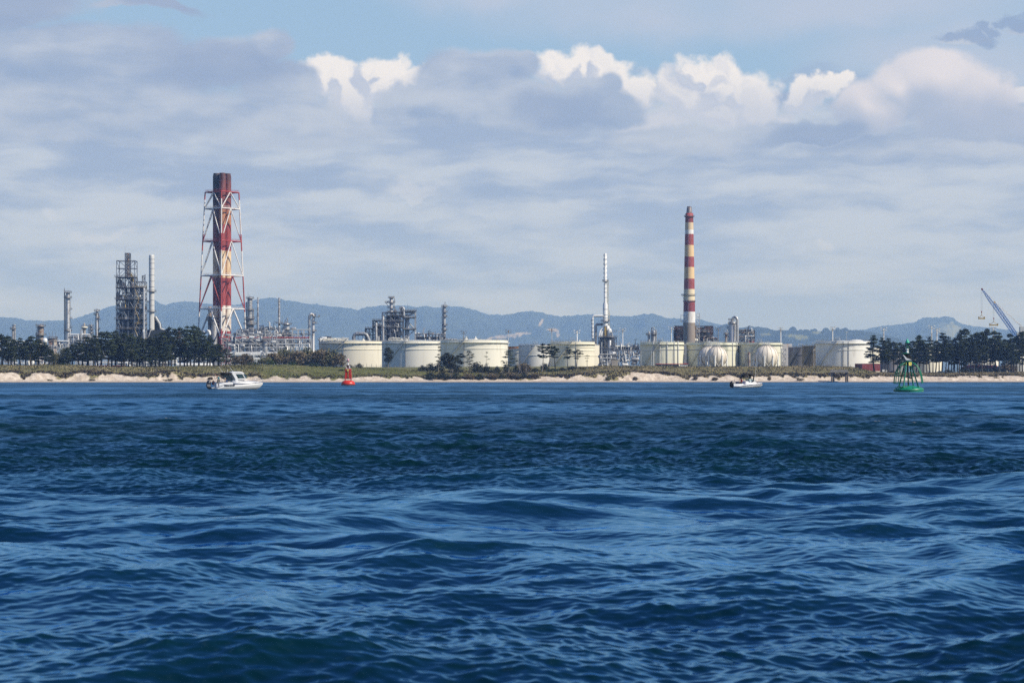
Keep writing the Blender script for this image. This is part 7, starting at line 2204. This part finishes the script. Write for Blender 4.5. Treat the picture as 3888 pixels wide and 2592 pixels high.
tag(q_.build('tackle_bag', mat('dark_plum_cloth', (.03, .018, .04), .85), None, onboat(xi(525), -.35, .62)), 'dark plum bag standing on the transom beside the outboard', 'bag')


def open_boat():
    D = 333.0; s = D / F; rz = math.radians(14)
    o = thing('open_boat', (wx(2779, D), D, -.02), 'small open white runabout with black canopy and blue hull stripe', 'boat', None, rz)
    c = math.cos(rz)
    k = 11.76
    zi = lambda b: (1475.4 - (1390 + b / k)) * s
    xi = lambda a: ((2740 + a / k) - 2779) * s / c / 1.22
    o.scale = (1.22, 1, 1)
    st = []
    for x, hw, ch, zk, zc, zs in ((0, .98, .9, -.3, .0, .34), (.8, 1.02, .95, -.33, .02, .42), (1.7, 1.02, .92, -.33, .06, .52), (2.6, .92, .78, -.26, .14, .60), (3.3, .70, .52, -.12, .26, .64), (3.85, .38, .24, .14, .42, .66), (4.2, .06, .04, .44, .56, .66)):
        st.append((x, [(0.0, zk), (ch * .55, (zk + zc) / 2 - .02), (ch, zc), (ch + (hw - ch) * .55, zc + (zs - zc) * .5), (hw, zs)]))
    hull_mesh(4.2, st).build('hull', WH2, o)
    q = MB()
    for sg in (-1, 1):
        v = []; f = []
        prs = [(-.02, .96, .34, .66), (.6, 1.0, .40, .66), (1.3, 1.02, .47, .70)]
        for x, hw, z0, z1 in prs:
            v += [(x, sg * hw, z0), (x, sg * (hw - .05), z1), (x, sg * (hw - .24), z1), (x, sg * (hw - .26), .2)]
        for i in range(2):
            for kk in range(3):
                f.append((i * 4 + kk, (i + 1) * 4 + kk, (i + 1) * 4 + kk + 1, i * 4 + kk + 1))
        f += [(3, 2, 1, 0), (8, 9, 10, 11)]
        q.add(v, f)
    q.build('cockpit_coaming', WH2, o)
    MB().box((.9, 0, .2), (2.2, 1.7, .05)).build('cockpit_floor', mat('dark_boat_floor', (.06, .065, .08), .7), o)
    MB().box((.16, 0, .42), (.30, 1.6, .36)).build('stern_seat', WH2, o)
    MB().box((1.0, 0, .40), (.5, 1.5, .45)).build('bench', NAVY, o)
    MB().box((.72, .1, .78), (.10, 1.3, .45)).build('seat_back', NAVY, o)
    MB().box((1.62, 0, .70), (.08, 1.7, .62)).build('dashboard', mat('dark_dash', (.02, .022, .03), .6), o)
    MB().box((.34, .55, .74), (.5, .5, .30)).build('stern_locker', WH2, o)
    MB().box((.75, .90, .78), (1.4, .06, .34)).build('side_deck', WH2, o)
    v = []; f = []; fd = [(1.55, 1.0, .52, .98), (1.75, 1.0, .54, 1.10), (2.5, .9, .60, 1.06), (3.2, .68, .64, .92), (3.75, .38, .66, .74), (4.15, .07, .66, .67)]
    for x, hw, z0, z1 in fd:
        v += [(x, -hw, z0 - .1), (x, -hw * .97, z0 + .1), (x, -hw * .80, z1 - .05), (x, -hw * .4, z1), (x, hw * .4, z1), (x, hw * .80, z1 - .05), (x, hw * .97, z0 + .1), (x, hw, z0 - .1)]
    for i in range(len(fd) - 1):
        for kk in range(7):
            f.append((i * 8 + kk, (i + 1) * 8 + kk, (i + 1) * 8 + kk + 1, i * 8 + kk + 1))
    f += [tuple(range(8)), tuple(range(len(v) - 1, len(v) - 9, -1))]
    MB().add(v, f, True).build('foredeck', WH2, o)
    g = MB(); g.add([(xi(1180), -.92, 1.0), (xi(1500), -.55, 1.08), (xi(1370), -.5, 1.42), (xi(1165), -.86, 1.42)], [(0, 1, 2, 3)])
    g.add([(xi(1500), -.55, 1.08), (xi(1500), .55, 1.08), (xi(1370), .5, 1.42), (xi(1370), -.5, 1.42)], [(0, 1, 2, 3)])
    g.add([(xi(1500), .55, 1.08), (xi(1180), .92, 1.0), (xi(1165), .86, 1.42), (xi(1370), .5, 1.42)], [(0, 1, 2, 3)])
    g.build('windscreen', mat('pale_windscreen', (.36, .44, .45), .12, 0, .1, 1), o)
    # canopy on two hoops
    pts = [(xi(935), zi(500)), (xi(985), zi(415)), (xi(1100), zi(362)), (xi(1200), zi(368)), (xi(1340), zi(405)), (xi(1385), zi(470)), (xi(1350), zi(620))]
    v = []; f = []
    for x, z in pts:
        v += [(x, -.90, z - .16), (x, -.86, z + .05), (x, 0, z + .10), (x, .84, z + .05), (x, .88, z - .12), (x, 0, z - .06)]
    for i in range(len(pts) - 2):
        for kk in range(6):
            f.append((i * 6 + kk, i * 6 + (kk + 1) % 6, (i + 1) * 6 + (kk + 1) % 6, (i + 1) * 6 + kk))
    MB().add(v[:36], f[:30], True).build('canopy', BLK, o)
    for sg in (-1, 1):
        MB().tube([(xi(1385), .86 * sg, zi(460)), (xi(1370), .86 * sg, zi(560)), (xi(1335), .9 * sg, .95)], .085, 6).build('canopy_leg', BLK, o)
        MB().tube([(xi(960), .86 * sg, zi(460)), (xi(920), .9 * sg, zi(560)), (xi(840), .95 * sg, .70)], .025, 6).build('canopy_leg', BLK, o)
    q = MB()
    P_ = [(.05, .985, .10), (.8, 1.0, .18), (1.4, 1.005, .32), (1.9, 1.0, .40), (2.6, .91, .50), (3.3, .69, .55), (3.85, .37, .58), (4.2, .07, .58)]
    for (x0, y0, z0), (x1, y1, z1) in zip(P_[:-1], P_[1:]):
        for sg in (-1, 1):
            hh = .09
            q.add([(x0, sg * (y0 + .012), z0), (x1, sg * (y1 + .012), z1), (x1, sg * (y1 + .012), z1 + hh), (x0, sg * (y0 + .012), z0 + hh)], [(0, 1, 2, 3) if sg < 0 else (3, 2, 1, 0)])
    q.build('hull_stripe', mat('navy_stripe', (.015, .02, .07), .5), o)
    q = MB()
    for sg in (-1, 1):
        q.box((3.35, sg * .60, .84), (.42, .03, .06), 0, -.1)
    q.build('vent_slot', BLK, o)
    MB().cyl((xi(1480), -.5, 1.0), (xi(1505), -.5, zi(20)), .02, .010, 6).build('aerial', WH2, o)
    MB().cyl((.1, -.8, .3), (.1, -.8, zi(640)), .03, None, 6).build('rod_holder', BLK, o)
    outboard(o, .12, -.45, .05, .98, mat('black_cowl', (.012, .012, .015), .35), False)
    return o, xi, zi, rz


ob, xi2, zi2, rz2 = open_boat()
c2, s2 = math.cos(rz2), math.sin(rz2)
onb2 = lambda x, y, z: (ob.location.x + x * c2 - y * s2, ob.location.y + x * s2 + y * c2, ob.location.z + z)
C_ = {'pelvis': (0, 0, .30), 'waist': (.02, 0, .46), 'chest': (.0, 0, .68), 'neck': (-.04, 0, .85), 'head': (-.07, 0, .99), 'face': (-.8, -.6, -.25),
      'shl': (0, -.18, .77), 'ell': (.05, -.25, .52), 'wrl': (-.20, -.20, .46), 'shr': (0, .18, .77), 'elr': (.0, .25, .52), 'wrr': (-.22, .10, .46),
      'hipl': (0, -.11, .28), 'knl': (-.40, -.14, .34), 'anl': (-.42, -.14, -.02), 'toel': (-.60, -.15, -.06), 'hipr': (0, .11, .28), 'knr': (-.40, .12, .34), 'anr': (-.42, .12, -.02), 'toer': (-.60, .13, -.06)}
person(onb2(1.42, -.45, .52), rz2, 'seated person in a bright red jacket and dark cap on the small runabout', C_, mat('red_jacket', (.62, .025, .03), .7, 0, .08, 5), BLK, HAIR, 1.5, mat('dark_cap', (.02, .02, .025), .8))


# ---------------------------------------------------------------- ashore: mooring platform, sheds, vehicles, crane
def mooring_platform():
    D = 1291; x = 3187; s = D / F
    X0 = wx(x, D)
    o = thing('mooring_platform', (X0, D, 0), 'old concrete platform on four dark piles at the water line', 'platform', None, math.radians(-8))
    zt = lambda y: wz(y, D)
    MB().box((-1 * s, 0, zt(1408)), (66 * s, 6.5, 10 * s)).build('deck_slab', CONC, o)
    MB().box((-1 * s, 0, zt(1413.5)), (70 * s, 6.9, .35)).build('edge_beam', mat('dark_concrete', (.16, .145, .125), .9, 0, .2, .4), o)
    for px, y in ((-28, -2.2), (-21, 2.2), (24, -2.2), (31, 2.2)):
        MB().cyl((px * s, y, -1.5), (px * s, y, zt(1413)), .52, None, 12).build('pile', mat('weathered_pile', (.13, .105, .085), .9, 0, .25, .5, stain=(.35, .30, .25), stain_amt=.15), o)
    MB().beam((34 * s, 3, zt(1412)), (40 * s, 3, zt(1412)), .3).build('bracket', CONC, o)


mooring_platform()


def maroon_shed():
    D = 1425; x = 3288
    S = Site('maroon_shed', x, D, 'long maroon shed on the bank beside the first pine', 'shed', None, None, math.radians(24))
    S.z = S.o.location.z
    h = S.lz(1381) if S.lz(1381) > 3 else 4.5
    L_ = 78 * S.s
    MB().box((1.2, 0, h / 2 - .3), (L_ * 1.03, 9, h + .6)).build('wall', MAROON, S.o)
    MB().box((1.2, 0, h + .08), (L_ * 1.05, 9.4, .18)).build('roof', mat('maroon_roof', (.17, .028, .035), .6), S.o)
    for k in range(1, 8):
        MB().box((1.2 - L_ * .51 + L_ * 1.03 * k / 8, -4.53, h / 2 - .1), (.12, .08, h * .96)).build('rib', MAROON, S.o)
    MB().box((1.2 - L_ * .515 - .02, -.4, h * .42), (.08, 3.2, h * .8)).build('end_door', BROWNR, S.o)


maroon_shed()


def red_roof_house():
    S = Site('house', 3722, 1445, 'low white house with a long red roof behind the pines', 'house')
    hx = 66 * S.s; h = 3.0
    MB().box((0, 0, h / 2 - .3), (2 * hx, 8, h + .6)).build('wall', OFFW, S.o)
    q = MB(); q.prism([(-hx - .6, h), (hx + .6, h), (hx + .6, h + .2), (hx - .5, h + 2.2), (-hx + .5, h + 2.2), (-hx - .6, h + .2)], -4.6, 4.6)
    q = MB(); v = [(-hx - .6, -4.6, h), (hx + .6, -4.6, h), (hx + .6, 4.6, h), (-hx - .6, 4.6, h), (-hx + 1, 0, h + 2.3), (hx - 1, 0, h + 2.3)]
    q.add(v, [(0, 1, 5, 4), (1, 2, 5), (2, 3, 4, 5), (3, 0, 4), (3, 2, 1, 0)]); q.build('roof', mat('red_roof', (.40, .075, .045), .7, 0, .12, .4), S.o)
    for k in range(6):
        w = MB().box((-hx + 2 + k * (2 * hx - 4) / 5, -4.02, 1.6), (1.6, .12, 1.2)).build('window', GLASS, S.o)
        MB().box((-hx + 2 + k * (2 * hx - 4) / 5, -4.08, .95), (1.8, .14, .1)).build('sill', WHITE, w)
    MB().box((3.5, -4.03, 1.05), (1.0, .12, 2.1)).build('door', DARK, S.o)
    S = Site('boat_shed', 3806, 1440, 'small white gabled shed at the end of the red roofed house', 'shed')
    q = MB(); q.prism([(-3.2, -.4), (3.2, -.4), (3.2, 3.4), (0, 5.4), (-3.2, 3.4)], -4, 4); q.build('wall', WHITE, S.o)
    for sg in (-1, 1):
        q = MB(); q.add([(sg * 3.5, -4.3, 3.28), (sg * 3.5, 4.3, 3.28), (0, 4.3, 5.5), (0, -4.3, 5.5), (sg * 3.5, -4.3, 3.42), (sg * 3.5, 4.3, 3.42), (0, 4.3, 5.64), (0, -4.3, 5.64)], [(0, 1, 2, 3), (7, 6, 5, 4), (0, 3, 7, 4), (1, 5, 6, 2), (0, 4, 5, 1), (3, 2, 6, 7)])
        q.build('roof_slope', PALE, S.o)
    MB().box((0, -4.03, 1.3), (2.6, .1, 2.6)).build('door', PALE, S.o)


red_roof_house()


def vehicle(x, D, label, m, kind='van', rz=0.0, name='parked_van'):
    X = wx(x, D)
    o = thing(name, (X, D, gz(X, D) + .02), label, 'van' if kind == 'van' else 'car', None, rz)
    if kind == 'van':
        out = [(-2.4, .35), (2.4, .35), (2.45, .95), (1.9, 1.15), (1.35, 1.95), (1.1, 2.1), (-2.3, 2.1), (-2.42, 1.9)]
    else:
        out = [(-2.2, .32), (2.2, .32), (2.22, .78), (1.2, .92), (.65, 1.42), (-1.0, 1.45), (-1.65, .98), (-2.2, .92)]
    q = MB(); q.prism(out, -.88, .88); q.build('body', m, o)
    zz = (1.2, 1.85) if kind == 'van' else (.95, 1.36)
    q = MB()
    for sg in (-1, 1):
        q.add([(-.9 if kind != 'van' else .2, sg * .89, zz[0]), (.95 if kind != 'van' else 1.6, sg * .89, zz[0]), (.6 if kind != 'van' else 1.2, sg * .89, zz[1]), (-.8 if kind != 'van' else .2, sg * .89, zz[1])], [(0, 1, 2, 3) if sg < 0 else (3, 2, 1, 0)])
    q.build('window', GLASS, o)
    for xx in (-1.4, 1.4):
        for sg in (-1, 1):
            w = MB().cyl((xx, sg * .72, .33), (xx, sg * .9, .33), .33, None, 14).build('wheel', BLK, o)
            MB().cyl((xx, sg * .9, .33), (xx, sg * .915, .33), .19, None, 10).build('rim', PALE, w)
    return o


vehicle(3358, 1408, 'white van parked between the pine trunks near the maroon shed', WHITE, 'van')
vehicle(3389, 1412, 'dark car parked next to a white van near the maroon shed', mat('dark_red_car', (.05, .02, .03), .35), 'car', .1, 'parked_car')
vehicle(3524, 1405, 'white car parked between trunks just past the green buoy', WHITE, 'car', 0, 'parked_car')
vehicle(3570, 1408, 'dark grey car parked between trunks short of the red roofed house', mat('grey_car', (.06, .065, .08), .35), 'car', 0, 'parked_car')
S_ = Site('long_tank', 742, 1395, 'long white horizontal tank lying behind the pine trunks', 'tank')
drum(S_, S_.lx(668), S_.lx(806), 1.7, 1.25, 0, WHITE, 'shell')
S_.part('cradle', MB().box((S_.lx(737), 0, .2), (138 * S_.s, 2.2, .6)), CONC)


def crane(xt, yt, xf, yf, D, label, m, hook, w):
    S = Site('crane', xf, D, label, 'crane')
    X = S.lx; Z = S.lz
    a, b = Vector((X(xf), 0, Z(yf))), Vector((X(xt), 0, Z(yt)))
    d = (b - a).normalized(); u = Vector((0, 1, 0)); n = d.cross(u)
    Ln = (b - a).length; N_ = int(Ln / (w * 1.1))
    q = MB(); prev = None
    for i in range(N_ + 1):
        t = i / N_; ww = w * (1 if t < .8 else 1 - (t - .8) * 3.6) / 2; ww = max(ww, w * .14)
        c = a + d * Ln * t
        cur = [c + n * ww + u * ww, c - n * ww + u * ww, c - n * ww - u * ww, c + n * ww - u * ww]
        if prev:
            for k in range(4):
                q.beam(prev[k], cur[k], .30)
                q.beam(prev[k], cur[(k + 1) % 4], .18); q.beam(cur[k], cur[(k + 1) % 4], .16)
        prev = cur
    S.part('boom', q, m)
    S.part('boom_head', MB().cyl(b - u * 1.0, b + u * 1.0, .95, None, 12).box(b + d * .6, (1.5, 1.6, 1.2)), hook)
    cab = Vector((X(3884), 2, Z(1240)))
    for k, f in enumerate((1.0, .97, .80)):
        S.part('stay_rope', MB().cyl(a + d * Ln * f + n * -.5, cab + Vector((k * .6, 0, -k)), .10, None, 4), DULL)
    return S, b


S_, tip1 = crane(3729, 1098, 3862, 1285, 2250, 'blue lattice boom crane with the higher tip, over the last pines', BLUEP, mat('boom_tip', (.22, .07, .08), .5), 2.6)
S_.part('machine_tower', MB().box((S_.lx(3884), 3, S_.lz(1240) - 8), (5.5, 5, 16)), PALE)
S_.part('machine_tower', MB().box((S_.lx(3874), 3, S_.lz(1262) - 20), (7, 5, 40)), PALE)
S_.part('hoist_rope', MB().cyl((S_.lx(3725), 0, S_.lz(1100)), (S_.lx(3725), 0, S_.lz(1181)), .10, None, 4), DULL)
S_.part('hoist_rope', MB().cyl((S_.lx(3729), 0, S_.lz(1100)), (S_.lx(3729), 0, S_.lz(1181)), .10, None, 4), DULL)
S2, tip2 = crane(3776, 1148, 3874, 1290, 2290, 'second lattice boom crane with a yellow head halfway along the first boom', BLUEP, mat('yellow_head', (.55, .34, .05), .6), 2.4)
for x_ in (3771, 3774):
    S2.part('hoist_rope', MB().cyl((S2.lx(x_), 0, S2.lz(1148)), (S2.lx(x_), 0, S2.lz(1206)), .10, None, 4), DULL)


def spreader(x, y0, y1, w, D, label):
    s = D / F
    o = thing('cargo_spreader', (wx(x, D), D, wz(y1, D)), label, 'lifting gear')
    h = (y1 - y0) * s
    MB().box((0, 0, h * .88), (1.0, .8, h * .2)).build('hook_block', mat('hook_red', (.30, .08, .04), .6), o)
    MB().cyl((0, 0, h * .5), (0, 0, h * .8), .28, None, 8).build('shank', YEL, o)
    q = MB()
    for sg in (-1, 1):
        q.beam((0, 0, h * .52), (sg * w * s * .40, 0, h * .18), .35)
    q.build('sling', YEL, o)
    MB().box((0, 0, h * .10), (w * s, 1.6, h * .16)).build('beam', YEL, o)
    q = MB()
    for sg in (-1, 1):
        q.box((sg * w * s * .46, 0, h * .16), (.8, 1.9, h * .3))
    q.build('end_block', YEL, o)


spreader(3727, 1180, 1212, 24, 2250, 'yellow cargo spreader hanging from the higher crane tip')
spreader(3773, 1205, 1237, 33, 2290, 'wider yellow cargo spreader hanging from the lower crane tip')


# fences along the grass
def fence(pts, label, hgt=1.5):
    X0, Y0 = pts[0]
    o = thing('wire_fence', (X0, Y0, gz(X0, Y0)), label, 'fence')
    tops = []
    for x, y in pts:
        z = gz(x, y) - o.location.z
        MB().cyl((x - X0, y - Y0, z - .3), (x - X0, y - Y0, z + hgt), .11, None, 5).build('post', mat('fence_post', (.20, .18, .15), .9), o)
        tops.append((x - X0, y - Y0, z))
    q = MB()
    for a, b in zip(tops[:-1], tops[1:]):
        for hh in (.5, .95, 1.4):
            q.cyl((a[0], a[1], a[2] + hh), (b[0], b[1], b[2] + hh), .025, None, 4, False)
    q.build('wire', DULL, o)


fence([(wx(x, 1300), 1300 + 2 * math.sin(x)) for x in range(1392, 1590, 18)], 'wire fence of thin posts along the grass before the cream tanks', 2.4)
fence([(wx(x, 1400), 1400 + 2 * math.sin(x)) for x in range(3010, 3240, 22)], 'wire fence of thin posts on the dune before the big white tank', 1.8)
